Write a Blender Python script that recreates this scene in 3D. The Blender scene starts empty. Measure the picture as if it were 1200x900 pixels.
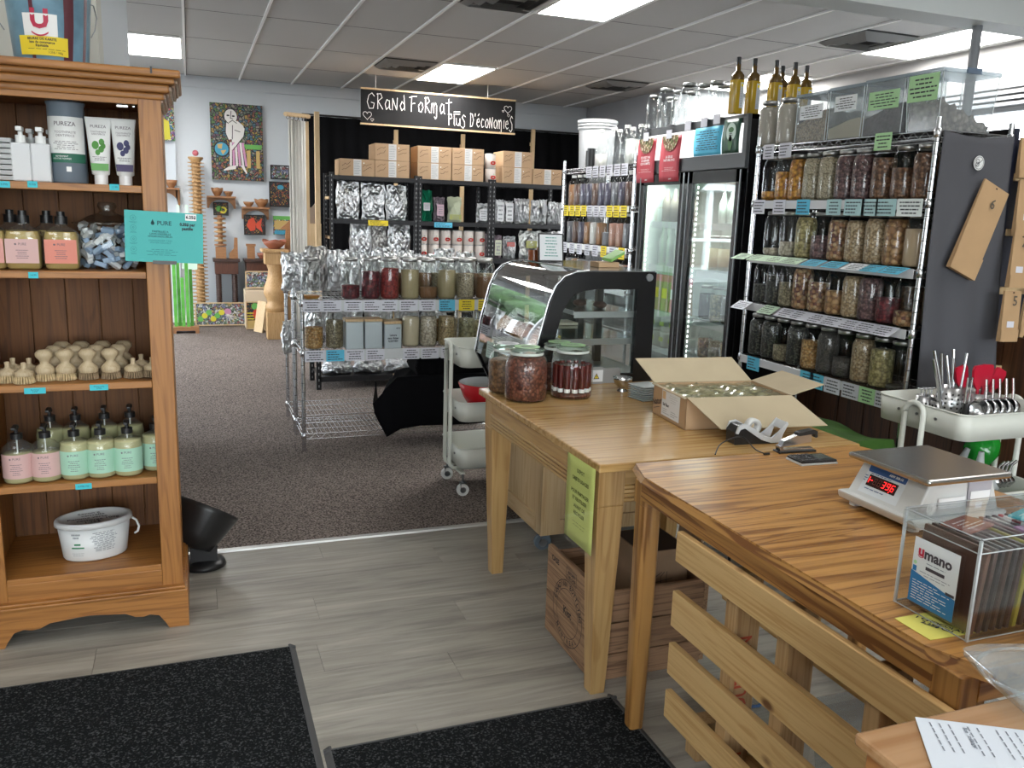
import bpy, math, random
from mathutils import Vector, Matrix
random.seed(7)
D = bpy.data
COL = bpy.context.scene.collection
SC = bpy.context.scene
V = Vector
# ---------------------------------------------------------------- camera
YAW, PITCH, ROLL, FPX, CAMH = 0.365222, -0.198178, 0.0333264, 987.3, 1.44
def _basis():
    cy, sy, cp, sp, cr, sr = math.cos(YAW), math.sin(YAW), math.cos(PITCH), math.sin(PITCH), math.cos(ROLL), math.sin(ROLL)
    f = V((sy*cp, cy*cp, sp)); r0 = V((cy, -sy, 0)); u0 = r0.cross(f)
    return r0*cr+u0*sr, -r0*sr+u0*cr, f
CR, CU, CF = _basis()
CP = V((0, 0, CAMH))
cam = D.cameras.new('camera'); camo = D.objects.new('camera', cam); COL.objects.link(camo)
camo.matrix_world = Matrix(((CR.x, CU.x, -CF.x, 0), (CR.y, CU.y, -CF.y, 0), (CR.z, CU.z, -CF.z, CAMH), (0, 0, 0, 1)))
cam.sensor_width = 36; cam.lens = FPX/1200*36; cam.clip_start = .05; cam.clip_end = 200
SC.camera = camo
# pixel of the 1200x900 photograph -> point on a real plane of the room
def ray(x, y): return CR*((x-600)/FPX) + CU*(-(y-450)/FPX) + CF
def pz(x, y, z=0.): d = ray(x, y); return CP + d*((z-CAMH)/d.z)
def py(x, y, Y): d = ray(x, y); return CP + d*(Y/d.y)
def px(x, y, X): d = ray(x, y); return CP + d*(X/d.x)
# ---------------------------------------------------------------- view, world, light
SC.view_settings.view_transform = 'Standard'; SC.view_settings.look = 'None'
SC.view_settings.gamma = 1; SC.view_settings.use_curve_mapping = False
SC.view_settings.exposure = 1.3
try:
    SC.cycles.transparent_max_bounces = 32; SC.cycles.max_bounces = 8; SC.cycles.diffuse_bounces = 4
    SC.cycles.glossy_bounces = 3; SC.cycles.transmission_bounces = 4; SC.cycles.sample_clamp_indirect = 6
    SC.cycles.caustics_reflective = False; SC.cycles.caustics_refractive = False
except Exception: pass
w = D.worlds.new('overcast_sky'); SC.world = w; w.use_nodes = True
nt = w.node_tree; bg = nt.nodes['Background']
tc = nt.nodes.new('ShaderNodeTexCoord'); sx = nt.nodes.new('ShaderNodeSeparateXYZ'); cr = nt.nodes.new('ShaderNodeValToRGB')
nt.links.new(tc.outputs['Generated'], sx.inputs[0]); nt.links.new(sx.outputs['Z'], cr.inputs[0]); nt.links.new(cr.outputs[0], bg.inputs[0])
cr.color_ramp.elements[0].position = 0.0; cr.color_ramp.elements[0].color = (.93, .96, 1, 1)
cr.color_ramp.elements[1].position = .8; cr.color_ramp.elements[1].color = (.78, .86, 1, 1)
WORLD = 6.0; bg.inputs[1].default_value = WORLD
def area(name, loc, rot, sx_, sy_, power, col=(1, 1, 1)):
    l = D.lights.new(name, 'AREA'); l.shape = 'RECTANGLE'; l.size = sx_; l.size_y = sy_; l.energy = power; l.color = col
    o = D.objects.new(name, l); COL.objects.link(o); o.location = loc; o.rotation_euler = rot; return o
# daylight entering by the shop windows (front, back left, right)
PI = math.pi
def portal(*a):
    try: area(*a).data.cycles.is_portal = True
    except Exception: pass
portal('window_portal_front', (.65, -2.69, 1.52), (PI/2, 0, 0), 6.1, 2.15, 1)
portal('window_portal_back', (-2.1, 11.13, 1.47), (-PI/2, 0, 0), 2.4, 1.95, 1)
portal('window_portal_left', (-3.68, 8.1, 1.5), (0, -PI/2, 0), 2.0, 4.8, 1)
portal('window_portal_right', (6.22, 4.97, 1.65), (0, PI/2, 0), 1.5, 2.5, 1)
PANEL = 12.5
# ---------------------------------------------------------------- object helpers
WM = {}
def link(o, parent=None, M=None):
    COL.objects.link(o); M = M or Matrix.Identity(4); WM[o.name] = M
    if parent: o.parent = parent
    return o
_SH = [(' from the left', ' from left'), ('mason jar', 'jar'), ('tall wire rack', 'right rack'), ('on the ', 'on '), ('beside the ', 'beside '), (' of the ', ' of '), (' in the ', ' in '), (' from the ', ' from '), (' with a ', ' with '), ('behind the ', 'behind '), (' the ', ' '), (' a ', ' '), ('mostly hidden by display case, ', ''), ('low jar rack', 'low rack'), ('right of the tins, ', ''), ('the ', ''), ('standing ', '')]
def fit(s):
    for a, c in _SH:
        if len(s.split()) <= 16: return s
        s = s.replace(a, c)
    return s
def thing(name, label, cat, loc=(0, 0, 0), rz=0, group=None):
    label = fit(label)
    o = D.objects.new(name, None); o.empty_display_size = .05
    o.location = loc; o.rotation_euler = (0, 0, rz)
    link(o, None, Matrix.Translation(loc) @ Matrix.Rotation(rz, 4, 'Z'))
    o['label'] = label; o['category'] = cat
    if group: o['group'] = group
    return o
def tag(o, label, cat, group=None, kind=None):
    if label: o['label'] = fit(label)
    if cat: o['category'] = cat
    if group: o['group'] = group
    if kind: o['kind'] = kind
    return o
def dup(root, loc, rz=None, label=None, group=None, scale=None):
    r = root.copy(); COL.objects.link(r); r.location = loc
    if rz is not None: r.rotation_euler = (0, 0, rz)
    if scale: r.scale = (scale,)*3
    if label: r['label'] = fit(label)
    if group: r['group'] = group
    WM[r.name] = Matrix.Translation(loc) @ Matrix.Rotation(r.rotation_euler.z, 4, 'Z')
    for ch in list(root.children):
        c = ch.copy(); COL.objects.link(c); c.parent = r
        for g in ch.children:
            d = g.copy(); COL.objects.link(d); d.parent = c
    return r
def frame(o, x, y):
    x = V(x).normalized(); y = V(y); y = (y-x*y.dot(x)).normalized(); z = x.cross(y); o = V(o)
    return Matrix(((x.x, y.x, z.x, o.x), (x.y, y.y, z.y, o.y), (x.z, y.z, z.z, o.z), (0, 0, 0, 1)))
def FL(o): return frame(o, (0, -1, 0), (0, 0, 1))     # a sheet that faces -X
def FN(o): return frame(o, (1, 0, 0), (0, 0, 1))      # a sheet that faces -Y
def FT(o, rz=0): return frame(o, (math.cos(rz), math.sin(rz), 0), (-math.sin(rz), math.cos(rz), 0))  # faces up
class B:
    def __init__(s): s.v = []; s.f = []; s.m = []; s.s = []
    def add(s, vs, fs, mat=0, smooth=False, M=None):
        n = len(s.v)
        s.v += [tuple(M @ V(p)) for p in vs] if M is not None else [tuple(p) for p in vs]
        for f in fs: s.f.append([i+n for i in f]); s.m.append(mat); s.s.append(smooth)
        return s
    def box(s, x0, x1, y0, y1, z0, z1, mat=0, M=None):
        return s.add([(x0,y0,z0),(x1,y0,z0),(x1,y1,z0),(x0,y1,z0),(x0,y0,z1),(x1,y0,z1),(x1,y1,z1),(x0,y1,z1)],
            [(3,2,1,0),(4,5,6,7),(0,1,5,4),(1,2,6,5),(2,3,7,6),(3,0,4,7)], mat, False, M)
    def frus(s, c, a, b, z0, z1, mat=0, M=None, c1=None):   # tapered box: half sizes a at z0, b at z1
        x, y = c; X, Y = c1 or c
        return s.add([(x-a[0],y-a[1],z0),(x+a[0],y-a[1],z0),(x+a[0],y+a[1],z0),(x-a[0],y+a[1],z0),(X-b[0],Y-b[1],z1),(X+b[0],Y-b[1],z1),(X+b[0],Y+b[1],z1),(X-b[0],Y+b[1],z1)],
            [(3,2,1,0),(4,5,6,7),(0,1,5,4),(1,2,6,5),(2,3,7,6),(3,0,4,7)], mat, False, M)
    def prism(s, poly, t0, t1, mat=0, M=None, smooth=False):   # polygon in local XY extruded along local Z
        n = len(poly)
        vs = [(p[0], p[1], t0) for p in poly] + [(p[0], p[1], t1) for p in poly]
        fs = [tuple(range(n))[::-1], tuple(range(n, 2*n))]
        s.add(vs, fs, mat, False, M)
        return s.add(vs, [(i, (i+1) % n, n+(i+1) % n, n+i) for i in range(n)], mat, smooth, M)
    def lathe(s, prof, c=(0, 0, 0), seg=20, mat=0, M=None, sx=1, sy=1, pw=2.0, smooth=True):
        vs = []; k = len(prof)
        for i in range(seg):
            a = 2*PI*i/seg; ca, sa = math.cos(a), math.sin(a)
            if pw != 2:
                ca = math.copysign(abs(ca)**(2/pw), ca); sa = math.copysign(abs(sa)**(2/pw), sa)
            for r, z in prof: vs.append((c[0]+r*ca*sx, c[1]+r*sa*sy, c[2]+z))
        fs = []
        for i in range(seg):
            j = (i+1) % seg
            for t in range(k-1):
                fs.append((i*k+t, j*k+t, j*k+t+1, i*k+t+1))
        return s.add(vs, fs, mat, smooth, M)
    def cyl(s, c, r, z0, z1, seg=16, mat=0, r1=None, M=None):
        r1 = r if r1 is None else r1; e = 1e-5
        return s.lathe([(e, z0), (r, z0)], c, seg, mat, M, smooth=False).lathe([(r, z0), (r1, z1)], c, seg, mat, M).lathe([(r1, z1), (e, z1)], c, seg, mat, M, smooth=False)
    def tube(s, pts, r, seg=8, mat=0, cap=True, M=None, closed=False):
        pts = [V(p) for p in pts]; n = len(pts); vs = []; fs = []
        prev = None
        for i, p in enumerate(pts):
            if closed: t = pts[(i+1) % n]-pts[i-1]
            else: t = pts[min(i+1, n-1)]-pts[max(i-1, 0)]
            t.normalize()
            if prev is None: a = t.orthogonal().normalized()
            else:
                a = prev-t*prev.dot(t)
                a = a.normalized() if a.length > 1e-6 else t.orthogonal().normalized()
            prev = a; b = t.cross(a); rr = r[i] if isinstance(r, (list, tuple)) else r
            for k in range(seg):
                q = 2*PI*k/seg; vs.append(p+a*(rr*math.cos(q))+b*(rr*math.sin(q)))
        for i in range(n if closed else n-1):
            for k in range(seg):
                A = i*seg+k; Bq = i*seg+(k+1) % seg; j = (i+1) % n
                fs.append((A, Bq, j*seg+(k+1) % seg, j*seg+k))
        s.add(vs, fs, mat, True, M)
        if cap and not closed: s.add(vs[:seg], [tuple(range(seg))[::-1]], mat, False, M); s.add(vs[-seg:], [tuple(range(seg))], mat, False, M)
        return s
    def grid(s, fn, nu, nv, mat=0, smooth=True, M=None):
        vs = [fn(i/nu, j/nv) for j in range(nv+1) for i in range(nu+1)]; w_ = nu+1
        return s.add(vs, [(j*w_+i, j*w_+i+1, (j+1)*w_+i+1, (j+1)*w_+i) for j in range(nv) for i in range(nu)], mat, smooth, M)
    def ball(s, c, r, seg=12, rings=8, mat=0, sx=1, sy=1, sz=1, M=None):
        return s.lathe([(max(r*math.sin(PI*i/rings), 1e-5), -r*sz*math.cos(PI*i/rings)) for i in range(rings+1)], c, seg, mat, M, sx, sy)
    def build(s, name, mats, parent=None, bevel=0, world=False, solid=0, sub=0):
        me = D.meshes.new(name)
        vs = s.v
        if world and parent:
            Mi = WM[parent.name].inverted(); vs = [tuple(Mi @ V(p)) for p in vs]
        me.from_pydata(vs, [], s.f)
        if not isinstance(mats, (list, tuple)): mats = [mats]
        for m in mats: me.materials.append(m)
        me.polygons.foreach_set('material_index', s.m); me.polygons.foreach_set('use_smooth', s.s); me.update()
        o = D.objects.new(name, me); link(o, parent, WM[parent.name].copy() if parent else None)
        if solid: md = o.modifiers.new('thick', 'SOLIDIFY'); md.thickness = solid; md.offset = 0
        if sub: md = o.modifiers.new('sub', 'SUBSURF'); md.levels = sub; md.render_levels = sub
        if bevel:
            md = o.modifiers.new('bevel', 'BEVEL'); md.width = bevel; md.segments = 2; md.limit_method = 'ANGLE'; md.angle_limit = .6
        return o
def top(s, name, mats, label, cat, group=None, origin=None, **k):
    """one-mesh thing: geometry given in world coordinates, origin moved to its base"""
    xs = [p[0] for p in s.v]; ys = [p[1] for p in s.v]; zs = [p[2] for p in s.v]
    o0 = origin or ((min(xs)+max(xs))/2, (min(ys)+max(ys))/2, min(zs))
    s.v = [(p[0]-o0[0], p[1]-o0[1], p[2]-o0[2]) for p in s.v]
    o = s.build(name, mats, None, **k); o.location = o0; WM[o.name] = Matrix.Translation(o0)
    return tag(o, label, cat, group)
def struct(s, name, mats, **k): return tag(s.build(name, mats, None, **k), None, None, None, 'structure')
# text and print
_tc = {}
def text_geo(body, size, align='CENTER', sx_=1., bold=0., lines=1.):
    key = (body, size, align, sx_, bold, lines)
    if key in _tc: return _tc[key]
    cu = D.curves.new('t', 'FONT'); cu.body = body; cu.size = size; cu.align_x = align; cu.align_y = 'CENTER'
    cu.resolution_u = 2; cu.fill_mode = 'FRONT'; cu.offset = bold; cu.space_line = lines
    o = D.objects.new('t', cu); me = D.meshes.new_from_object(o)
    r = ([(v.co.x*sx_, v.co.y, 0) for v in me.vertices], [tuple(p.vertices) for p in me.polygons])
    D.objects.remove(o); D.curves.remove(cu); D.meshes.remove(me); _tc[key] = r
    return r
def T(b, body, size, M, x=0, y=0, mat=0, align='CENTER', sx=1., bold=0., rot=0, off=.0008, lines=1.):
    vs, fs = text_geo(body, size, align, sx, bold, lines)
    b.add(vs, fs, mat, False, M @ Matrix.Translation((x, y, off)) @ Matrix.Rotation(rot, 4, 'Z')); return b
def Q(b, M, x0, x1, y0, y1, mat=0, off=.0006):
    return b.add([(x0, y0, off), (x1, y0, off), (x1, y1, off), (x0, y1, off)], [(0, 1, 2, 3)], mat, False, M)
def PL(b, M, pts, mat=0, off=.0007):
    return b.add([(p[0], p[1], off) for p in pts], [tuple(range(len(pts)))], mat, False, M)
def disc(b, M, x, y, r, mat=0, off=.0007, r0=0, n=20, a0=0, a1=2*PI, ry=1.):
    if r0 == 0: return PL(b, M, [(x+r*math.cos(a0+(a1-a0)*i/n), y+ry*r*math.sin(a0+(a1-a0)*i/n)) for i in range(n+(0 if a1-a0 > 6.2 else 1))], mat, off)
    vs = []; 
    for i in range(n+1):
        a = a0+(a1-a0)*i/n
        vs += [(x+r*math.cos(a), y+ry*r*math.sin(a), off), (x+r0*math.cos(a), y+ry*r0*math.sin(a), off)]
    return b.add(vs, [(2*i, 2*i+2, 2*i+3, 2*i+1)[::-1] for i in range(n)], mat, False, M)
def stroke(b, M, pts, w, mat=0, off=.0008):
    """flat pen stroke through 2-D points"""
    for i in range(len(pts)-1):
        a, c = V(pts[i]), V(pts[i+1]); d = c-a
        if d.length < 1e-6: continue
        d.normalize(); n = V((-d.y, d.x))*w/2; a = a-d*w*.35; c = c+d*w*.35
        PL(b, M, [a-n, c-n, c+n, a+n], mat, off)
    return b
def fine(b, M, x0, x1, y0, y1, n, mat=0, seed=0, fill=.45, off=.0006, center=False):
    """n rows of tiny print too small to read in the photograph"""
    rnd = random.Random(seed); h = (y1-y0)/n
    for i in range(n):
        y = y1-(i+.5)*h; L = (x1-x0)*(rnd.uniform(.55, 1)); x = (x0+x1-L)/2 if center else x0; xe = x+L
        while x < xe:
            k = (x1-x0)*rnd.uniform(.08, .22); k = min(k, xe-x)
            if k > 0: Q(b, M, x, x+k, y-h*fill/2, y+h*fill/2, mat, off)
            x += k+(x1-x0)*.03
    return b
# ---------------------------------------------------------------- materials
MT = {}
def _new(name):
    m = D.materials.new(name); m.use_nodes = True; n = m.node_tree; return m, n, n.nodes['Principled BSDF']
def nd(n, t, **k):
    x = n.nodes.new('ShaderNode'+t)
    for a, v in k.items(): setattr(x, a, v)
    return x
def P(name, col, rough=.5, metal=0., bump=0., bs=60., var=0., vs=8., coat=0., emit=0., spec=None, sheen=0., trans=0., alpha=1.):
    if name in MT: return MT[name]
    m, n, p = _new(name); c = (*col, 1)
    p.inputs['Base Color'].default_value = c; p.inputs['Roughness'].default_value = rough; p.inputs['Metallic'].default_value = metal
    if spec is not None: p.inputs['Specular IOR Level'].default_value = spec
    if coat: p.inputs['Coat Weight'].default_value = coat; p.inputs['Coat Roughness'].default_value = .12
    if sheen: p.inputs['Sheen Weight'].default_value = sheen
    if trans: p.inputs['Transmission Weight'].default_value = trans
    if alpha < 1: p.inputs['Alpha'].default_value = alpha
    if emit: p.inputs['Emission Color'].default_value = c; p.inputs['Emission Strength'].default_value = emit
    t = nd(n, 'TexCoord')
    if var:
        no = nd(n, 'TexNoise'); no.inputs['Scale'].default_value = vs; no.inputs['Detail'].default_value = 5
        n.links.new(t.outputs['Object'], no.inputs['Vector']); r = nd(n, 'ValToRGB')
        r.color_ramp.elements[0].color = (*[max(0, q*(1-var)) for q in col], 1); r.color_ramp.elements[1].color = (*[min(1, q*(1+var)) for q in col], 1)
        r.color_ramp.elements[0].position = .3; r.color_ramp.elements[1].position = .7
        n.links.new(no.outputs[0], r.inputs[0]); n.links.new(r.outputs[0], p.inputs['Base Color'])
    if bump:
        no = nd(n, 'TexNoise'); no.inputs['Scale'].default_value = bs; no.inputs['Detail'].default_value = 3
        n.links.new(t.outputs['Object'], no.inputs['Vector']); bu = nd(n, 'Bump'); bu.inputs['Strength'].default_value = bump; bu.inputs['Distance'].default_value = .01
        n.links.new(no.outputs[0], bu.inputs['Height']); n.links.new(bu.outputs[0], p.inputs['Normal'])
    MT[name] = m; return m
def wood(name, c1, c2, axis=0, sc=1., rough=.4, coat=0., knots=0., fine_=1., band=.5, rings=34.):
    if name in MT: return MT[name]
    m, n, p = _new(name); p.inputs['Roughness'].default_value = rough
    if coat: p.inputs['Coat Weight'].default_value = coat; p.inputs['Coat Roughness'].default_value = .15
    t = nd(n, 'TexCoord'); mp = nd(n, 'Mapping'); s = [14*sc]*3; s[axis] = .9*sc; mp.inputs['Scale'].default_value = s
    n.links.new(t.outputs['Object'], mp.inputs[0])
    a = nd(n, 'TexNoise'); a.inputs['Scale'].default_value = 1.; a.inputs['Detail'].default_value = 2; a.inputs['Distortion'].default_value = .8
    n.links.new(mp.outputs[0], a.inputs['Vector'])
    mp2 = nd(n, 'Mapping'); s = [95*sc*fine_]*3; s[axis] = 3*sc; mp2.inputs['Scale'].default_value = s; n.links.new(t.outputs['Object'], mp2.inputs[0])
    g = nd(n, 'TexNoise'); g.inputs['Scale'].default_value = 1.; g.inputs['Detail'].default_value = 2; n.links.new(mp2.outputs[0], g.inputs['Vector'])
    # growth rings: a wave driven by the broad noise
    mu = nd(n, 'Math', operation='MULTIPLY'); mu.inputs[1].default_value = rings; n.links.new(a.outputs[0], mu.inputs[0])
    si = nd(n, 'Math', operation='SINE'); n.links.new(mu.outputs[0], si.inputs[0])
    sm = nd(n, 'MapRange', interpolation_type='SMOOTHSTEP'); sm.inputs[1].default_value = .45; sm.inputs[2].default_value = 1.; n.links.new(si.outputs[0], sm.inputs[0])
    m1 = nd(n, 'Math', operation='MULTIPLY_ADD'); m1.inputs[1].default_value = -.38*band; n.links.new(sm.outputs[0], m1.inputs[0])
    m2 = nd(n, 'Math', operation='MULTIPLY_ADD'); m2.inputs[1].default_value = 1.1; m2.inputs[2].default_value = .02; n.links.new(g.outputs[0], m2.inputs[0])
    n.links.new(m2.outputs[0], m1.inputs[2])
    r = nd(n, 'ValToRGB'); r.color_ramp.elements[0].color = (*c2, 1); r.color_ramp.elements[1].color = (*c1, 1)
    r.color_ramp.elements[0].position = .28; r.color_ramp.elements[1].position = .62
    n.links.new(m1.outputs[0], r.inputs[0]); out = r.outputs[0]
    if knots:
        vo = nd(n, 'TexVoronoi'); vo.inputs['Scale'].default_value = 1.; vo.inputs['Randomness'].default_value = 1
        mp3 = nd(n, 'Mapping'); s = [knots]*3; s[axis] = knots*.55; mp3.inputs['Scale'].default_value = s; n.links.new(t.outputs['Object'], mp3.inputs[0]); n.links.new(mp3.outputs[0], vo.inputs['Vector'])
        k = nd(n, 'ValToRGB'); k.color_ramp.elements[0].position = .06; k.color_ramp.elements[1].position = .13
        k.color_ramp.elements[0].color = (.16, .06, .02, 1); k.color_ramp.elements[1].color = (1, 1, 1, 1)
        n.links.new(vo.outputs['Distance'], k.inputs[0]); mx = nd(n, 'MixRGB', blend_type='MULTIPLY'); mx.inputs[0].default_value = .85
        n.links.new(out, mx.inputs[1]); n.links.new(k.outputs[0], mx.inputs[2]); out = mx.outputs[0]
    n.links.new(out, p.inputs['Base Color'])
    bu = nd(n, 'Bump'); bu.inputs['Strength'].default_value = .12; bu.inputs['Distance'].default_value = .004
    n.links.new(g.outputs[0], bu.inputs['Height']); n.links.new(bu.outputs[0], p.inputs['Normal'])
    MT[name] = m; return m
def gran(name, cols, sc=90., rough=.6, stretch=(1, 1, 1)):
    """heaped grains, seeds or pieces"""
    if name in MT: return MT[name]
    m, n, p = _new(name); p.inputs['Roughness'].default_value = rough
    t = nd(n, 'TexCoord'); mp = nd(n, 'Mapping'); mp.inputs['Scale'].default_value = stretch; n.links.new(t.outputs['Object'], mp.inputs[0])
    vo = nd(n, 'TexVoronoi'); vo.inputs['Scale'].default_value = sc; n.links.new(mp.outputs[0], vo.inputs['Vector'])
    se = nd(n, 'SeparateColor'); n.links.new(vo.outputs['Color'], se.inputs[0])
    r = nd(n, 'ValToRGB'); r.color_ramp.interpolation = 'CONSTANT' if len(cols) > 2 else 'LINEAR'; el = r.color_ramp.elements
    while len(el) < len(cols): el.new(.5)
    for i, c in enumerate(cols): el[i].position = i/len(cols) if len(cols) > 2 else i; el[i].color = (*c, 1)
    n.links.new(se.outputs[0], r.inputs[0]); dk = nd(n, 'ValToRGB'); dk.color_ramp.elements[0].color = (1, 1, 1, 1); dk.color_ramp.elements[1].color = (.42, .4, .38, 1)
    dk.color_ramp.elements[0].position = .35; dk.color_ramp.elements[1].position = .8
    n.links.new(vo.outputs['Distance'], dk.inputs[0]); mx = nd(n, 'MixRGB', blend_type='MULTIPLY'); mx.inputs[0].default_value = 1
    n.links.new(r.outputs[0], mx.inputs[1]); n.links.new(dk.outputs[0], mx.inputs[2]); n.links.new(mx.outputs[0], p.inputs['Base Color'])
    bu = nd(n, 'Bump', invert=True); bu.inputs['Strength'].default_value = .7; bu.inputs['Distance'].default_value = .3/sc
    n.links.new(vo.outputs['Distance'], bu.inputs['Height']); n.links.new(bu.outputs[0], p.inputs['Normal'])
    MT[name] = m; return m
def thin(name, tint=(1, 1, 1), gloss=1.0, rough=.02, op=0., opc=(.8, .85, .85), base=.045):
    """thin clear sheet: see-through with fresnel reflection, op = milky share"""
    if name in MT: return MT[name]
    m = D.materials.new(name); m.use_nodes = True; n = m.node_tree; n.nodes.clear()
    o = nd(n, 'OutputMaterial'); tr = nd(n, 'BsdfTransparent'); tr.inputs[0].default_value = (*tint, 1)
    gl = nd(n, 'BsdfGlossy'); gl.inputs['Roughness'].default_value = rough; gl.inputs[0].default_value = (gloss, gloss, gloss, 1)
    fr = nd(n, 'LayerWeight'); fr.inputs[0].default_value = .5; mx = nd(n, 'MixShader'); pw = nd(n, 'Math', operation='POWER'); pw.inputs[1].default_value = 4.5
    mu = nd(n, 'Math', operation='MULTIPLY_ADD', use_clamp=True); mu.inputs[1].default_value = .85; mu.inputs[2].default_value = base
    n.links.new(fr.outputs['Facing'], pw.inputs[0]); n.links.new(pw.outputs[0], mu.inputs[0]); n.links.new(mu.outputs[0], mx.inputs[0])
    src = tr.outputs[0]
    if op:
        df = nd(n, 'BsdfDiffuse'); df.inputs[0].default_value = (*opc, 1); m2 = nd(n, 'MixShader'); m2.inputs[0].default_value = op
        n.links.new(tr.outputs[0], m2.inputs[1]); n.links.new(df.outputs[0], m2.inputs[2]); src = m2.outputs[0]
    n.links.new(src, mx.inputs[1]); n.links.new(gl.outputs[0], mx.inputs[2]); n.links.new(mx.outputs[0], o.inputs[0])
    MT[name] = m; return m
def foil(name, col, rough=.28, bs=7.):
    if name in MT: return MT[name]
    m, n, p = _new(name); p.inputs['Metallic'].default_value = 1; p.inputs['Roughness'].default_value = rough; p.inputs['Base Color'].default_value = (*col, 1)
    t = nd(n, 'TexCoord'); v = nd(n, 'TexVoronoi', feature='SMOOTH_F1'); v.inputs['Scale'].default_value = bs; no = nd(n, 'TexNoise'); no.inputs['Scale'].default_value = bs*.8; no.inputs['Detail'].default_value = 4
    n.links.new(t.outputs['Object'], v.inputs['Vector']); n.links.new(t.outputs['Object'], no.inputs['Vector'])
    ad = nd(n, 'Math', operation='ADD'); n.links.new(v.outputs['Distance'], ad.inputs[0]); n.links.new(no.outputs[0], ad.inputs[1])
    bu = nd(n, 'Bump'); bu.inputs['Strength'].default_value = .8; bu.inputs['Distance'].default_value = .03; n.links.new(ad.outputs[0], bu.inputs['Height']); n.links.new(bu.outputs[0], p.inputs['Normal'])
    MT[name] = m; return m
def mosaic(name, cols, sc=40., line=.09):
    """painted patches of colour with dark outlines (a painting's surface)"""
    if name in MT: return MT[name]
    m, n, p = _new(name); p.inputs['Roughness'].default_value = .55
    t = nd(n, 'TexCoord'); no = nd(n, 'TexNoise'); no.inputs['Scale'].default_value = sc*.35; n.links.new(t.outputs['Object'], no.inputs['Vector'])
    mixv = nd(n, 'MixRGB'); mixv.inputs[0].default_value = .06; n.links.new(t.outputs['Object'], mixv.inputs[1]); n.links.new(no.outputs['Color'], mixv.inputs[2])
    vo = nd(n, 'TexVoronoi'); vo.inputs['Scale'].default_value = sc; n.links.new(mixv.outputs[0], vo.inputs['Vector'])
    ve = nd(n, 'TexVoronoi', feature='DISTANCE_TO_EDGE'); ve.inputs['Scale'].default_value = sc; n.links.new(mixv.outputs[0], ve.inputs['Vector'])
    se = nd(n, 'SeparateColor'); n.links.new(vo.outputs['Color'], se.inputs[0]); r = nd(n, 'ValToRGB'); r.color_ramp.interpolation = 'CONSTANT'; el = r.color_ramp.elements
    while len(el) < len(cols): el.new(.5)
    for i, c in enumerate(cols): el[i].position = i/len(cols); el[i].color = (*c, 1)
    n.links.new(se.outputs[0], r.inputs[0]); gt = nd(n, 'Math', operation='GREATER_THAN'); gt.inputs[1].default_value = line; n.links.new(ve.outputs['Distance'], gt.inputs[0])
    mx = nd(n, 'MixRGB'); mx.inputs[1].default_value = (.012, .012, .015, 1); n.links.new(gt.outputs[0], mx.inputs[0]); n.links.new(r.outputs[0], mx.inputs[2]); n.links.new(mx.outputs[0], p.inputs['Base Color'])
    MT[name] = m; return m
# shared materials
wall_m = P('wall paint', (.60, .64, .68), .7, bump=.03, bs=200)
wallc = P('cream wall paint', (.58, .58, .53), .7)
blackm = P('black plastic', (.012, .012, .013), .35)
blackmat = P('matt black', (.008, .008, .008), .8, spec=.1)
chrome = P('chrome', (.62, .63, .65), .22, 1.)
steel = P('brushed steel', (.55, .55, .56), .3, 1., bump=.04, bs=150)
greymetal = P('grey metal', (.25, .26, .27), .4, 1.)
white = P('white plastic', (.78, .79, .78), .4)
paper = P('white paper', (.78, .8, .82), .7)
paperb = P('blue paper', (.10, .47, .66), .7)
papery = P('yellow paper', (.80, .62, .03), .7)
paperg = P('green paper', (.42, .68, .36), .7)
ink = P('dark ink', (.03, .03, .04), .7)
inkg = P('grey ink', (.28, .3, .32), .7)
card = P('cardboard', (.50, .33, .19), .75, var=.06, vs=5)
cardl = P('cardboard inside', (.44, .36, .24), .8, var=.05)
glass = thin('clear glass', (.96, .975, .97), base=.03)
plast = thin('clear plastic', (.93, .95, .96), .8, .08, .10)
lidm = P('tin lid', (.42, .42, .41), .4, 1.)
pine = wood('pine board', (.37, .155, .036), (.235, .090, .018), 2, 1, .45, .05, knots=2.6)
# ================================================================ structure
CE = 2.92
tile_m = P('ceiling tile', (.52, .52, .51), .85, bump=.12, bs=120)
tbar = P('ceiling grid paint', (.95, .95, .94), .5)
tdark = P('grid shadow gap', (.05, .05, .05), .8)
ceil = struct(B().box(-3.6, 6.4, -2.7, 11.2, CE+.03, CE+.08), 'ceiling', tile_m)
XC = [.015+.605*k for k in range(-6, 11)]; YC = [2.6+1.21*k-.03 for k in range(-4, 8)]
def yc(j): return 3.78+1.21*j        # 3.78 4.99 6.2 7.41 8.62 9.83 11.04
lights = {(4, 4): 'second ceiling light panel, above the hanging chalkboard', (4, 1): 'large ceiling light panel at the top edge, nearest the middle of the ceiling',
          (-1, 4): 'ceiling light panel above the pine bookcase, leftmost one', (9, 1): 'ceiling light panel on the right, behind the thin grey pole',
          (9, 3): 'ceiling light panel half hidden behind the oil bottles'}
vents = {(3, 4): 'ceiling air vent left of the small light panel', (3, 1): 'ceiling air vent cut by the top edge, left of the big light panel',
         (7, 4): 'ceiling air vent in front of the right back corner', (8, 1): 'ceiling air vent left of the light panel by the grey pole'}
tile0 = B().box(.006, .599, .006, 1.204, 0, .025).build('ceiling_tile', tile_m, ceil)
first = True
for k in range(-3, 11):
    for j in range(6):
        if (k, j) in lights: continue
        x, y = .015+.605*k, yc(j)
        if x > 6.3: continue
        o = tile0 if first else tile0.copy()
        if not first: COL.objects.link(o)
        first = False; o.location = (x, y, CE)
for k in range(-3, 11):
    x = .015+.605*k
    B().box(x-.011, x+.009, 3.75, 11.1, CE-.014, CE+.004).box(x+.009, x+.015, 3.75, 11.1, CE-.003, CE+.004, 1).build('grid_runner', [tbar, tdark], ceil)
b = B()
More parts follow.
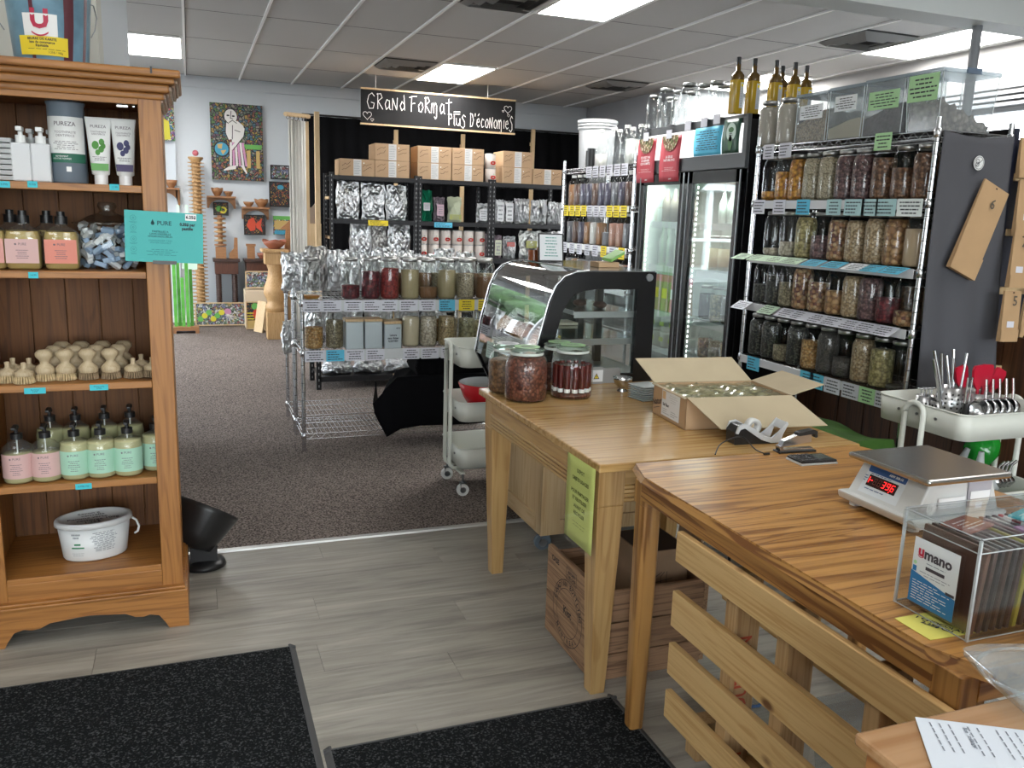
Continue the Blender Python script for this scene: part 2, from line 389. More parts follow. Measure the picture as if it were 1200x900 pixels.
for j in range(7): b.box(-1.8, 6.2, yc(j)-.003, yc(j)+.003, CE-.001, CE+.004)
b.build('cross_joints', tdark, ceil)
lamp = D.materials.new('lamp panel'); lamp.use_nodes = True; q = lamp.node_tree.nodes['Principled BSDF']
q.inputs['Base Color'].default_value = (1, 1, 1, 1); q.inputs['Emission Color'].default_value = (1, .985, .95, 1); q.inputs['Emission Strength'].default_value = PANEL
for (k, j), lab in lights.items():
    x, y = .015+.605*k, yc(j)
    t = thing('ceiling_light', lab, 'ceiling light', (x+.3, y+.6, CE-.012), 0, 'ceiling light panels')
    B().box(-.27, .27, -.575, .575, 0, .012).build('diffuser', lamp, t)
    b = B()
    for a in (-1, 1): b.box(a*.285-.015, a*.285+.015, -.59, .59, -.006, .018); b.box(-.27, .27, a*.585-.01, a*.585+.01, -.006, .018)
    b.build('frame', tbar, t)
fill_lamp = P('added fill panel', (1, .985, .95), .5, emit=3.2)  # unseen fill panels, added to brighten the entrance side
front = [(-1.1, 1.9), (1.3, 1.5), (3.7, 1.9), (-1.1, -.9), (1.3, -.9), (3.7, -.9)]
for i, (x, y) in enumerate(front):
    t = thing('ceiling_light', 'ceiling light panel over the entrance area outside the frame, %s' % ('near row left', 'near row middle', 'near row right', 'rear row left', 'rear row middle', 'rear row right')[i], 'ceiling light', (x, y, CE-.012+.03), 0, 'added entrance fill lights')
    B().box(-.27, .27, -.575, .575, 0, .012).build('diffuser', fill_lamp, t); b = B()
    for a in (-1, 1): b.box(a*.285-.015, a*.285+.015, -.59, .59, -.006, .018); b.box(-.27, .27, a*.585-.01, a*.585+.01, -.006, .018)
    b.build('frame', tbar, t)
vm = P('vent paint', (.42, .42, .41), .5)
for (k, j), lab in vents.items():
    x, y = .015+.605*k+.3, yc(j)+.3
    if (k, j) == (3, 1): y = yc(j)+.9
    if (k, j) == (8, 1): y = yc(j)+.75
    t = thing('ceiling_vent', lab, 'air vent', (x, y, CE-.002), 0, 'ceiling air vents')
    B().box(-.27, .27, -.27, .27, -.004, .0).build('backing', tdark, t)
    for i, s in enumerate((.27, .2, .13)):
        b = B()
        for a in (0, 1, 2, 3):
            M = Matrix.Rotation(a*PI/2, 4, 'Z')
            b.add([(-s, -s, -.012), (s, -s, -.012), (s-.045, -s+.045, -.04+.0), (-s+.045, -s+.045, -.04)], [(0, 1, 2, 3), (3, 2, 1, 0)], 0, False, M)
        b.build('louver', vm, t)
# floors: grey vinyl planks in front, carpet behind
def vinyl(name, c, v=.12):
    m, n, p = _new(name); p.inputs['Roughness'].default_value = .42
    t = nd(n, 'TexCoord'); oi = nd(n, 'ObjectInfo'); ad = nd(n, 'VectorMath', operation='ADD'); mul = nd(n, 'Math', operation='MULTIPLY'); mul.inputs[1].default_value = 40
    n.links.new(oi.outputs['Random'], mul.inputs[0]); cb = nd(n, 'CombineXYZ'); n.links.new(mul.outputs[0], cb.inputs[0]); n.links.new(mul.outputs[0], cb.inputs[1])
    n.links.new(t.outputs['Object'], ad.inputs[0]); n.links.new(cb.outputs[0], ad.inputs[1])
    mp = nd(n, 'Mapping'); mp.inputs['Scale'].default_value = (2.2, 26, 1); n.links.new(ad.outputs[0], mp.inputs[0])
    no = nd(n, 'TexNoise'); no.inputs['Scale'].default_value = 1; no.inputs['Detail'].default_value = 7; no.inputs['Roughness'].default_value = .62; no.inputs['Distortion'].default_value = 1.1
    n.links.new(mp.outputs[0], no.inputs['Vector'])
    m2 = nd(n, 'Mapping'); m2.inputs['Scale'].default_value = (1.2, 5, 1); n.links.new(ad.outputs[0], m2.inputs[0])
    n2 = nd(n, 'TexNoise'); n2.inputs['Scale'].default_value = 1.3; n2.inputs['Detail'].default_value = 2; n.links.new(m2.outputs[0], n2.inputs['Vector'])
    a = nd(n, 'MixRGB'); a.inputs[0].default_value = .4; n.links.new(no.outputs[0], a.inputs[1]); n.links.new(n2.outputs[0], a.inputs[2])
    r = nd(n, 'ValToRGB'); r.color_ramp.elements[0].position = .33; r.color_ramp.elements[1].position = .68
    r.color_ramp.elements[0].color = (c[0]*.55, c[1]*.54, c[2]*.53, 1); r.color_ramp.elements[1].color = (c[0]*1.3, c[1]*1.29, c[2]*1.27, 1)
    n.links.new(a.outputs[0], r.inputs[0]); n.links.new(r.outputs[0], p.inputs['Base Color'])
    bu = nd(n, 'Bump'); bu.inputs['Strength'].default_value = .1; bu.inputs['Distance'].default_value = .002; n.links.new(no.outputs[0], bu.inputs['Height']); n.links.new(bu.outputs[0], p.inputs['Normal'])
    return m
vin = vinyl('vinyl plank', (.36, .34, .30))
flo = struct(B().box(-3.6, 6.4, -2.7, 3.56, -.06, -.003), 'floor', P('plank joint', (.10, .095, .09), .8))
offs = [.47, .94, .04, .38, -.34+.0, .345, .75, .1, .55, -.1, .3, .8, .05, .6]
pm = None
for r in range(14):
    y1 = 3.56-.18*r
    for q in range(-2, 4):
        x = offs[r]+1.22*q
        if x < -2.3 or x > 3.2: continue
        if pm is None: o = B().box(0, 1.2185, -.1788, 0, -.003, 0).build('floor_plank', vin, flo); pm = o
        else: o = pm.copy(); COL.objects.link(o)
        o.location = (x, y1, 0)
b = B()
for r in range(14, 35):
    for q in range(-3, 6): x = (r*.37) % 1.22+1.22*q-1; b.box(x, x+1.2185, 3.56-.18*r-.1788, 3.56-.18*r, -.003, 0)
for r in range(14):
    b.box(-3.6, offs[r]-2.44+(1.22 if offs[r]-2.44 < -2.3 else 0)-.002, 3.56-.18*r-.1788, 3.56-.18*r, -.003, 0)
    xe = max(offs[r]+1.22*q for q in range(-2, 4) if offs[r]+1.22*q <= 3.2)+1.22
    b.box(xe, 6.4, 3.56-.18*r-.1788, 3.56-.18*r, -.003, 0)
b.build('plank_field', vin, flo)['kind'] = 'stuff'
def carpet(name, c1, c2, sc, hb=.5, rp=(.38, .62)):
    m, n, p = _new(name); p.inputs['Roughness'].default_value = .95; p.inputs['Specular IOR Level'].default_value = .1
    t = nd(n, 'TexCoord'); no = nd(n, 'TexNoise'); no.inputs['Scale'].default_value = sc; no.inputs['Detail'].default_value = 3; n.links.new(t.outputs['Object'], no.inputs['Vector'])
    r = nd(n, 'ValToRGB'); r.color_ramp.elements[0].position = rp[0]; r.color_ramp.elements[1].position = rp[1]; r.color_ramp.elements[0].color = (*c1, 1); r.color_ramp.elements[1].color = (*c2, 1)
    n.links.new(no.outputs[0], r.inputs[0]); n2 = nd(n, 'TexNoise'); n2.inputs['Scale'].default_value = 1.6; n.links.new(t.outputs['Object'], n2.inputs['Vector'])
    r2 = nd(n, 'ValToRGB'); r2.color_ramp.elements[0].color = (.85, .85, .85, 1); r2.color_ramp.elements[1].color = (1.1, 1.1, 1.1, 1); n.links.new(n2.outputs[0], r2.inputs[0])
    mx = nd(n, 'MixRGB', blend_type='MULTIPLY'); mx.inputs[0].default_value = 1; n.links.new(r.outputs[0], mx.inputs[1]); n.links.new(r2.outputs[0], mx.inputs[2]); n.links.new(mx.outputs[0], p.inputs['Base Color'])
    bu = nd(n, 'Bump'); bu.inputs['Strength'].default_value = hb; bu.inputs['Distance'].default_value = .006; n.links.new(no.outputs[0], bu.inputs['Height']); n.links.new(bu.outputs[0], p.inputs['Normal'])
    return m
struct(B().box(-3.6, 6.4, 3.56, 11.3, -.06, .006), 'floor', carpet('brown grey carpet', (.06, .048, .042), (.30, .25, .225), 120, .9))
o = struct(B().prism([(0, 0), (.034, 0), (.03, .008), (.004, .008)], -.3, 4.6, 0, frame((0, 3.545, .001), (0, 1, 0), (0, 0, 1))), 'trim_1', P('aluminium strip', (.62, .62, .60), .4, .6))
# walls
struct(B().box(-3.7, 6.3, 11.1, 11.25, 0, 0.5).box(-3.7, -3.3, 11.1, 11.25, .5, 3).box(-.9, 6.3, 11.1, 11.25, .5, 3).box(-3.3, -.9, 11.1, 11.25, 2.45, 3), 'wall_back', wall_m)
struct(B().box(5.22, 6.35, 8.76, 11.1, 0, 3), 'wall_right', P('wall paint dimmed for glare', (.36, .375, .40), .7))  # wall colour darkened here to offset glare from the ceiling panel
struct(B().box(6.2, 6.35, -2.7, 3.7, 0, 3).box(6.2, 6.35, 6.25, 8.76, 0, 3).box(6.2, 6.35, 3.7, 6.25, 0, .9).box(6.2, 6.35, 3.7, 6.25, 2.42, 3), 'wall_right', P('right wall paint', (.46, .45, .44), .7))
struct(B().box(-3.75, -3.6, -2.7, 5.7, 0, 3).box(-3.75, -3.6, 10.5, 11.2, 0, 3).box(-3.75, -3.6, 5.7, 10.5, 0, .5).box(-3.75, -3.6, 5.7, 10.5, 2.5, 3), 'wall_left', wallc)
struct(B().box(-3.6, 6.3, -2.8, -2.68, 0, .45).box(-3.6, 6.3, -2.8, -2.68, 2.6, 3).box(-3.6, -2.4, -2.8, -2.68, .45, 2.6).box(3.7, 6.3, -2.8, -2.68, .45, 2.6), 'wall_front', wallc)
struct(B().box(-3.6, -.285, 3.56, 3.76, 0, CE), 'wall_stub', wallc)
struct(B().box(-.36, -.285, 3.761, 5.5, 0, CE), 'wall_stub', wall_m)
struct(B().box(-.29, 6.2, 3.56, 3.745, 2.52, CE+.01), 'trim_beam', P('beam paint', (.66, .69, .69), .6))
struct(B().box(-.9, 5.2, 11.07, 11.1, 2.79, 2.92), 'trim_2', wall_m)
struct(B().box(-.9, 5.2, 11.085, 11.1, .0, .09), 'baseboard_back', white)
struct(B().box(-.145, -.128, 11.06, 11.1, .09, 2.79), 'trim_3', wall_m)
# windows: frames and panes
wf = P('window frame', (.32, .33, .34), .4, .3)
b = B()
for z in (.9, 2.40): b.box(6.17, 6.24, 3.7, 6.25, z-.02, z+.02)
for y in (3.7, 4.95, 6.25): b.box(6.17, 6.24, y-.02, y+.02, .9, 2.42)
o = struct(b, 'window_1', wf); B().box(6.205, 6.21, 3.7, 6.25, .9, 2.4).build('pane', glass, o)
o = B()
for k in range(4): o.box(6.10, 6.18, 3.6, 6.2, 2.42+.045*k, 2.445+.045*k)
o.build('blind_stack', P('blind slat', (.42, .44, .46), .4, .2), D.objects['window_1'])
b = B()
for z in (.5, 2.45): b.box(-3.3, -.9, 11.14, 11.2, z-.02, z+.02)
for x in (-3.3, -2.1, -.9): b.box(x-.02, x+.02, 11.14, 11.2, .5, 2.45)
o = struct(b, 'window_2', wf); B().box(-3.3, -.9, 11.165, 11.17, .5, 2.45).build('pane', glass, o)
b = B()
for z in (.45, 2.6): b.box(-2.4, 3.7, -2.77, -2.7, z-.03, z+.03)
for x in (-2.4, -.9, .6, 2.1, 3.7): b.box(x-.03, x+.03, -2.77, -2.7, .45, 2.6)
o = struct(b, 'window_3', wf)
bq = B()
for z in (.5, 2.5): bq.box(-3.72, -3.64, 5.7, 10.5, z-.03, z+.03)
for y in (5.7, 7.3, 8.9, 10.5): bq.box(-3.72, -3.64, y-.03, y+.03, .5, 2.5)
oq = struct(bq, 'window_4', wf); B().box(-3.69, -3.685, 5.7, 10.5, .5, 2.5).build('pane', glass, oq); B().box(-2.4, 3.7, -2.74, -2.735, .45, 2.6).build('pane', glass, o)
# outside: ground, a house and shrubs seen only in reflections
struct(B().box(-40, 40, -40, -2.85, -.3, -.1).box(-40, 40, 11.3, 50, -.3, -.1).box(6.4, 40, -2.85, 11.3, -.3, -.1).box(-40, -3.8, -2.85, 11.3, -.3, -.1), 'ground', P('pale paving', (.20, .20, .19), .9))
t = thing('house', 'pale house with a porch across the street, seen only as a reflection', 'house', (-10.5, 25, -.1))
B().box(-5, 4, 0, 5, 0, 3.4).build('wall', P('house siding', (.22, .13, .10), .8), t)
B().prism([(-5.6, 3.3), (4.6, 3.3), (-.5, 6.2)], -5.5, .6, 0, frame((0, 0, 0), (1, 0, 0), (0, 0, 1))).build('roof', P('house roof', (.12, .11, .11), .8), t)
b = B()
for x in (-4.8, -2, 1, 3.8): b.box(x-.08, x+.08, -1.6, -1.44, 0, 2.6)
b.box(-5, 4, -1.7, 0, 2.5, 2.7).box(-5, 4, -1.62, -1.56, .9, 1.0); b.build('porch', white, t)
leafm = P('leaf green', (.035, .07, .022), .8, bump=.8, bs=4, var=.5, vs=3)
for i, (x, y, s) in enumerate(((-4.3, 18, 1.3), (-12, 17, 2.2), (-2.2, -9, 1.8), (4.5, -10, 2.4))):
    t = thing('tree', ['round green tree across the street, reflected in the cooler glass', 'tall tree left of the reflected house', 'tree outside the shop front, left', 'tree outside the shop front, right'][i], 'tree', (x, y, -.1))
    B().cyl((0, 0, 0), .15, 0, 2, 8).build('trunk', P('bark', (.12, .08, .05), .9), t)
    b = B(); rr = random.Random(i)
    for k in range(14): b.ball((rr.uniform(-1, 1)*s*.6, rr.uniform(-1, 1)*s*.6, 2+s*.6+rr.uniform(-.6, .9)*s*.5), s*rr.uniform(.35, .6), 8, 6)
    b.build('crown', leafm, t)
# brown wainscot partition behind the wire rack on the right
bw = wood('dark brown panelling', (.085, .035, .015), (.035, .014, .007), 2, 1, .4)
pw = struct(B().box(3.5, 3.56, 1.0, 4.2, 0, .98), 'wall_partition', bw)
for i in range(16):
    B().box(3.488, 3.5, 1.0+.2*i+.004, 1.0+.2*i+.196, .02, .97).build('panel_board', bw, pw)
# thin pole from the beam
top(B().cyl((4.02, 3.66, 0), .026, 1.0, 2.52, 12).cyl((4.02, 3.66, 0), .05, .98, 1.0, 12), 'support_pole', P('pole paint', (.20, .21, .23), .45), 'thin grey pole rising to the beam behind the clear bins', 'pole')
# mats
matm = carpet('ribbed charcoal mat', (.008, .009, .010), (.11, .115, .12), 160, .5, (.52, .76))
def mat_(label, x0, x1, y0, y1):
    t = thing('floor_mat', label, 'mat', ((x0+x1)/2, (y0+y1)/2, 0), 0, 'entrance mats'); a, c = (x1-x0)/2, (y1-y0)/2
    B().box(-a+.02, a-.02, -c+.02, c-.02, .001, .009).build('pile', matm, t)
    b = B()
    for s in (-1, 1):
        b.prism([(0, 0), (.022, .0), (.022, .008), (.016, .009)], -c, c, 0, frame((s*a, 0, .0005), (-s, 0, 0), (0, 0, 1))).prism([(0, 0), (.022, .0), (.022, .008), (.016, .009)], -a, a, 0, frame((0, s*c, .0005), (0, -s, 0), (0, 0, 1)))
    b.build('rubber_edge', P('grey rubber', (.06, .062, .065), .6), t)
mat_('black entrance mat in the lower left corner', -1.3, .274, 1.45, 2.672)
mat_('black entrance mat at the bottom centre, in front of the oak table leg', .281, 1.163, .7, 2.078)
# ================================================================ gallery corner at the back left
tan = wood('turned pine', (.50, .31, .14), (.36, .20, .08), 2, 3, .5)
bowlm = wood('bowl wood', (.36, .17, .07), (.20, .09, .04), 0, 5, .5)
lightw = wood('pale bare wood', (.60, .44, .26), (.50, .34, .18), 2, 3, .6)
darkw = wood('dark stained wood', (.05, .022, .016), (.025, .012, .01), 2, 3, .4)
m_big = mosaic('big painting ground', [(.10, .13, .10), (.30, .20, .05), (.05, .13, .18), (.25, .08, .05), (.08, .16, .05), (.22, .2, .16), (.12, .06, .10)], 34, .1)
m_mix = mosaic('small painting ground', [(.35, .05, .05), (.10, .25, .10), (.5, .4, .1), (.05, .2, .35), (.6, .6, .5), (.25, .1, .3)], 55, .1)
m_dk = mosaic('dark dotted ground', [(.01, .02, .03), (.02, .04, .05), (.01, .03, .02), (.45, .25, .05), (.3, .05, .03)], 75, .12)
m_fl = mosaic('flower painting ground', [(.35, .28, .12), (.18, .20, .32), (.26, .10, .10), (.14, .22, .14), (.5, .5, .48), (.42, .44, .46), (.10, .12, .12)], 42, .07)
def painting(x0, x1, z0, z1, Y, label, ground, fr=None, lean=0, rz=0, deco=None, group=None, depth=.022):
    w_, h = x1-x0, z1-z0
    t = thing('painting', label, 'painting', ((x0+x1)/2, Y, z0), rz, group)
    R = Matrix.Rotation(lean, 4, 'X')
    M = R @ FN((0, 0, 0)); f = .014 if fr else 0
    B().box(-w_/2+f, w_/2-f, -depth, 0, f, h-f, 0, R).build('canvas', ground, t)
    if fr:
        b = B()
        for s in (-1, 1): b.box(s*w_/2-(f if s > 0 else 0), s*w_/2+(0 if s > 0 else f), -depth-.008, 0, 0, h, 0, R)
        b.box(-w_/2+f, w_/2-f, -depth-.008, 0, 0, f, 0, R).box(-w_/2+f, w_/2-f, -depth-.008, 0, h-f, h, 0, R); b.build('frame', fr, t)
    if deco:
        b = B(); ms = deco(b, M, w_, h, depth+.0015); b.build('painted_figure', ms, t)
    return t
FW = P('paint white', (.68, .66, .64), .6); FP = P('paint pink', (.55, .25, .42), .6); FB = P('paint blue', (.05, .28, .42), .6); FY = P('paint ochre', (.50, .34, .12), .6)
FG = P('paint green', (.12, .38, .08), .6); FR = P('paint red', (.60, .07, .03), .6); FK = P('paint black', (.01, .01, .012), .6); FYe = P('paint yellow', (.62, .55, .04), .6)
def sitter(b, M, w_, h, o):
    def U(pts): return [((x-.5)*w_, (1-y)*h) for x, y in pts]
    # globe
    cx, cy = (-.30)*w_, .405*h
    disc(b, M, cx, cy, .155*w_, 5, o); disc(b, M, cx, cy, .13*w_, 2, o+.0004); PL(b, M, [(cx-.08*w_, cy+.06*h), (cx+.02*w_, cy+.07*h), (cx+.0*w_, cy), (cx-.07*w_, cy+.01*h)], 3, o+.0008); PL(b, M, [(cx-.02*w_, cy-.02*h), (cx+.09*w_, cy-.01*h), (cx+.02*w_, cy-.075*h)], 3, o+.0008)
    # stool
    PL(b, M, U([(.62, .52), (.98, .52), (.96, .58), (.66, .58)]), 4, o+.0002)
    for x in (.68, .86): PL(b, M, U([(x, .6), (x+.07, .6), (x+.07, .83), (x, .83)]), 3, o+.0002)
    # striped trousers
    for k in range(6): PL(b, M, U([(.36+.045*k, .50), (.40+.045*k, .50), (.385+.06*k, .81), (.345+.06*k, .81)]), 1 if k % 2 else 0, o+.0004)
    PL(b, M, U([(.33, .82), (.47, .80), (.46, .85), (.22, .88), (.24, .86)]), 0, o+.0006); PL(b, M, U([(.55, .80), (.62, .80), (.68, .90), (.66, .91)]), 0, o+.0006)
    # torso, arms, head
    PL(b, M, U([(.35, .26), (.52, .22), (.63, .28), (.60, .38), (.52, .47), (.52, .50), (.40, .50), (.40, .44)]), 0, o+.0008)
    PL(b, M, U([(.30, .20), (.36, .20), (.40, .46), (.33, .47), (.29, .38)]), 0, o+.001)
    PL(b, M, U([(.57, .25), (.66, .32), (.62, .42), (.40, .60), (.36, .58), (.53, .44)]), 0, o+.001)
    disc(b, M, -.11*w_, .835*h, .135*w_, 5, o+.0012, ry=1.15); disc(b, M, -.11*w_, .835*h, .12*w_, 0, o+.0016, ry=1.15)
    disc(b, M, -.07*w_, .75*h, .085*w_, 0, o+.0018, ry=.8)
    for x, y in ((-.16, .845), (-.06, .84)): disc(b, M, x*w_, y*h, .03*w_, 5, o+.002, ry=.5)
    for pts in (U([(.40, .10), (.385, .19), (.43, .195)]), U([(.36, .245), (.42, .215), (.50, .25)]), U([(.42, .28), (.41, .46)]), U([(.46, .34), (.56, .36)]), U([(.30, .22), (.28, .38), (.34, .48)]), U([(.66, .30), (.63, .42), (.42, .60)])):
        stroke(b, M, pts, .008, 5, o+.0024)
    return [FW, FP, FB, FY, FG, FK]
def fishy(b, M, w_, h, o):
    PL(b, M, [(-.38*w_, .45*h), (-.28*w_, .75*h), (-.05*w_, .88*h), (.05*w_, .6*h), (.02*w_, .25*h), (-.2*w_, .18*h)], 0, o)
    PL(b, M, [(.04*w_, .55*h), (.36*w_, .85*h), (.28*w_, .5*h), (.36*w_, .15*h), (.08*w_, .35*h)], 0, o); return [FR]
def swirl(b, M, w_, h, o):
    disc(b, M, -.12*w_, .5*h, .22*h, 1, o); disc(b, M, .14*w_, .42*h, .26*h, 0, o, r0=.14*h); return [FYe, FG]
def bluehead(b, M, w_, h, o):
    disc(b, M, .02*w_, .78*h, .13*h, 0, o, ry=.7); return [FB]
def stripes(b, M, w_, h, o):
    Q(b, M, -w_*.5, w_*.5, .8*h, h, 1, o); Q(b, M, -w_*.45, w_*.45, .28*h, .75*h, 0, o); Q(b, M, -w_*.45, w_*.45, .02*h, .22*h, 2, o); return [FY, FG, FB]
def planes(b, M, w_, h, o):
    Q(b, M, -.45*w_, .45*w_, .04*h, .32*h, 1, o); disc(b, M, .1*w_, .55*h, .2*h, 0, o); 
    for k in range(3): Q(b, M, -.45*w_, -.1*w_, .36*h+.1*h*k, .40*h+.1*h*k, 3, o)
    disc(b, M, -.05*w_, .82*h, .12*h, 2, o); return [FR, FY, FG, FYe]
def bird(b, M, w_, h, o):
    disc(b, M, .12*w_, .6*h, .14*h, 0, o); 
    for k in range(5): stroke(b, M, [(.1*w_, .5*h), (.1*w_+.07*w_*k, .1*h+.05*h*k)], .006, 1, o+.0005)
    for k in range(6): disc(b, M, -.4*w_+.08*w_*k, (.3+.4*((k*7) % 3)/3)*h, .12*h, 2+k % 2, o)
    return [FP, FW, FG, FYe]
def greenbody(b, M, w_, h, o):
    PL(b, M, [(-.45*w_, .05*h), (.1*w_, .05*h), (.08*w_, .55*h), (-.3*w_, .65*h)], 0, o); disc(b, M, -.1*w_, .82*h, .06*h, 1, o); return [FYe, FB]
painting(.27, .87, 1.74, 2.63, 11.06, 'tall painting of a pale seated figure in pink striped trousers beside a globe', m_big, None, 0, 0, sitter)
painting(-.62, -.125, 2.16, 2.60, 11.06, 'dark patterned painting with a yellow-green shape, cut off by the bookcase', m_mix, None, deco=lambda b, M, w_, h, o: (PL(b, M, [(.1*w_, .03*h), (.40*w_, .03*h), (.38*w_, .5*h), (.15*w_, .62*h)], 0, o), [FYe])[1])
painting(.95, 1.18, 1.775, 1.945, 11.06, 'small bright abstract painting in red, green and white, upper one left of the curtain', m_fl, FK)
painting(.93, 1.19, 1.44, 1.745, 11.06, 'dark speckled painting with a blue head, left of the white curtain', m_dk, FK, deco=bluehead)
painting(.62, .875, 1.09, 1.335, 11.06, 'square painting of a red-orange fish on a dark dotted ground', m_dk, FK, deco=fishy)
painting(.27, .445, 1.315, 1.475, 11.06, 'little yellow-green swirl painting under the left wall bracket', m_dk, FK, deco=swirl)
painting(.97, 1.22, 1.10, 1.33, 11.06, 'striped landscape picture in green, tan and blue', m_mix, None, deco=stripes)
painting(py(228.5, 365, 10.70).x, py(290, 365, 10.70).x, .012, .29, 10.70, 'wide framed painting of a bird and flowers leaning at floor level', m_fl, lightw, -.12, deco=bird)
painting(.59, .885, .475, .68, 10.56, 'framed flower painting standing on the pale wooden box', m_fl, lightw, -.1)
painting(.57, .81, .012, .34, 10.33, 'framed painting with a red figure on the floor in front of the pale box', m_dk, lightw, -.1, deco=planes)
# leaning sandwich frame
t = thing('leaning_frame', 'narrow wooden frame leaning beside the turned wooden post', 'frame', (.76, 10.15, .006), -1.1)
for s in (-1, 1): B().box(-.09, .09, -.012, 0, 0, .36, 0, Matrix.Translation((0, s*.07, 0)) @ Matrix.Rotation(s*.18, 4, 'X')).build('panel', lightw, t)
top(B().box(.575, .885, 10.42, 10.73, .006, .46), 'plinth_box', P('pale tan board', (.62, .50, .36), .7), 'pale tan box plinth under the framed flower painting', 'plinth', bevel=.004)
# wall brackets with bowls
def bracket(x0, x1, z0, z1, label):
    t = thing('wall_bracket', label, 'shelf bracket', ((x0+x1)/2, 11.09, z0), 0, 'arched wall brackets'); w_, h = (x1-x0)/2, z1-z0
    pts = [(-w_, h), (w_, h), (w_, 0)] + [(w_*.86*math.cos(a), h*.72*math.sin(a)+.0) for a in [PI*i/12 for i in range(13)]] + [(-w_, 0)]
    B().prism(pts, 0, .03, 0, frame((0, 0, 0), (1, 0, 0), (0, 0, 1))).build('arch', bowlm, t)
    B().box(-w_, w_, -.2, 0, h-.02, h).build('board', bowlm, t); return t
def bowl(c, r, h, label, m=None, fr=0):
    b = B().lathe([(r*.45, 0), (r*.5, h*.1), (r*.85, h*.55), (r, h), (r*.92, h), (r*.7, h*.45), (1e-4, h*.2)], (0, 0, 0), 16)
    if fr: b.v = [(x, y, z+(fr*math.sin(3*math.atan2(y, x)) if z > h*.9 else 0)) for x, y, z in b.v]
    o = b.build('wooden_bowl', m or bowlm, None); o.location = c; return tag(o, label, 'bowl')
bracket(.20, .53, 1.40, 1.545, 'arched wall bracket with bowls below the tall painting, left one')
bracket(.60, .92, 1.28, 1.43, 'arched wall bracket with bowls, right one above the fish painting')
bracket(-.42, -.10, 1.42, 1.62, 'arched wall bracket at the bookcase edge, leftmost')
bowl((.32, 10.99, 1.546), .07, .09, 'square-rimmed wooden bowl on the left wall bracket', fr=.01)
bowl((.45, 10.99, 1.546), .055, .06, 'smaller wooden bowl on the left wall bracket')
bowl((.68, 10.99, 1.431), .065, .06, 'shallow brown bowl on the right wall bracket')
bowl((.83, 10.99, 1.431), .085, .09, 'wavy-rimmed wooden bowl on the right wall bracket', fr=.012)
bowl((-.19, 10.99, 1.621), .07, .09, 'wooden bowl on the bracket by the bookcase edge')
# totem tower
t = thing('totem_tower', 'tall slender tower of stacked wooden discs with spiky rims', 'sculpture', (.09, 10.86, .006))
b = B(); b.cyl((0, 0, 0), .048, 0, 1.92, 12); b.build('core', tan, t)
b0 = B().lathe([(.05, 0), (.068, .004), (.068, .016), (.05, .02)], (0, 0, 0), 12)
for k in range(16): a = PI*k/8; b0.box(.065, .092, -.004, .004, .006, .014, 0, Matrix.Rotation(a, 4, 'Z'))
o = b0.build('disc', tan, t); o.location = (0, 0, .03)
for i in range(1, 44): c = o.copy(); COL.objects.link(c); c.location = (0, 0, .03+.0435*i); c.rotation_euler = (0, 0, i*.3)
B().lathe([(.05, 0), (.085, .04), (.085, .055), (1e-4, .055)], (0, 0, 1.92), 12).build('cap', tan, t)
B().ball((0, 0, 2.02), .035).build('finial', P('dusty pink', (.50, .13, .16), .6), t)
# green posts
t = thing('green_post_stand', 'slender stand of green painted posts on a small wooden base', 'sculpture', (-.09, 10.2, .006))
B().box(-.14, .14, -.09, .09, .03, .07).box(-.14, -.10, -.09, .09, 0, .03).box(.10, .14, -.09, .09, 0, .03).build('base', bowlm, t)
gp = P('green post paint', (.11, .42, .06), .5, var=.3, vs=9)
for x, y, z1 in ((-.1, 0, .78), (-.06, .04, .80), (.03, -.02, .82), (.07, .04, .8), (-.02, 0, .62)): B().box(x-.018, x+.018, y-.012, y+.012, .07, z1).build('post', gp, t)
B().box(-.05, .11, -.03, -.025, .72, .86, 0, Matrix.Rotation(.05, 4, 'Y')).build('pale_card', P('pale mint', (.6, .8, .66), .7), t)
for x in (-.03, .06): B().box(x-.014, x+.014, 0, .01, .86, 1.42).build('pale_upright', P('pale mint', (.6, .8, .66), .7), t)
# stacked disc tower on dark table, wood blocks
def ribtable(x0, x1, label):
    t = thing('dark_side_table', label, 'table', ((x0+x1)/2, 10.91, .006), 0, 'dark side tables with ribbed legs'); w_ = (x1-x0)/2
    B().box(-w_, w_, -.16, .16, .765, .80).build('tabletop', darkw, t, bevel=.004); B().box(-w_+.02, w_-.02, -.14, .14, .62, .765).build('apron', wood('reddish dark wood', (.10, .035, .02), (.05, .018, .012), 2, 3), t)
    for x in (-w_+.06, w_-.06):
        for y in (-.11, .11):
            b = B(); prof = [(.03, 0)]
            for i in range(22): prof += [(.032, .028*i+.004), (.032, .028*i+.018), (.022, .028*i+.022)]
            b.lathe(prof, (x, y, 0), 10); b.build('leg', darkw, t)
    return t
ribtable(.24, .545, 'dark side table with ribbed legs under the small disc tower')
ribtable(.60, .91, 'dark side table with ribbed legs behind the framed flower painting')
t = thing('disc_stack', 'short tower of stacked oval wood discs on the dark side table', 'sculpture', (.335, 10.88, .808))
B().box(-.06, .06, -.05, .05, 0, .14).build('block', bowlm, t)
for i in range(7): B().lathe([(.03, 0), (.07, .008), (.07, .024), (.03, .03)], (0, 0, .145+.052*i), 12).cyl((0, 0, .145+.052*i), .028, .03, .052, 8).build('disc', tan if i % 2 else bowlm, t)
top(B().prism([(0, 0), (.10, 0), (.10, .25), (.065, .25), (.055, .12), (0, .06)], -.03, .03, 0, frame((.43, 10.88, .808), (1, 0, 0), (0, 0, 1))), 'carved_block', bowlm, 'stepped carved wood block beside the disc tower', 'sculpture')
top(B().box(.64, .73, 10.86, 10.94, .808, .96).box(.63, .74, 10.85, 10.95, .96, .985), 'carved_block', bowlm, 'square wood block on the right dark side table', 'sculpture')
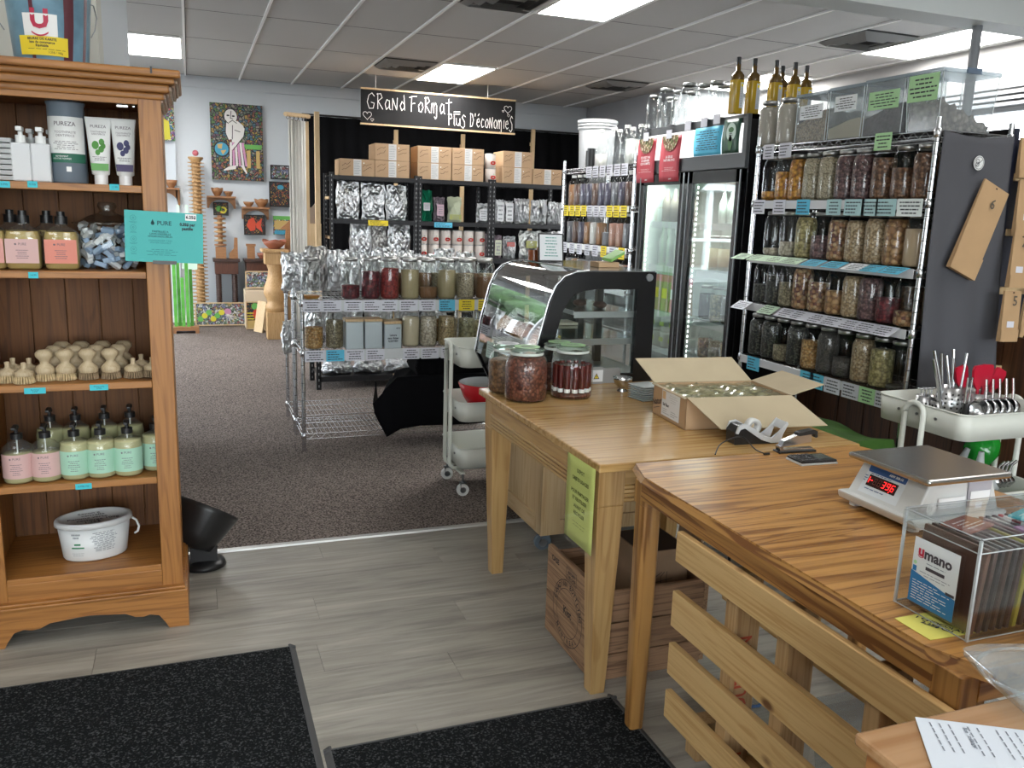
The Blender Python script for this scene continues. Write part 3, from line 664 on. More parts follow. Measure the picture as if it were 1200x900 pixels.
bowl((.82, 10.9, .808), .07, .07, 'low reddish bowl beside the square wood block', P('reddish wood', (.28, .09, .05), .5))
# turned pedestal
t = thing('turned_pedestal', 'large turned pine post standing on the carpet beside the jar rack', 'pedestal', (.85, 9.62, .006))
B().box(-.10, .10, -.10, .10, 0, .30).build('base_block', tan, t, bevel=.006)
B().lathe([(.09, .30), (.11, .33), (.115, .36), (.085, .40), (.10, .44), (.125, .50), (.12, .56), (.085, .66), (.07, .76), (.085, .80), (.085, .82)], (0, 0, 0), 20).build('shaft', tan, t)
B().box(-.11, .11, -.11, .11, .82, .95).build('capital', tan, t, bevel=.006); B().box(-.14, .14, -.14, .14, .95, .985).build('top_plate', tan, t, bevel=.005)
redw = P('reddish wood', (.28, .09, .05), .5)
bowl((.85, 9.6, .992), .13, .09, 'reddish wooden bowl with a folded rim on the turned pedestal', redw, .015)
top(B().frus((1.02, 9.75), (.05, .05), (.03, .03), .98, 1.20, 0).frus((1.02, 9.75), (.10, .03), (.01, .01), 1.20, 1.33, 0, None, (1.08, 9.75)).box(.90, 1.16, 9.6, 9.9, .95, .98), 'wooden_windmill', bowlm, 'small wooden windmill-like carving right of the pedestal bowl', 'sculpture')
top(B().cyl((1.02, 9.75, .006), .05, 0, .94, 10), 'slim_pedestal', lightw, 'slim pale pedestal behind the turned pine post', 'pedestal')
# wood box and castle
top(B().box(1.13, 1.33, 9.42, 9.62, .006, 1.275), 'box_plinth', lightw, 'tall pale wooden box plinth in front of the white curtain', 'plinth', bevel=.003)
t = thing('carved_castle', 'small carved grey-brown tower with pointed ears on the pale box plinth', 'sculpture', (1.23, 9.52, 1.276)); cm = P('weathered wood', (.26, .19, .14), .7)
B().box(-.06, .06, -.05, .05, 0, .17).build('body', cm, t)
for s in (-1, 1): B().frus((s*.045, 0), (.03, .04), (.002, .002), .17, .24, 0, None, (s*.07, 0)).build('ear', cm, t)
B().box(-.09, .09, -.08, .08, -.0, .012).build('foot', cm, t)
# white curtain on wooden pole
t = thing('white_curtain', 'white curtain hanging on a short wooden rail with rings, left of the black drape', 'curtain', (1.05, 9.0, .02))
cw = P('white cloth', (.70, .69, .66), .8, sheen=.2)
def cf(u, v):
    return (-.09+u*.19+.012*math.sin(u*26)*(1-.3*v), .28*u+.025*math.sin(u*31), .005+2.29*v)
B().grid(cf, 40, 6).build('cloth', cw, t, solid=.004)
B().box(.11, .155, -.42, -.37, 0, 2.33).build('upright', lightw, t)
B().box(.10, .145, .30, .35, 0, 2.30).build('upright', lightw, t)
B().tube([(-.13, -.1, 2.32), (.16, .40, 2.36)], .022, 8).build('rail', lightw, t)
for k in range(5): B().tube([(-.10+.05*k+.018*math.sin(a), -.04+.08*k, 2.31+.03*math.cos(a)) for a in [PI*i/5 for i in range(10)]], .003, 5, closed=True).build('ring', blackm, t)
# black drape over the back wall
t = thing('black_drape', 'black drape covering the back wall behind the shelving', 'curtain', (3.3, 10.9, .01))
blk = P('black cloth', (.006, .006, .007), .9, spec=.1)
B().grid(lambda u, v: (-1.95+3.86*u, .010*math.sin(u*150)+.012*math.sin(u*57+v*2), 2.53*v), 240, 4).build('cloth', blk, t, solid=.004)
B().tube([(-1.98, 0, 2.545), (1.9, 0, 2.545)], .012, 6).build('rod', blackm, t)
for i, x in enumerate((2.33, 3.16, 4.08)):
    top(B().box(x-.022, x+.022, 10.2, 10.24, .01, [2.38, 2.38, 2.5][i]).box(x-.03, x-.022, 10.19, 10.25, [2.22, 2.22, 2.3][i], [2.26, 2.26, 2.34][i]), 'wooden_post', lightw, 'slim bare wooden post in front of the black drape, %s' % ['left one under the chalkboard', 'middle one under the chalkboard', 'right one past the chalkboard'][i], 'post', 'drape posts')
# chalkboard
t = thing('chalkboard_sign', 'long black chalkboard sign with white handwriting hanging from the ceiling', 'sign', (2.74, 9.75, 2.385))
SW, SH = 1.83, .372
B().box(-SW/2, SW/2, 0, .018, 0, SH).build('board', P('chalkboard', (.011, .011, .012), .65, var=.25, vs=3, spec=.2), t)
for z in (-.012, SH-.006): B().box(-SW/2-.005, SW/2+.005, -.006, .024, z, z+.018).build('batten', lightw, t)
for x in (-.75, .57): B().tube([(x, .009, SH+.01), (x, .009, CE-2.385-.01)], .0035, 6).build('hanger', tbar, t)
chalk = P('chalk', (.85, .84, .82), .9)
GL = {'G': [[(.9, .8), (.6, 1), (.2, .85), (0, .4), (.25, 0), (.75, .02), (.9, .35), (.5, .4)]], 'R': [[(.15, 0), (.15, 1)], [(0, .95), (.6, 1), (.85, .75), (.2, .5), (.95, 0)]],
      'A': [[(0, 0), (.35, .8), (.5, .8), (.9, 0)], [(.2, .35), (.75, .35)]], 'a': [[(.8, .55), (.4, .65), (.1, .35), (.3, 0), (.75, .2), (.8, .6), (.85, .05), (1, 0)]],
      'N': [[(.05, 0), (.1, .75)], [(.1, .75), (.75, 0), (.85, .8)]], 'd': [[(.8, .4), (.4, .6), (.1, .3), (.35, 0), (.8, .2)], [(.7, 1), (.85, .05)]],
      'F': [[(.25, 0), (.3, .95)], [(0, .9), (.3, .98), (1, 1)], [(.3, .5), (.75, .55)]], 'o': [[(.5, .65), (.1, .4), (.2, .05), (.6, 0), (.9, .3), (.75, .6), (.45, .65)]],
      'm': [[(.0, 0), (.06, .62)], [(.05, .45), (.25, .66), (.36, .55), (.38, 0)], [(.38, .45), (.6, .68), (.76, .5), (.78, -.25), (.62, -.38), (.48, -.25)]], 't': [[(.5, 1), (.5, .1), (.8, 0)], [(0, .72), (1, .8)]],
      '=': [[(0, .3), (1, .34)], [(0, .55), (1, .6)]], 'P': [[(.2, 0), (.2, 1)], [(0, .95), (.7, 1), (.85, .65), (.2, .5)]], 'l': [[(.4, 1), (.4, .1), (.7, 0)]],
      'u': [[(0, .65), (.1, .1), (.5, 0), (.8, .3), (.85, .65), (.9, 0)]], 'S': [[(.85, .85), (.5, 1), (.15, .75), (.7, .4), (.75, 0), (.4, -.2), (0, -.05)]],
      'D': [[(.15, 0), (.15, 1)], [(0, .95), (.6, .95), (.95, .5), (.6, .05), (.1, 0)]], "'": [[(.5, 1), (.4, .8)]], 'e': [[(.1, .35), (.8, .4), (.6, .65), (.2, .55), (.1, .2), (.5, 0), (.85, .12)]],
      'E': [[(.1, .35), (.8, .4), (.6, .65), (.2, .55), (.1, .2), (.5, 0), (.85, .12)], [(.4, .85), (.7, 1)]], 'c': [[(.85, .55), (.4, .65), (.1, .3), (.4, 0), (.85, .1)]],
      'i': [[(.5, .65), (.5, .05)]], ' ': []}
def hand(b, M, s, x, y, h, adv, w_=.008, sc=.78, mat=0, off=.002):
    for k in s:
        for st in GL[k]:
            b2 = [(x+p[0]*adv*sc*(.45 if k in "l'i" else (1.25 if k in 'GmF' else 1)), y+p[1]*h) for p in st]
            stroke(b, M, b2, w_, mat, off)
        x += adv*(.5 if k in "l'i" else (.75 if k == ' ' else (1.25 if k in 'GmF' else 1)))
    return x
def heart(b, M, x, y, s, off=.002):
    pts = []
    for i in range(25):
        a = 2*PI*i/24; pts.append((x+s*.06*16*math.sin(a)**3/1, y+s*.06*(13*math.cos(a)-5*math.cos(2*a)-2*math.cos(3*a)-math.cos(4*a))))
    return stroke(b, M, pts, .005, 0, off)
b = B(); M = FN((0, -.001, 0))
hand(b, M, 'GRaNd', -.845, .165, .165, .086, .007, .82); hand(b, M, 'FoRmat', -.365, .165, .165, .078, .007, .84); hand(b, M, '=', .16, .145, .09, .09)
hand(b, M, 'PluS', .09, .045, .125, .064, .007, .85); hand(b, M, "D'EcoNomieS", .355, .045, .15, .053, .007, .85)
heart(b, M, -.845, .09, .05); heart(b, M, .82, .27, .05); heart(b, M, -.79, .045, .018); heart(b, M, .83, .20, .016); heart(b, M, .76, .245, .012)
b.build('chalk_lettering', chalk, t)
# ================================================================ left: pine bookcase and what stands on it
pineh = wood('pine board across', (.37, .155, .036), (.235, .090, .018), 0, 1, .45, .05, knots=2.6)
pined = wood('pine back board', (.175, .068, .018), (.105, .038, .010), 2, 1, .65, 0, knots=3.0)
CX0, CX1, CYF, CYB = -.67, -.07, 2.95, 3.38
t = thing('bookcase', 'open honey pine bookcase with a moulded cornice and scalloped plinth, at the left edge', 'bookcase', ((CX0+CX1)/2, (CYF+CYB)/2, 0))
def cb(b, name, mats=None, bev=.002, par=None): return b.build(name, mats or pine, par or t, world=True, bevel=bev)
cb(B().box(CX0+.004, CX0+.024, CYF+.02, CYB, .02, 1.76), 'side_panel'); cb(B().box(CX1-.024, CX1-.004, CYF+.02, CYB, .02, 1.76), 'side_panel')
cb(B().box(CX0, -.603, CYF, CYF+.02, .13, 1.76), 'stile'); cb(B().box(-.137, CX1, CYF, CYF+.02, .13, 1.76), 'stile')
cb(B().box(-.603, -.137, CYF, CYF+.02, 1.735, 1.76), 'top_rail', pineh); cb(B().box(-.603, -.137, CYF, CYF+.02, .13, .205), 'bottom_rail', pineh)
cb(B().box(-.645, -.095, CYB-.003, CYB, .02, 1.76), 'back_panel', pined)
for i in range(5): cb(B().box(-.645+.11*i+.001, -.645+.11*(i+1)-.001, CYB-.015, CYB-.003, .15, 1.76), 'back_board', pined)
shz = [1.490, 1.222, .865, .536]
for i, z in enumerate(shz): cb(B().box(-.645, -.096, CYF+.021, CYB-.016, z-.02, z), 'shelf', pineh); cb(B().box(-.602, -.138, CYF+.003, CYF+.021, z-.022, z+.0005), 'shelf_lip', pineh)
cb(B().box(-.645, -.096, CYF+.02, CYB-.016, .19, .222), 'shelf', pineh)
cb(B().box(-.602, -.138, CYF+.001, CYF+.02, .204, .224), 'shelf_lip', pineh)
for z0, z1, p in ((1.752, 1.772, .010), (1.772, 1.797, .026), (1.797, 1.815, .042), (1.815, 1.838, .060)):
    cb(B().box(CX0-p, CX1+p, CYF-p, CYB, z0, z1), 'cornice_moulding', pineh, .006)
b = B()
for k in range(7): b.box(CX1-.003+.009*k, CX1+.005+.009*k, CYF+.01, CYF+.4, 1.745+.012*k, 1.76+.012*k)
cb(b, 'cornice_end_grain', wood('pale end grain', (.45, .32, .22), (.25, .15, .10), 1, 2))
pts = [(.0, 0), (.065, 0), (.075, .02), (.095, .05), (.125, .058), (.145, .052), (.17, .055), (.20, .07), (.28, .078), (.315, .08), (.35, .078), (.43, .07), (.46, .055), (.485, .052), (.505, .058), (.535, .05), (.555, .02), (.565, 0), (.63, 0), (.63, .128), (0, .128)]
pts = [(x*.626/.63, y) for x, y in pts]
cb(B().prism(pts, 0, .02, 0, frame((CX0-.013, CYF-.006, 0), (1, 0, 0), (0, 0, 1))), 'plinth', pineh, .003)
cb(B().box(CX0-.013, CX1+.013, CYF-.03, CYB, .126, .137).box(CX0-.006, CX1+.006, CYF-.022, CYB, .137, .147), 'plinth_moulding', pineh, .003)
cb(B().box(CX1-.005, CX1+.013, CYF-.004, CYB, 0, .127), 'plinth_side'); cb(B().box(CX0-.013, CX0+.005, CYF-.004, CYB, 0, .127), 'plinth_side')
cb(B().box(-.155, -.145, CYF+.03, CYF+.05, 1.728, 1.735).box(-.20, -.165, CYF+.03, CYF+.04, 1.726, 1.735), 'cabinet_catch', chrome)
cb(B().box(-.095, -.089, CYF-.062, CYF-.058, 1.822, 1.842), 'tape_mark', blackm, 0)
tealp = P('teal tag paper', (.05, .50, .58), .7)
for x, y, w_, s in ((5, 216, 10, '5.99$'), (38, 216, 9, '4.25$'), (134, 219.5, 9, '12.99'), (39, 322.5, 9, '14.99'), (41, 458, 20, 'Recharge\n6.25$'), (116, 454, 18, 'Shampooing\n8.90$'), (98, 570, 16, '6.99$/100')):
    p = py(x, y, CYF+.001); W_ = w_/334; M = FN(p)
    o = cb(B().box(-W_/2, W_/2, -.0095, .0095, -.0008, .0006, 0, M), 'price_tag', tealp, 0)
    cb(T(B(), s, .008 if '\n' not in s else .0062, M, mat=0), 'print', ink, 0, o)
# curved label helpers (label wraps a round thing, facing -Y)
A0 = -PI/2
def wrap(b, r, z0, z1, a, mat=0, n=14, c=(0, 0), ac=0, sx=1, sy=1):
    vs = []
    for i in range(n+1):
        q = A0+ac-a+2*a*i/n; vs += [(c[0]+r*sx*math.cos(q), c[1]+r*sy*math.sin(q), z0), (c[0]+r*sx*math.cos(q), c[1]+r*sy*math.sin(q), z1)]
    return b.add(vs, [(2*i, 2*i+2, 2*i+3, 2*i+1) for i in range(n)], mat, True)
def wT(b, s, size, r, z, mat=0, ac=0, sx=1., bold=0., lines=1., ex=1, ey=1):
    vs, fs = text_geo(s, size, 'CENTER', sx, bold, lines)
    return b.add([((r)*ex*math.cos(A0+ac+x/r), r*ey*math.sin(A0+ac+x/r), z+y) for x, y, _ in vs], fs, mat)
def wF(b, r, z0, z1, a, n, mat=0, seed=0, ac=0, fill=.4, ex=1, ey=1):
    rnd = random.Random(seed); h = (z1-z0)/n
    for i in range(n):
        z = z0+(i+.5)*h; L = rnd.uniform(.5, 1)*a; q = -L
        while q < L:
            e = min(L, q+a*rnd.uniform(.15, .4)); v = []
            for u in (q, e): v += [(r*ex*math.cos(A0+ac+u), r*ey*math.sin(A0+ac+u), z-h*fill/2), (r*ex*math.cos(A0+ac+u), r*ey*math.sin(A0+ac+u), z+h*fill/2)]
            b.add(v, [(0, 2, 3, 1)], mat); q = e+a*.07
    return b
inkt = P('soft label ink', (.16, .13, .15), .7)
bottleg = thin('bottle plastic', (.97, .98, .96), .9, .04, .03)
def soap_bottle(label, loc, liq, lab, R=.05, h=.115, square=False, pump=True, group='soap pump bottles', scale=1, level=.9, pumpm=None, word='PURE', rz=0):
    t = thing('soap_bottle', label, 'bottle', loc, rz, group); pw = 5 if square else 2
    prof = [(1e-4, .001), (R*.9, .001), (R, .008), (R, h*.78), (R*.93, h*.88), (R*.6, h*.98), (R*.36, h*1.03), (R*.34, h*1.10)]
    B().lathe(prof, (0, 0, 0), 24, pw=pw).build('body', bottleg, t)
    lp = [(1e-4, .003)]+[(r*.96, z) for r, z in prof[1:] if z < h*level]+[(R*.9, h*level), (1e-4, h*level)]
    B().lathe(lp, (0, 0, 0), 20, pw=pw).build('liquid', liq, t)
    if lab:
        b = B()
        if square: b.box(-R*.9, R*.9, -R*1.005, -R*1.0, h*.15, h*.72); 
        else: wrap(b, R*1.012, h*.14, h*.74, 1.25)
        o = b.build('label', lab, t); b = B()
        if square:
            M = FN((0, -R*1.008, 0)); T(b, word, .011, M, .002, h*.60, sx=.9); disc(b, M, -.017, h*.60, .003); fine(b, M, -.018, .018, h*.25, h*.48, 5, center=True, fill=.3)
        else:
            wT(b, word, .0105, R*1.02, h*.64, ac=.05); wT(b, 'o', .008, R*1.02, h*.64, ac=-.34, bold=.001); wF(b, R*1.02, h*.22, h*.52, .38, 6, seed=3, fill=.28)
        b.build('label_print', inkt, o)
    if pump:
        pm_ = pumpm or blackm; z = h*1.07
        b = B().cyl((0, 0, 0), R*.38, z, z+.018, 14).cyl((0, 0, 0), R*.13, z+.018, z+.034, 8).cyl((0, 0, 0), R*.2, z+.034, z+.044, 10)
        b.box(-.006, .006, -R*.95, .006, z+.038, z+.046); b.build('pump', pm_, t, bevel=.001)
        B().tube([(0, 0, h*.1), (0, 0, z)], .0025, 6).build('dip_tube', white, t)
    return t
amber = P('amber soap', (.42, .30, .10), .15, spec=.6); clearl = P('pale soap', (.46, .44, .24), .15, spec=.6)
pinkl = P('pink label', (.66, .31, .28), .6); pinkp = P('pale pink label', (.62, .40, .38), .6); coral = P('coral label', (.68, .24, .18), .6); mint = P('mint label', (.36, .60, .46), .6)
Z1, Z2, Z3, Z4, Z5 = 1.4915, 1.2235, .8665, .5375, .2245
# --- top shelf
t = thing('plastic_tubs', 'stack of clear ribbed plastic tubs at the left end of the top bookcase shelf', 'container', (-.545, 3.06, Z1))
for i in range(8):
    B().frus((0, 0), (.045, .045), (.048, .048), .0015+.016*i, .0145+.016*i).build('tub', P('frosted plastic', (.50, .52, .53), .35), t, bevel=.002)
wb = P('frosted white bottle', (.62, .64, .66), .4)
def refill(label, loc):
    t = thing('pump_bottle', label, 'bottle', loc, 0, 'white square pump bottles')
    B().box(-.027, .027, -.027, .027, 0, .115).build('body', wb, t, bevel=.005)
    B().cyl((0, 0, 0), .015, .115, .138, 12).cyl((0, 0, 0), .007, .138, .15, 8).box(-.009, .009, -.03, .009, .15, .163).build('pump', white, t, bevel=.002); return t
a = refill('white square pump bottle on the top shelf, left of the pair in front', (-.476, 3.04, Z1))
for lab, x, y in (('white square pump bottle beside the big grey toothpaste bottle', -.422, 3.04), ('white pump bottle in the second row, behind the left one', -.462, 3.13), ('white pump bottle in the second row, behind the right one', -.405, 3.13), ('white pump bottle at the back, third row', -.39, 3.22)): dup(a, (x, y, Z1), 0, lab)
t = thing('toothpaste_bottle', 'large grey toothpaste refill bottle with a white and green label', 'bottle', (-.351, 3.07, Z1)); gb = P('blue grey plastic', (.15, .19, .235), .35)
B().lathe([(1e-4, 0), (.05, 0), (.053, .006), (.053, .235), (.056, .240), (.056, .246), (1e-4, .246)], (0, 0, 0), 28).build('body', gb, t); B().cyl((0, 0, 0), .022, .246, .262, 16).build('cap', gb, t)
o = wrap(B(), .0536, .09, .20, 1.2).build('label', white, t); b = B(); wT(b, 'PUREZA', .0175, .0545, .178, sx=1., bold=.0002); wT(b, 'TOOTHPASTE\nDENTIFRICE', .010, .0545, .148); wF(b, .0545, .10, .128, .7, 5, fill=.3); b.build('label_print', inkt, o)
o = wrap(B(), .0538, .062, .09, 1.2).build('green_band', P('dark green band', (.02, .13, .08), .6), t); b = B(); wT(b, 'PEPPERMINT\nMENTHE POIVREE', .007, .0546, .077, ac=-.25); b.build('band_print', white, o)
wrap(B(), .0538, .035, .05, .13, ac=.1).build('sticker', white, t)
def toothtube(label, loc, band, pic):
    t = thing('toothpaste_tube', label, 'tube', loc, 0, 'toothpaste tubes')
    b = B(); n = 16; vs = []
    for k, (rx, ry, z) in enumerate(((.019, .019, .028), (.026, .021, .032), (.030, .019, .09), (.035, .010, .17), (.0385, .0018, .197), (.0385, .0018, .205))):
        vs += [(rx*math.cos(2*PI*i/n), ry*math.sin(2*PI*i/n), z) for i in range(n)]
    fs = [(k*n+i, k*n+(i+1) % n, (k+1)*n+(i+1) % n, (k+1)*n+i) for k in range(5) for i in range(n)]; fs.append(tuple(range(5*n, 6*n)))
    b.add(vs, fs, 0, True).build('body', white, t); B().cyl((0, 0, 0), .0195, 0, .029, 16).build('cap', P('white cap', (.8, .8, .8), .3), t)
    M = frame((0, -.0235, .03), (1, 0, 0), (0, .0185, .16)); b = B()
    PL(b, M, [(-.024, .012), (.024, .012), (.0255, .034), (-.0255, .034)], 0, .002); b.build('band', band, t)
    b = B(); T(b, 'PUREZA', .0125, M, 0, .147, 1, off=.003); T(b, 'TOOTHPASTE\nDENTIFRICE', .007, M, 0, .127, 1, off=.003)
    for x, y, r in ((-.010, .09, .010), (.008, .10, .008), (.006, .078, .008), (.012, .088, .007), (-.004, .068, .007)): disc(b, M, x, y, r, 0, .003, ry=1.3)
    fine(b, M, -.02, .02, .042, .056, 3, 1, 2, .35, .003, True); b.build('label_print', [pic, inkt], t)
toothtube('toothpaste tube with green mint leaves and a green band', (-.258, 3.035, Z1), P('green band', (.12, .34, .09), .5), P('mint leaf print', (.08, .28, .05), .6))
toothtube('toothpaste tube with dark berries and a violet band', (-.187, 3.035, Z1), P('violet band', (.045, .03, .10), .5), P('berry print', (.05, .05, .14), .6))
# --- second shelf
for i, (x, y, m, lab) in enumerate(((-.585, 3.05, pinkl, 'pink labelled soap bottle cut off by the left edge, second shelf'), (-.490, 3.05, pinkp, 'pale pink labelled soap bottle with black cap, second shelf'), (-.383, 3.05, coral, 'coral labelled soap bottle left of the lidded tablet jar'),
        (-.545, 3.17, pinkl, 'soap bottle behind the two left ones on the second shelf'), (-.44, 3.17, pinkp, 'soap bottle behind, left of the coral one'))):
    R_ = .0505; t = soap_bottle(lab, (x, y, Z2), amber, m, R_, .13, True, False, 'squarish pink soap bottles')
    B().cyl((0, 0, 0), .019, .14, .165, 12).cyl((0, 0, 0), .012, .165, .18, 10).build('pump', blackm, t)
t = thing('tablet_jar', 'round glass jar with a domed lid full of wrapped white and blue dishwasher tablets', 'jar', (-.252, 3.095, Z2))
B().lathe([(1e-4, .001), (.085, .001), (.098, .012), (.102, .05), (.102, .11), (.096, .132), (.086, .145)], (0, 0, 0), 32).build('glass_body', glass, t)
B().lathe([(.105, .142), (.108, .147), (.085, .152), (.06, .168), (.028, .178), (.022, .186), (.030, .20), (.026, .212), (1e-4, .216)], (0, 0, 0), 32).build('glass_lid', thin('smoky glass lid', (.72, .70, .66), .9, .05, .05, (.3, .28, .25)), t)
rr = random.Random(5); tabm = [P('tablet wrap white', (.62, .64, .66), .25), P('tablet wrap blue', (.28, .38, .52), .25)]; tab = []
for i in range(74):
    z = .012+.0155*(i//9); a = i*2.4+rr.uniform(-.2, .2); r_ = .074 if i % 9 < 8 else .03
    M = Matrix.Translation((r_*math.cos(a), r_*math.sin(a), z+.004)) @ Matrix.Rotation(a+PI/2+rr.uniform(-.5, .5), 4, 'Z') @ Matrix.Rotation(rr.uniform(-.8, .8), 4, 'Y') @ Matrix.Rotation(rr.uniform(-.5, .5), 4, 'X')
    if i < 2: o = B().box(-.019, .019, -.009, .009, -.008, .008).build('tablet', tabm[i], t, bevel=.003); tab.append(o)
    else: o = tab[0 if rr.random() < .68 else 1].copy(); COL.objects.link(o)
    o.matrix_local = M
# teal shelf sign
t = thing('teal_sign', 'teal product sign with handwritten price clipped to the bookcase front', 'sign', (-.08, 2.925, 1.255), 0)
teal = P('teal card', (.055, .42, .40), .55); Mb = Matrix.Rotation(.03, 4, 'Y'); B().box(-.115, .115, -.0015, .0015, 0, .158, 0, Mb).build('card', teal, t)
M = Mb @ FN((0, -.002, 0)); b = B()
T(b, 'PURE', .0185, M, .0, .122, 0, bold=.0003); disc(b, M, -.034, .121, .0055, 0); PL(b, M, [(-.039, .123), (-.029, .123), (-.034, .134)], 0)
T(b, '0.35$ par\npastille', .013, M, .068, .115, 1, bold=.0005, sx=.9)
T(b, 'PASTILLES A\nLAVE-VAISSELLE\nHYDROSOLUBLES', .0078, M, -.012, .088, 0, lines=1.0, bold=.0001, sx=1.15); T(b, 'DISHWASHER TABS\nWATER-SOLUBLE', .0068, M, -.012, .064, 2, sx=1.15)
fine(b, M, -.055, .04, .02, .042, 4, 2, 4, .3, center=True)
for k, y in enumerate((.135, .105, .07, .038)): disc(b, M, -.09, y, .0085, 2, r0=.0076, n=20); disc(b, M, -.09, y, .003, 2, r0=.0018); fine(b, M, -.102, -.078, y-.017, y-.011, 2, 2, k, .4, center=True)
b.build('print', [P('teal dark ink', (.01, .09, .10), .6), ink, P('teal mid ink', (.02, .22, .22), .6)], t)
b = B(); Q(b, M, .062, .095, .135, .155, 0, .0008); b.build('sticker', white, t); b = B(); T(b, '6.25$', .013, M, .0785, .145, 0, bold=.0006, off=.0012); b.build('sticker_print', ink, t)
B().box(-.035, .035, -.006, .004, -.006, .005, 0, Mb).build('clip', P('dark clip', (.06, .06, .06), .4), t)
# --- third shelf: brushes
bw_ = wood('beech', (.50, .40, .26), (.42, .32, .19), 2, 2, .5); bris = P('plant bristle', (.48, .36, .20), .9, var=.3, vs=60); brisd = P('dark bristle', (.24, .17, .10), .9, var=.3, vs=60)
def brush(label, loc, dark=False, small=False):
    t = thing('dish_brush', label, 'brush', loc, 0, 'small dish brush heads' if small else 'wooden knob brushes')
    b = B(); rr = random.Random(3); n = 26
    for ring, m_ in ((.026, 22), (.018, 14), (.008, 8)):
        for i in range(m_):
            a = 2*PI*i/m_; x, y = ring*math.cos(a), ring*math.sin(a); s = 1.08
            b.tube([(x*s*1.05, y*s*1.05, 0), (x*.9, y*.9, .026)], [.0035, .003], 5, cap=False)
    b.build('bristles', brisd if dark else bris, t)
    if small: B().lathe([(.026, .022), (.028, .025), (.028, .034), (.020, .040), (.010, .044), (.007, .05), (.008, .064), (1e-4, .066)], (0, 0, 0), 16).build('head', bw_, t)
    else: B().lathe([(.026, .022), (.029, .025), (.030, .038), (.022, .048), (.013, .056), (.016, .066), (.026, .078), (.027, .088), (.018, .098), (1e-4, .100)], (0, 0, 0), 20).build('knob_handle', bw_, t)
    return t
k = brush('pale wooden knob brush on the third shelf, leftmost of the front row', (-.466, 3.03, Z3)); kd = None
cols = [(54, 'leftmost'), (78, 'second from left'), (104.5, 'third from left'), (131, 'rightmost')]
for i, (x, w_) in enumerate(cols):
    X = py(x, 447, 3.03).x
    if i == 0: k.location.x = X
    elif i < 2: dup(k, (X, 3.03, Z3), 0, 'pale wooden knob brush on the third shelf, %s of the front row' % w_)
    elif i == 2: kd = brush('dark bristled knob brush on the third shelf, %s of the front row' % w_, (X, 3.03, Z3), True)
    else: dup(kd, (X, 3.03, Z3), 0, 'dark bristled knob brush on the third shelf, %s of the front row' % w_)
    for r_ in (1, 2): dup(k if i < 2 else kd, (X+.012*r_+.006, 3.03+.085*r_, Z3), 0, 'wooden knob brush, %s column, row %s behind the front' % (w_, ['', 'directly', 'second'][r_]))
s = brush('small brush head at the left end of the third shelf, front', (py(10, 450, 3.02).x, 3.02, Z3), False, True)
for x, y, lab in ((29, 2.995, 'small brush head just left of the knob brushes, front'), (17, 3.09, 'small brush head behind, at the left end of the third shelf'), (36, 3.08, 'small brush head behind, next to the knob brushes'), (-6, 3.05, 'small brush head cut off by the left edge')): dup(s, (py(x, 450, y).x, y, Z3), 0, lab)
s = brush('small dark bristled brush head right of the knob brushes', (py(157, 445, 3.03).x, 3.03, Z3), True, True)
dup(s, (py(162, 445, 3.03).x+.008, 3.105, Z3), 0, 'small dark brush head behind the right-hand one'); dup(s, (py(182, 445, 3.06).x-.006, 3.04, Z3), 0, 'small dark brush head half hidden by the right stile')
# --- fourth shelf: pump soaps
for i, (x, m, lab) in enumerate(((22, pinkp, 'pink labelled pump soap, leftmost on the fourth shelf'), (55, pinkp, 'pink labelled pump soap next to the mint ones'), (89, mint, 'mint labelled pump soap, leftmost of the mint ones'), (119.5, mint, 'mint labelled pump soap in the middle of the shelf'),
        (151, mint, 'mint labelled pump soap, right one in the front row'), (184, mint, 'mint labelled pump soap half behind the right stile'))):
    Y = 3.02+(.04 if i == 5 else 0); X = py(x, 545, Y).x
    soap_bottle(lab, (X, Y, Z4), clearl, m, .0468, .132, False, True, 'round pump soap bottles', level=.72 if i < 2 else .93)
for i, x in enumerate((56, 86, 120, 150)):
    soap_bottle('unlabelled looking pump soap in the back row of the fourth shelf, %s' % ['leftmost', 'second', 'third', 'rightmost'][i], (py(x, 520, 3.16).x-.02+.03, 3.17, Z4), clearl, None, .046, .15, False, True, 'back row pump soaps')
# --- bottom: oval tub
t = thing('soap_tub', 'white oval tub of soap with a handwritten lid standing in the bottom of the bookcase', 'tub', (-.355, 3.115, Z5), .22)
wt = P('tub plastic', (.70, .71, .71), .35)
ox, oy = 1, .70
B().lathe([(1e-4, 0), (.098, 0), (.102, .006), (.116, .125), (1e-4, .125)], (0, 0, 0), 36, sy=oy).build('body', wt, t)
B().lathe([(1e-4, .133), (.104, .133), (.108, .139), (.121, .138), (.124, .132), (.124, .121), (.119, .118)], (0, 0, 0), 36, sy=oy+.02).build('lid', P('tub lid', (.62, .62, .62), .35), t)
b = B(); M = FT((0, 0, .1335))
for i, (s_, x, y) in enumerate((('Savon a', -.01, .045), ('vaisselle', .0, .022), ('Pomme verte', -.02, -.002), ('recharge 100g', .01, -.026), ('1.25$', -.01, -.048))): T(b, s_, .022, M, x, y, bold=.0003, sx=1.05)
b.build('lid_writing', ink, t)
b = B(); wF(b, .1145, .085, .106, .14, 2, 0, 4, ac=-.62, fill=.6, ey=oy)
wrapo = B(); wrap(wrapo, .110, .062, .068, .10, 1, 8, ac=-.60, sy=oy); wrap(wrapo, .109, .050, .055, .2, 1, 8, ac=-.6, sy=oy)
wF(b, .1145, .035, .105, .42, 12, 0, 8, ac=.18, fill=.4, ey=oy); wF(b, .110, .022, .036, .2, 2, 0, 5, ac=-.6, fill=.2, ey=oy); b.build('tub_print', inkg, t)
for v in range(len(wrapo.v)): wrapo.v[v] = (wrapo.v[v][0]*1.012, wrapo.v[v][1]*1.015, wrapo.v[v][2])
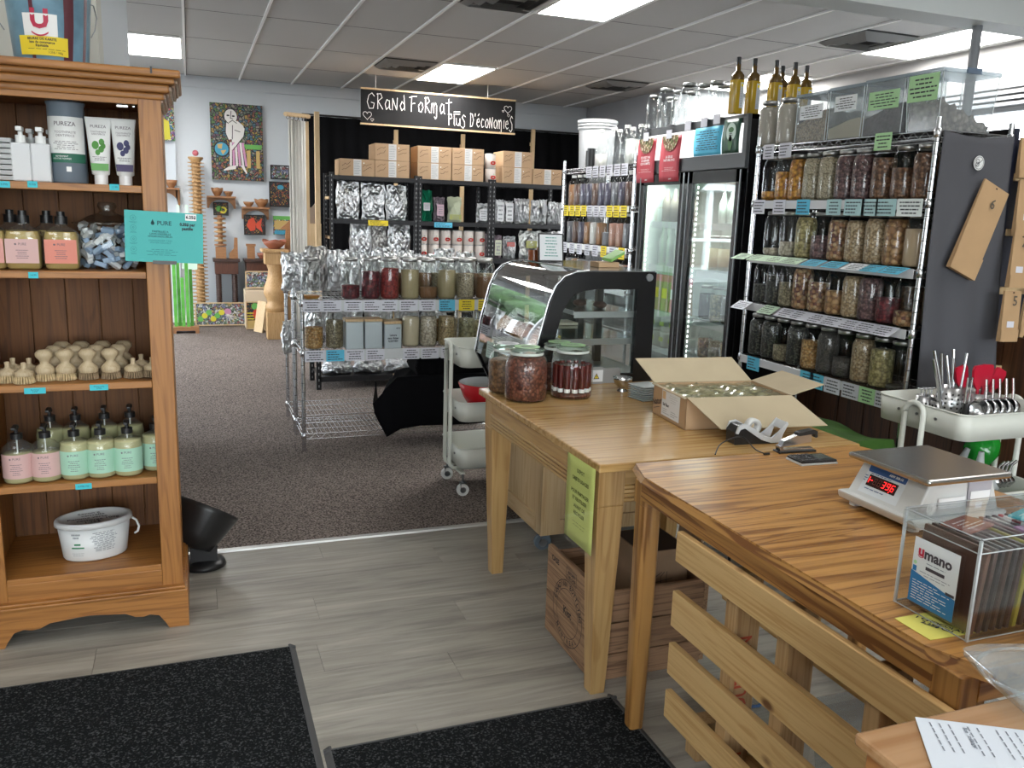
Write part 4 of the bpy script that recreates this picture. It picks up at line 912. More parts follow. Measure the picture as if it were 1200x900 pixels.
wrapo.build('green_label', [white, P('label green', (.03, .22, .09), .6)], t)
B().tube([(.122, -.012, .115), (.132, -.03, .11), (.138, -.04, .09), (.134, -.035, .07), (.126, -.02, .06)], .004, 6).build('handle', white, t)
# bucket on top
t = thing('paint_bucket', 'bluish translucent bucket with a yellow label on top of the bookcase, cut by the frame', 'bucket', (-.385, 3.13, 1.8385))
bk = P('bucket blue', (.16, .30, .40), .3, var=.35, vs=9); B().lathe([(1e-4, 0), (.100, 0), (.103, .004), (.122, .24), (.126, .25)], (0, 0, 0), 36).build('body', bk, t)
B().lathe([(.124, .236), (.130, .238), (.130, .262), (1e-4, .262)], (0, 0, 0), 36).build('lid', P('bucket lid', (.5, .42, .15), .4), t)
drip = P('dark red stain', (.10, .02, .03), .4)
b = B()
for ac, a in ((.55, .13), (-.35, .05), (1.1, .07)):
    vs = []
    for i in range(7):
        q = A0+ac-a+2*a*i/6
        for z in (.002, .12, .232): r_ = .1035+.0187*z/.24; vs.append((r_*math.cos(q+(.05 if z > .1 else 0)), r_*math.sin(q+(.05 if z > .1 else 0)), z))
    b.add(vs, [(i*3+k, i*3+3+k, i*3+4+k, i*3+1+k) for i in range(6) for k in range(2)], 0, True)
b.build('stain', drip, t)
def cone(z): return .1045+.0187*z/.24
def wrapc(z0, z1, a, ac, m, name, e=.001):
    vs = []
    for i in range(11): q = A0+ac-a+2*a*i/10; vs += [(( cone(z0)+e)*math.cos(q), (cone(z0)+e)*math.sin(q), z0), ((cone(z1)+e)*math.cos(q), (cone(z1)+e)*math.sin(q), z1)]
    return B().add(vs, [(2*i, 2*i+2, 2*i+3, 2*i+1) for i in range(10)], 0, True).build(name, m, t)
wrapc(.072, .145, .42, -.12, white, 'white_label'); lab_y = wrapc(.028, .082, .62, -.08, papery, 'yellow_label', .0025)
b = B(); wT(b, 'BEURRE DE KARITE\nIssu du commerce\nEquitable', .0095, .1135, .064, ac=-.1, bold=.0003); wT(b, '3,25$ / 100g', .008, .111, .037, ac=.22); wF(b, .112, .042, .048, .5, 1, fill=.2); b.build('label_print', ink, lab_y)
b = B(); red_ = P('label red', (.45, .02, .06), .5); vs, fs = text_geo('U', .075, 'CENTER', 1., .003); R_ = .1165
b.add([(R_*math.cos(A0-.12+x/R_), R_*math.sin(A0-.12+x/R_), .128+y) for x, y, _ in vs], fs)
n0 = 12; vs = []
for i in range(n0+1):
    u = -1+2*i/n0; q = A0-.12+u*.2; z = .092-.010*(1-u*u)
    vs += [(R_*math.cos(q), R_*math.sin(q), z-.002), (R_*math.cos(q), R_*math.sin(q), z+.003)]
b.add(vs, [(2*i, 2*i+2, 2*i+3, 2*i+1) for i in range(n0)]); b.build('logo', red_, t)
for s_ in (-1, 1): B().tube([(s_*.118, -.005, .205), (s_*.128, -.02, .20), (s_*.137, -.04, .16), (s_*.130, -.05, .12), (s_*.118, -.045, .10)], .0018, 6).build('wire_handle', greymetal, t)
# black floor fan behind the bookcase
t = thing('floor_fan', 'black floor fan tilted upward beside the bookcase, on the floor strip', 'fan', (.0, 3.43, .007), 0)
Mf = Matrix.Translation((0, 0, .195)) @ Matrix.Rotation(.5, 4, 'Y') @ Matrix.Rotation(-.35, 4, 'X')
B().lathe([(.02, -.12), (.08, -.11), (.10, -.06), (.125, .03), (.13, .05), (.118, .05), (.11, .02), (.10, -.05), (1e-4, -.08)], (0, 0, 0), 28, M=Mf).build('drum', blackm, t)
b = B()
for k in range(6): a = k*PI/3; b.add([Mf @ V(p) for p in ((.02*math.cos(a), .02*math.sin(a), .0), (.10*math.cos(a), .10*math.sin(a), -.01), (.10*math.cos(a+.5), .10*math.sin(a+.5), .02), (.02*math.cos(a+.5), .02*math.sin(a+.5), .01))], [(0, 1, 2, 3), (3, 2, 1, 0)])
b.build('blades', blackm, t); B().ball((0, 0, .0), .028, M=Mf).build('hub', blackm, t)
b = B()
for r_ in (.04, .07, .10): b.tube([Mf @ V((r_*math.cos(2*PI*i/20), r_*math.sin(2*PI*i/20), .045)) for i in range(20)], .0018, 4, closed=True)
for k in range(12): a = k*PI/6; b.tube([Mf @ V((.03*math.cos(a), .03*math.sin(a), .046)), Mf @ V((.122*math.cos(a), .122*math.sin(a), .046))], .0016, 4)
b.build('grille', blackm, t)
B().prism([(-.05, .0), (.05, 0), (.055, .16), (-.055, .16)], -.03, .03, 0, frame((0, 0, .02), (1, 0, 0), (0, 0, 1))).build('neck', blackm, t)
B().lathe([(1e-4, 0), (.085, 0), (.08, .016), (.04, .026), (1e-4, .026)], (0, 0, 0), 24).build('foot', blackm, t)
# ================================================================ counters in front
oak = wood('oak top', (.52, .265, .078), (.23, .092, .022), 0, .85, .30, .12, fine_=.8, band=.55, rings=55)
oaky = wood('oak side', (.42, .21, .06), (.17, .065, .018), 1, .85, .3, .1, fine_=.8, band=1.1, rings=48)
oakz = wood('oak leg', (.40, .20, .06), (.20, .085, .022), 2, .75, .3, .1)
ash = wood('honey table top', (.54, .335, .13), (.34, .18, .055), 0, .8, .26, .15, fine_=.8, band=.4, rings=30)
ashy = wood('honey table apron', (.50, .31, .125), (.38, .21, .075), 1, .8, .35, .1)
ashz = wood('honey table leg', (.50, .31, .125), (.38, .21, .075), 2, .8, .35, .1)
PT, OT = .756, .766
# honey table
t = thing('honey_table', 'light honey wooden table with reeded apron and tapered legs, under the big jars', 'table', (1.52, 2.58, 0))
def wp(b, name, m, bev=.0, par=None): return b.build(name, m, par or t, world=True, bevel=bev)
wp(B().box(1.055, 1.985, 2.045, 3.13, PT-.026, PT), 'tabletop', ash, .004)
for x in (1.085, 1.945):
    b = B().box(x-.012, x+.012, 2.16, 3.02, PT-.135, PT-.026)
    wp(b, 'apron', ashy); b = B()
    for k in range(4): b.box(x-.018, x+.018, 2.16, 3.02, PT-.13+.013*k, PT-.121+.013*k)
    wp(b, 'reeding', ashy, .002)
for y in (2.10, 3.07):
    wp(B().box(1.14, 1.90, y-.012, y+.012, PT-.135, PT-.026), 'apron', ash); b = B()
    for k in range(4): b.box(1.14, 1.90, y-.018, y+.018, PT-.13+.013*k, PT-.121+.013*k)
    wp(b, 'reeding', ash, .002)
for x, y in ((1.115, 2.12), (1.93, 2.12), (1.115, 3.05), (1.93, 3.05)):
    sx_ = 1 if x < 1.5 else -1; sy_ = 1 if y < 2.5 else -1
    wp(B().frus((x+sx_*.004, y+sy_*.004), (.024, .024), (.043, .043), 0, PT-.14, 0, None, (x+.0, y)).box(x-.043, x+.043, y-.043, y+.043, PT-.14, PT-.026), 'leg', ashz, .003)
# yellow-green notice taped to the apron
t2 = thing('recycling_notice', 'yellow-green paper notice in a plastic sleeve taped to the honey table edge', 'notice', (1.06, 2.158, .475))
yg = P('yellow green paper', (.62, .68, .20), .7)
def cur(u, v): return (-.012+.012*math.sin(v*3)+.004*math.sin(u*9), .095-.19*u, .265*v+.012*u*(1-v)*1.5)
M = FL((-.016, 0, .0)); b = B()
B().grid(lambda u, v: (-.008, .095-.19*u, .262*v), 6, 8).build('sheet', yg, t2, solid=.0006)
M = FL((-.0092, 0, 0))
for s_, y, z in (('DEPOT', .225, .016), ('OBJETS USAGES', .198, .016), ('POUR PARTAGER', .158, .0155), ('ET REUTILISER', .137, .0155), ('AVANT DE', .114, .0155), ('RECYCLER', .093, .0155)): T(b, s_, z, M, .004, y, bold=.0004, sx=1.0)
fine(b, M, -.06, .07, .05, .07, 2, 0, 3, .12, center=True); b.build('print', P('olive ink', (.13, .15, .03), .7), t2)
B().grid(lambda u, v: (-.0105, .1-.2*u, -.012+.29*v), 2, 2).build('plastic_sleeve', thin('sleeve', (.98, .98, .96), .8, .06), t2)
# oak table
t = thing('oak_table', 'oak dining table with clipped corners used as a counter, nearest the camera', 'table', (1.55, 1.4, 0))
X0, X1, Y0, Y1, c_ = 1.05, 2.01, .80, 1.985, .09
oct_ = [(1.147, .862), (1.93, .862), (1.97, .95), (1.97, 1.885), (1.93, 2.005), (1.147, 2.005), (1.108, 1.885), (1.108, .95)]
wp(B().prism(oct_, OT-.004, OT), 'tabletop', oak, .001)
ins = lambda k: [(1.54+(x-1.54)*(1-k*1.4), 1.4335+(y-1.4335)*(1-k)) for x, y in oct_]
b = B(); n = 8; lo, hi = ins(-.012), oct_
b.add([(x, y, OT-.004) for x, y in hi]+[(x, y, OT-.020) for x, y in lo], [(i, (i+1) % n, n+(i+1) % n, n+i)[::-1] for i in range(n)]+[tuple(range(n, 2*n))[::-1]]); wp(b, 'edge_bevel', oaky)
AX0, AX1, AY0, AY1 = 1.120, 1.955, .885, 1.95
for x in (AX0, AX1): wp(B().box(x-.011, x+.011, AY0+.045, AY1-.05, OT-.068, OT-.020), 'apron', oaky, .001)
for y in (AY0, AY1): wp(B().box(AX0+.03, AX1-.03, y-.011, y+.011, OT-.068, OT-.020), 'apron', oak, .001)
for x in (AX0+.02, AX1-.02):
    for y in (AY0+.02, AY1-.04):
        wp(B().box(x-.029, x+.029, y-.029, y+.029, OT-.085, OT-.020), 'leg_block', oakz, .002)
        wp(B().lathe([(.018, 0), (.022, .012), (.028, .40), (.029, OT-.10), (.029, OT-.085)], (x, y, 0), 20, pw=4.5).lathe([(1e-4, 0), (.018, 0)], (x, y, 0), 20, pw=4.5), 'leg', oakz)
# pallet on its side against the oak table
pal = wood('raw spruce', (.60, .39, .17), (.48, .28, .10), 1, 1.3, .6, knots=9); palz = wood('raw spruce stringer', (.42, .26, .12), (.30, .17, .07), 2, 1.3, .65, knots=6)
t = thing('pallet', 'raw wooden pallet standing on its side against the oak table', 'pallet', (1.10, 1.15, 0)); XP = 1.088; rat = XP/1.12
for ya, yb in ((620, 655), (693, 735), (758, 795), (818, 850)):
    z1, z0 = px(790, ya, XP).z, px(788, yb, XP).z
    wp(B().box(XP, XP+.018, .645, 1.728*rat, z0, z1), 'slat', pal, .002)
ys = (1.53, 1.345, 1.09, .80)
for i, y in enumerate(ys):
    y *= rat
    o = wp(B().box(XP+.019, XP+.088, y-.038, y, .14, .675), 'stringer', palz, .002)
    if i == 0:
        b = B(); Mq = frame((XP+.052, y-.0385, .43), (0, 0, 1), (-1, 0, 0))
        T(b, 'OUT  PIN', .05, Mq, .0, 0, bold=.001, sx=.9); T(b, 'OUT', .05, Mq, -.24, 0, bold=.001, sx=.9); wp(b, 'stencil', P('red stencil', (.42, .07, .03), .8), 0, o)
for z0, z1 in ((.15, .24), (.54, .62)): wp(B().box(XP+.089, XP+.105, .95, 1.60, z0, z1), 'rear_slat', pal, .002)
for y in (1.56,): wp(B().box(XP+.019, XP+.088, y-.01, y+.04, .14, .24), 'block', palz, .002)
# things under the oak table
t = thing('storage_bin', 'large clear plastic bin standing behind the pallet under the oak table', 'bin', (1.52, 1.15, .0))
B().frus((0, 0), (.18, .22), (.21, .25), .005, .34).build('tub', plast, t); B().box(-.22, .22, -.26, .26, .34, .36).build('lid', thin('clear lid', (.9, .92, .94), .9, .1, .15), t, bevel=.004)
t = thing('glass_jug', 'clear glass jug on the floor behind the pallet', 'jug', (1.40, 1.62, 0))
B().lathe([(1e-4, .002), (.08, .002), (.09, .02), (.09, .16), (.05, .22), (.035, .24), (.038, .28)], (0, 0, 0), 20).build('body', glass, t); B().cyl((0, 0, 0), .038, .275, .30, 14).build('lid', lidm, t)
pts = [(1.62, 2.2, .50), (1.55, 2.08, .36), (1.50, 2.0, .2), (1.46, 1.94, .06), (1.42, 1.86, .012), (1.36, 1.80, .01)]
top(B().tube(pts, .005, 6), 'power_cable', blackm, 'black power cable hanging behind the pallet', 'cable')
top(B().tube([(1.36, 1.80, .01), (1.30, 1.84, .01), (1.40, 1.90, .01), (1.55, 1.88, .01), (1.7, 1.95, .01)], .005, 6), 'blue_cable', P('blue cable', (.02, .10, .28), .5), 'blue cable lying on the floor under the oak table', 'cable')
# crate
t = thing('wooden_crate', 'old stamped wooden crate on the floor between the table legs', 'crate', (1.33, 2.35, 0))
cr_ = wood('old crate wood', (.34, .20, .11), (.17, .09, .05), 1, 1.5, .75, knots=3); crx = wood('old crate wood across', (.32, .18, .10), (.16, .085, .045), 0, 1.5, .75, knots=3)
CXa, CXb, CYa, CYb = 1.12, 1.54, 2.165, 2.525
for x in (CXa, CXb-.018):
    for z0, z1 in ((.012, .16), (.163, .325)): o = wp(B().box(x, x+.018, CYa, CYb, z0, z1), 'end_board', cr_, .002)
for y in (CYa, CYb-.012):
    for z0, z1 in ((.0, .085), (.089, .19), (.194, .30)): wp(B().box(CXa+.018, CXb-.018, y, y+.012, z0, z1), 'side_board', crx, .002)
wp(B().box(CXa+.01, CXb-.01, CYa+.01, CYb-.01, .004, .014), 'bottom_board', crx)
b = B(); M = FL((CXa-.0005, (CYa+CYb)/2, .165)); st = P('stamp ink', (.05, .035, .03), .85)
disc(b, M, 0, -.015, .115, r0=.1125, n=40, off=.001, ry=.98); disc(b, M, 0, -.015, .085, r0=.083, n=40, off=.001, ry=.98)
ring = 'CANADIAN BOTTLING'
for i, ch in enumerate(ring):
    a = PI*.93-i*PI*.86/(len(ring)-1); vs, fs = text_geo(ch, .024, 'CENTER', .9, .0006); b.add(vs, fs, 0, False, M @ Matrix.Translation((.099*math.cos(a), -.015+.097*math.sin(a), .001)) @ Matrix.Rotation(a-PI/2, 4, 'Z'))
for i, ch in enumerate('MONTREAL'):
    a = -PI*.75+i*PI*.5/7; vs, fs = text_geo(ch, .022, 'CENTER', .9, .0006); b.add(vs, fs, 0, False, M @ Matrix.Translation((.099*math.cos(a), -.015+.097*math.sin(a), .001)) @ Matrix.Rotation(a+PI/2, 4, 'Z'))
T(b, 'Kist', .04, M, 0, -.012, bold=.0008, off=.001); 
for x0, x1, y0, y1 in ((-.02, .06, .10, .145),):
    for s_ in ((x0, x1, y0, y0+.002), (x0, x1, y1-.002, y1), (x0, x0+.002, y0, y1), (x1-.002, x1, y0, y1)): Q(b, M, *s_, off=.001)
    T(b, 'RETURN\nTHIS CASE', .014, M, .02, .122, off=.001, bold=.0004)
T(b, 'CASE', .026, M, -.11, .13, off=.001, bold=.0008, rot=.0); wp(b, 'stamp', st, 0)
t = thing('kraft_carton', 'brown paper bags and folded carton standing inside the wooden crate', 'bag', (1.42, 2.35, .016))
kb = P('brown kraft', (.27, .17, .10), .8, var=.15, bump=.2, bs=25); dkb = P('dark inside', (.05, .03, .02), .9)
B().prism([(-.09, -.10), (.09, -.10), (.09, .10), (-.09, .10)], 0, .36, 0).build('bag', kb, t, bevel=.004); B().box(-.085, .085, -.095, .095, .355, .3605).build('mouth', dkb, t)
B().box(.065, .075, -.09, .05, .20, .43, 0, Matrix.Rotation(.2, 4, 'Y')).build('folded_flap', kb, t)
b = B(); M = FN((0, -.1005, .2))
for k in range(3): stroke(b, M, [(-.03+.02*k, .03), (-.035+.022*k, .07), (-.01+.01*k, .085)], .002, off=.001)
stroke(b, M, [(-.045, .05), (.03, .06)], .002, off=.001); b.build('print', st, t)
# foreground cabinet
fg = wood('orange varnished wood', (.42, .19, .06), (.26, .10, .03), 1, 1, .3, .4); fgt = wood('worn varnished top', (.44, .25, .12), (.34, .17, .07), 0, .6, .25, .4)
t = thing('foreground_counter', 'corner of an orange varnished counter with a printed sheet, bottom right', 'counter', (.9, .38, 0))
wp(B().box(.655, 1.5, .10, .635, .885, .90), 'top', fgt, .004); wp(B().box(.665, 1.5, .10, .625, .0, .885), 'body', fg, .002)
t = thing('printed_sheet', 'white printed sheet lying on the foreground counter', 'paper', (.80, .585, .9015), 0)
q = [pz(1072, 842, .9), pz(1235, 862, .9), pz(1260, 930, .9), pz(1100, 925, .9)]; loc = V(t.location)
b = B(); vs = [p-loc for p in q]; b.add([(p.x, p.y, 0) for p in vs]+[(p.x, p.y, .0006) for p in vs], [(4, 5, 6, 7), (3, 2, 1, 0), (0, 1, 5, 4), (1, 2, 6, 5), (2, 3, 7, 6), (3, 0, 4, 7)][0:]); 
b.build('sheet', P('bright paper', (.62, .66, .72), .6), t)
e1 = (vs[1]-vs[0]); M = frame((vs[0].x, vs[0].y, .0008), (e1.x, e1.y, 0), (vs[0].x-vs[3].x, vs[0].y-vs[3].y, 0)); b = B(); Lx = e1.length
for k in range(12):
    if k in (3, 6): continue
    x = .012+.0098*k
    for s_ in range(5): Q(b, M, x, x+.0016, -.008-.011*s_-.0085, -.008-.011*s_, off=.0003)
vs2, fs2 = text_geo('Bon à mélanger', .006, 'CENTER', 1, .0003); b.add(vs2, fs2, 0, False, M @ Matrix.Translation((.048, -.030, .0004)) @ Matrix.Rotation(-PI/2, 4, 'Z')); b.build('print', P('grey print', (.2, .22, .26), .7), t)
t = thing('clamshell_box', 'clear plastic clamshell box on the foreground counter, cut by the right edge', 'container', (.925, .66-.04, .9015), -.3)
B().frus((0, 0), (.05, .045), (.075, .06), .0, .028).build('tray', plast, t, bevel=.006)
B().tube([(.078*math.cos(a)*1.0, .062*math.sin(a), .028) for a in [2*PI*i/28 for i in range(28)]], .002, 5, closed=True).build('rim', plast, t)
B().frus((0, 0), (.075, .06), (.06, .045), .030, .045).build('lid', plast, t, bevel=.005)
# scale
t = thing('weighing_scale', 'white electronic price scale with a steel platform and red digits on the oak table', 'scale', (1.62, 1.46, OT+.0005))
sw = P('scale plastic', (.60, .61, .60), .4); sg = P('scale side plastic', (.40, .39, .43), .4)
B().frus((0, 0), (.135, .125), (.145, .12), .012, .035).build('base', sw, t, bevel=.006)
B().add([(-.125, -.105, .035), (.13, -.105, .035), (.13, .105, .035), (-.125, .105, .035), (-.085, -.10, .112), (.11, -.095, .112), (.11, .095, .112), (-.085, .10, .112)], [(0, 1, 5, 4), (1, 2, 6, 5), (2, 3, 7, 6), (3, 0, 4, 7), (4, 5, 6, 7)]).build('housing', sw, t, bevel=.004)
for x, y in ((-.11, -.09), (.11, -.09), (-.11, .09), (.11, .09)): B().cyl((x, y, 0), .014, 0, .013, 10).build('foot', white, t)
B().box(-.118, .138, -.125, .125, .113, .128).build('platform', P('platform steel', (.50, .49, .47), .26, 1., bump=.03, bs=30), t, bevel=.006)
B().box(.03, .10, -.104, -.100, .045, .108).build('side_panel', sg, t)
b = B(); Q(b, FN((.0, -.1035, 0)), -.06, .02, .05, .075, 0, .002); Q(b, FN((0, -.1045, 0)), .035, .095, .05, .085, 0, .002); b.build('side_sticker', paper, t)
M = frame((-.1045, 0, .0745), (0, -1, 0), (.040, 0, .077)); b = B(); Q(b, M, -.075, .045, -.036, .036, 0, .0012); pan = b.build('display_panel', P('panel white', (.66, .70, .73), .4), t)
b = B(); PL(b, M, [(-.073, .034), (.043, .034), (.043, .018), (-.07, .018), (-.073, .022)], 0, .0018); b.build('blue_band', P('band blue', (.02, .08, .25), .5), pan)
b = B(); Q(b, M, -.062, .028, -.016, .012, 0, .0018); b.build('display_window', P('display red black', (.03, .006, .006), .2), pan)
b = B(); T(b, 'ASW 308-16', .008, M, .012, .026, 1, off=.0024, bold=.0004)
fine(b, M, -.06, .03, -.026, -.020, 1, 0, 3, .3, .0024); fine(b, M, -.06, .035, .0135, .017, 1, 0, 4, .5, .0024); fine(b, M, -.074, -.064, -.008, .010, 3, 0, 5, .4, .0024); b.build('panel_print', [P('panel ink', (.05, .10, .22), .6), white], pan)
seg7 = {'3': 'abgcd', '9': 'abcdfg', '6': 'acdefg', '8': 'abcdefg'}
def seven(b, M, ch, x, y, w_, h, off, mat=0, sl=.12):
    P_ = {'a': ((0, h), (w_, h)), 'g': ((0, h/2), (w_, h/2)), 'd': ((0, 0), (w_, 0)), 'f': ((0, h/2), (0, h)), 'b': ((w_, h/2), (w_, h)), 'e': ((0, 0), (0, h/2)), 'c': ((w_, 0), (w_, h/2))}
    for s_ in seg7[ch]: (a0, b0), (a1, b1) = P_[s_]; stroke(b, M, [(x+a0+b0*sl, y+b0), (x+a1+b1*sl, y+b1)], .0015, mat, off)
redled = P('red led', (1, .02, .02), .5, emit=1.1); dimled = P('dim led', (.13, .03, .015), .5)
b = B()
for i, ch in enumerate('8888396'[1:]):
    if i in (1, 2): seven(b, M, '8', -.056+.0135*i, -.009, .0075, .015, .0026, 1)
    elif i > 2: seven(b, M, ch, -.056+.0135*i, -.009, .0075, .015, .0026, 0)
stroke(b, M, [(-.057, .006), (-.057, -.008)], .002, 0, .0026); stroke(b, M, [(-.057, -.001), (-.047, -.001)], .002, 0, .0026); disc(b, M, .010, -.0135, .0015, 0, .0026, n=8)
b.build('digits', [redled, dimled], pan)
# acrylic box of chocolate bars
t = thing('acrylic_box', 'clear acrylic lidded box holding chocolate bars, on the oak table corner', 'display box', (1.36, 1.015, OT+.0005))
acr = thin('acrylic', (.97, .98, .98), .9, .02); HB = .178; wx, wy = .175, .078
b = B()
for s_ in (-1, 1): b.box(s_*wx-.002, s_*wx+.002, -wy, wy, 0, HB); b.box(-wx, wx, s_*wy-.002, s_*wy+.002, 0, HB)
b.box(-wx, wx, -wy, wy, 0, .004); b.build('box', acr, t)
b = B().box(-wx-.003, wx+.003, -wy-.003, wy+.003, HB, HB+.004)
for s_ in (-1, 1): b.box(s_*(wx+.003)-.001, s_*(wx+.003)+.001, -wy-.003, wy+.003, HB-.022, HB); b.box(-wx-.003, wx+.003, s_*(wy+.003)-.001, s_*(wy+.003)+.001, HB-.022, HB)
b.build('lid', acr, t)
ee = P('acrylic edge', (.50, .52, .53), .2); b = B()
for x in (-wx, wx):
    for y in (-wy, wy): b.box(x-.0022, x+.0022, y-.0022, y+.0022, 0, HB)
for z in (.002, HB-.022, HB+.003):
    for s_ in (-1, 1): b.box(-wx, wx, s_*(wy+.002)-.0008, s_*(wy+.002)+.0008, z-.0008, z+.0008); b.box(s_*(wx+.002)-.0008, s_*(wx+.002)+.0008, -wy, wy, z-.0008, z+.0008)
b.build('polished_edges', ee, t)
M = FL((-wx-.003, 0, 0)); b = B(); Q(b, M, -.048, .048, .020, .140, 0, .0005); o = b.build('label_card', P('label card white', (.72, .74, .74), .4), t)
b = B(); PL(b, M, [(-.048, .020), (.048, .020), (.048, .060), (-.048, .078)], 1, .0009); T(b, 'mano', .026, M, .005, .115, 2, bold=.0009, off=.0012); T(b, 'u', .026, M, -.031, .117, 3, bold=.0012, off=.0012)
disc(b, M, -.031, .113, .008, 3, .0012, r0=.0066, a0=PI*1.15, a1=PI*1.85); Q(b, M, -.018, .022, .088, .094, 2, .0012); fine(b, M, -.03, .035, .098, .102, 1, 4, 1, .4, .0012, True); fine(b, M, -.03, .035, .074, .084, 2, 4, 2, .25, .0012, True)
Q(b, M, -.045, -.037, .078, .088, 1, .0012); disc(b, M, -.041, .094, .0035, 5, .0012)
fine(b, M, -.042, .04, .026, .064, 8, 0, 4, .28, .0014); Q(b, M, .028, .046, .062, .067, 2, .0014); b.build('label_print', [white, P('umber blue', (.02, .18, .42), .5), P('charcoal', (.06, .05, .06), .5), P('brand red', (.55, .02, .05), .5), inkg, paperg], o)
chocs = [('dark brown', (.045, .02, .016)), ('brown', (.10, .045, .03)), ('red and white checked', (.5, .05, .06)), ('olive edged', (.30, .26, .03)), ('maroon', (.12, .02, .03)), ('black', (.02, .015, .018))]
def checker(name, c1, c2, sc):
    if name in MT: return MT[name]
    m, n, p = _new(name); ck = nd(n, 'TexChecker'); ck.inputs['Scale'].default_value = sc; ck.inputs[1].default_value = (*c1, 1); ck.inputs[2].default_value = (*c2, 1)
    tt = nd(n, 'TexCoord'); n.links.new(tt.outputs['Object'], ck.inputs[0]); n.links.new(ck.outputs[0], p.inputs['Base Color']); p.inputs['Roughness'].default_value = .4; MT[name] = m; return m
ckm = checker('checked wrapper', (.55, .04, .05), (.62, .56, .54), 55.)
order = [1, 0, 5, 0, 5, 0, 3, 0, 4, 5, 0, 2, 1, 5, 0, 4, 0, 2, 5, 1]
for i, k in enumerate(order):
    nm, c = chocs[k]; x = 1.36-.155+.0163*i
    m = ckm if k == 2 else P('wrapper '+nm, c, .35)
    tt = thing('chocolate_bar', '%s chocolate bar in the acrylic box, number %s from the left' % (nm, ['one', 'two', 'three', 'four', 'five', 'six', 'seven', 'eight', 'nine', 'ten', 'eleven', 'twelve', 'thirteen', 'fourteen', 'fifteen', 'sixteen', 'seventeen', 'eighteen', 'nineteen', 'twenty'][i]), 'chocolate bar', (x, 1.012, OT+.0055), 0, 'chocolate bars in the acrylic box')
    R_ = Matrix.Rotation(.10, 4, 'Y'); B().box(-.0045, .0045, -.066, .066, 0, .150, 0, R_).build('wrapper', m, tt, bevel=.0015)
for x, y, rz, c, lab in ((.07, .02, .3, (.08, .50, .55), 'turquoise wrapped bar lying flat on top inside the acrylic box'), (.03, -.035, -.12, (.26, .07, .26), 'violet wrapped bar lying on top inside the acrylic box'), (-.08, .03, .25, (.25, .06, .03), 'red brown wrapped bar lying flat at the back of the acrylic box'), (.13, -.01, .1, (.62, .60, .60), 'white wrapped bar with a red logo lying on top inside the acrylic box')):
    z = {.07: .1605, .03: .1555, -.08: .1555, .13: .166}[x]
    tt = thing('chocolate_bar', lab, 'chocolate bar', (1.36+x, 1.015+y, OT+z), rz, 'chocolate bars in the acrylic box'); B().box(-.042, .042, -.027, .027, 0, .0045).build('wrapper', P('wrap %.2f' % c[0], c, .4), tt, bevel=.001)
    b = B(); M = FT((0, 0, .0046)); fine(b, M, -.03, .035, -.02, .016, 4, 0, 3, .3, .0004)
    if x == .13: T(b, 'U', .03, M, 0, 0, 1, bold=.001)
    b.build('print', [white, P('brand red', (.55, .02, .05), .5)], tt)
top(B().prism([(-.06, -.04), (.05, -.055), (.06, .03), (-.05, .04)], 0, .0006, 0, FT((1.185, 1.005, OT+.0006), .1)), 'yellow_note', P('note yellow', (.72, .66, .14), .7), 'yellow handwritten note sticking out under the acrylic box', 'note')
b = B(); Mn = FT((1.165, .985, OT+.0013), -1.15); T(b, '1 CHOCOLAT\n2,25$ CH', .013, Mn, .0, .02, bold=.0006); o = b.build('writing', ink, D.objects['yellow_note'], world=True)
# calculator, stapler, tape dispenser, cable
ca = pz(951, 541, OT)
t = thing('calculator', 'small black and silver calculator on the oak table', 'calculator', (ca.x, ca.y, OT+.0005), -.05)
B().box(-.062, .062, -.038, .038, 0, .006).build('base', P('silver plastic', (.55, .56, .57), .3), t, bevel=.002); B().box(-.060, .060, -.036, .036, .006, .013).build('body', blackm, t, bevel=.003)
B().box(.012, .054, -.018, .026, .0125, .0137).build('screen', P('lcd', (.10, .12, .11), .15), t)
kb0 = None
for i in range(5):
    for j in range(4):
        if kb0 is None: kb0 = o = B().box(-.005, .005, -.006, .006, 0, .003).build('key', P('dark key', (.05, .05, .055), .4), t, bevel=.001)
        else: o = kb0.copy(); COL.objects.link(o)
        o.location = (-.052+.0135*i, -.027+.0175*j, .0128)
s0 = pz(932, 529, OT)
t = thing('stapler', 'open silver stapler with a black handle between the two tables', 'stapler', (s0.x, s0.y, OT+.0005), -.06)
B().box(-.068, .062, -.018, .018, 0, .006).build('base', blackm, t, bevel=.002); B().box(-.06, .055, -.010, .010, .006, .011).build('anvil', chrome, t)
B().prism([(-.060, .018), (-.05, .036), (-.005, .052), (.045, .056), (.046, .030), (-.02, .022)], -.010, .010, 0, frame((0, 0, 0), (1, 0, 0), (0, 0, 1))).build('arm', chrome, t, bevel=.002)
B().prism([(-.005, .052), (.0, .060), (.05, .068), (.064, .062), (.066, .044), (.058, .042), (.055, .055), (.0, .050)], -.012, .012, 0, frame((0, 0, 0), (1, 0, 0), (0, 0, 1))).build('handle', blackm, t, bevel=.002)
B().prism([(-.060, .006), (-.066, .020), (-.055, .022), (-.045, .006)], -.011, .011, 0, frame((0, 0, 0), (1, 0, 0), (0, 0, 1))).build('head', chrome, t)
d0 = pz(888, 521, PT)
t = thing('tape_dispenser', 'silver and black wave-shaped tape dispenser beside the open carton', 'tape dispenser', (d0.x+.01, d0.y+.03, PT+.0005), -.08)
pr = [(-.075, 0), (-.078, .045), (-.065, .062), (-.045, .062), (-.015, .045), (.02, .018), (.045, .018), (.06, .045), (.078, .056), (.072, .020), (.05, .0)]
B().prism([(-.088, 0), (-.090, .042), (-.076, .060), (-.054, .062), (-.018, .042), (.015, .016), (.045, .008), (.065, .0)], -.026, .026, 0, frame((0, 0, 0), (1, 0, 0), (0, 0, 1))).build('base', blackm, t, bevel=.004)
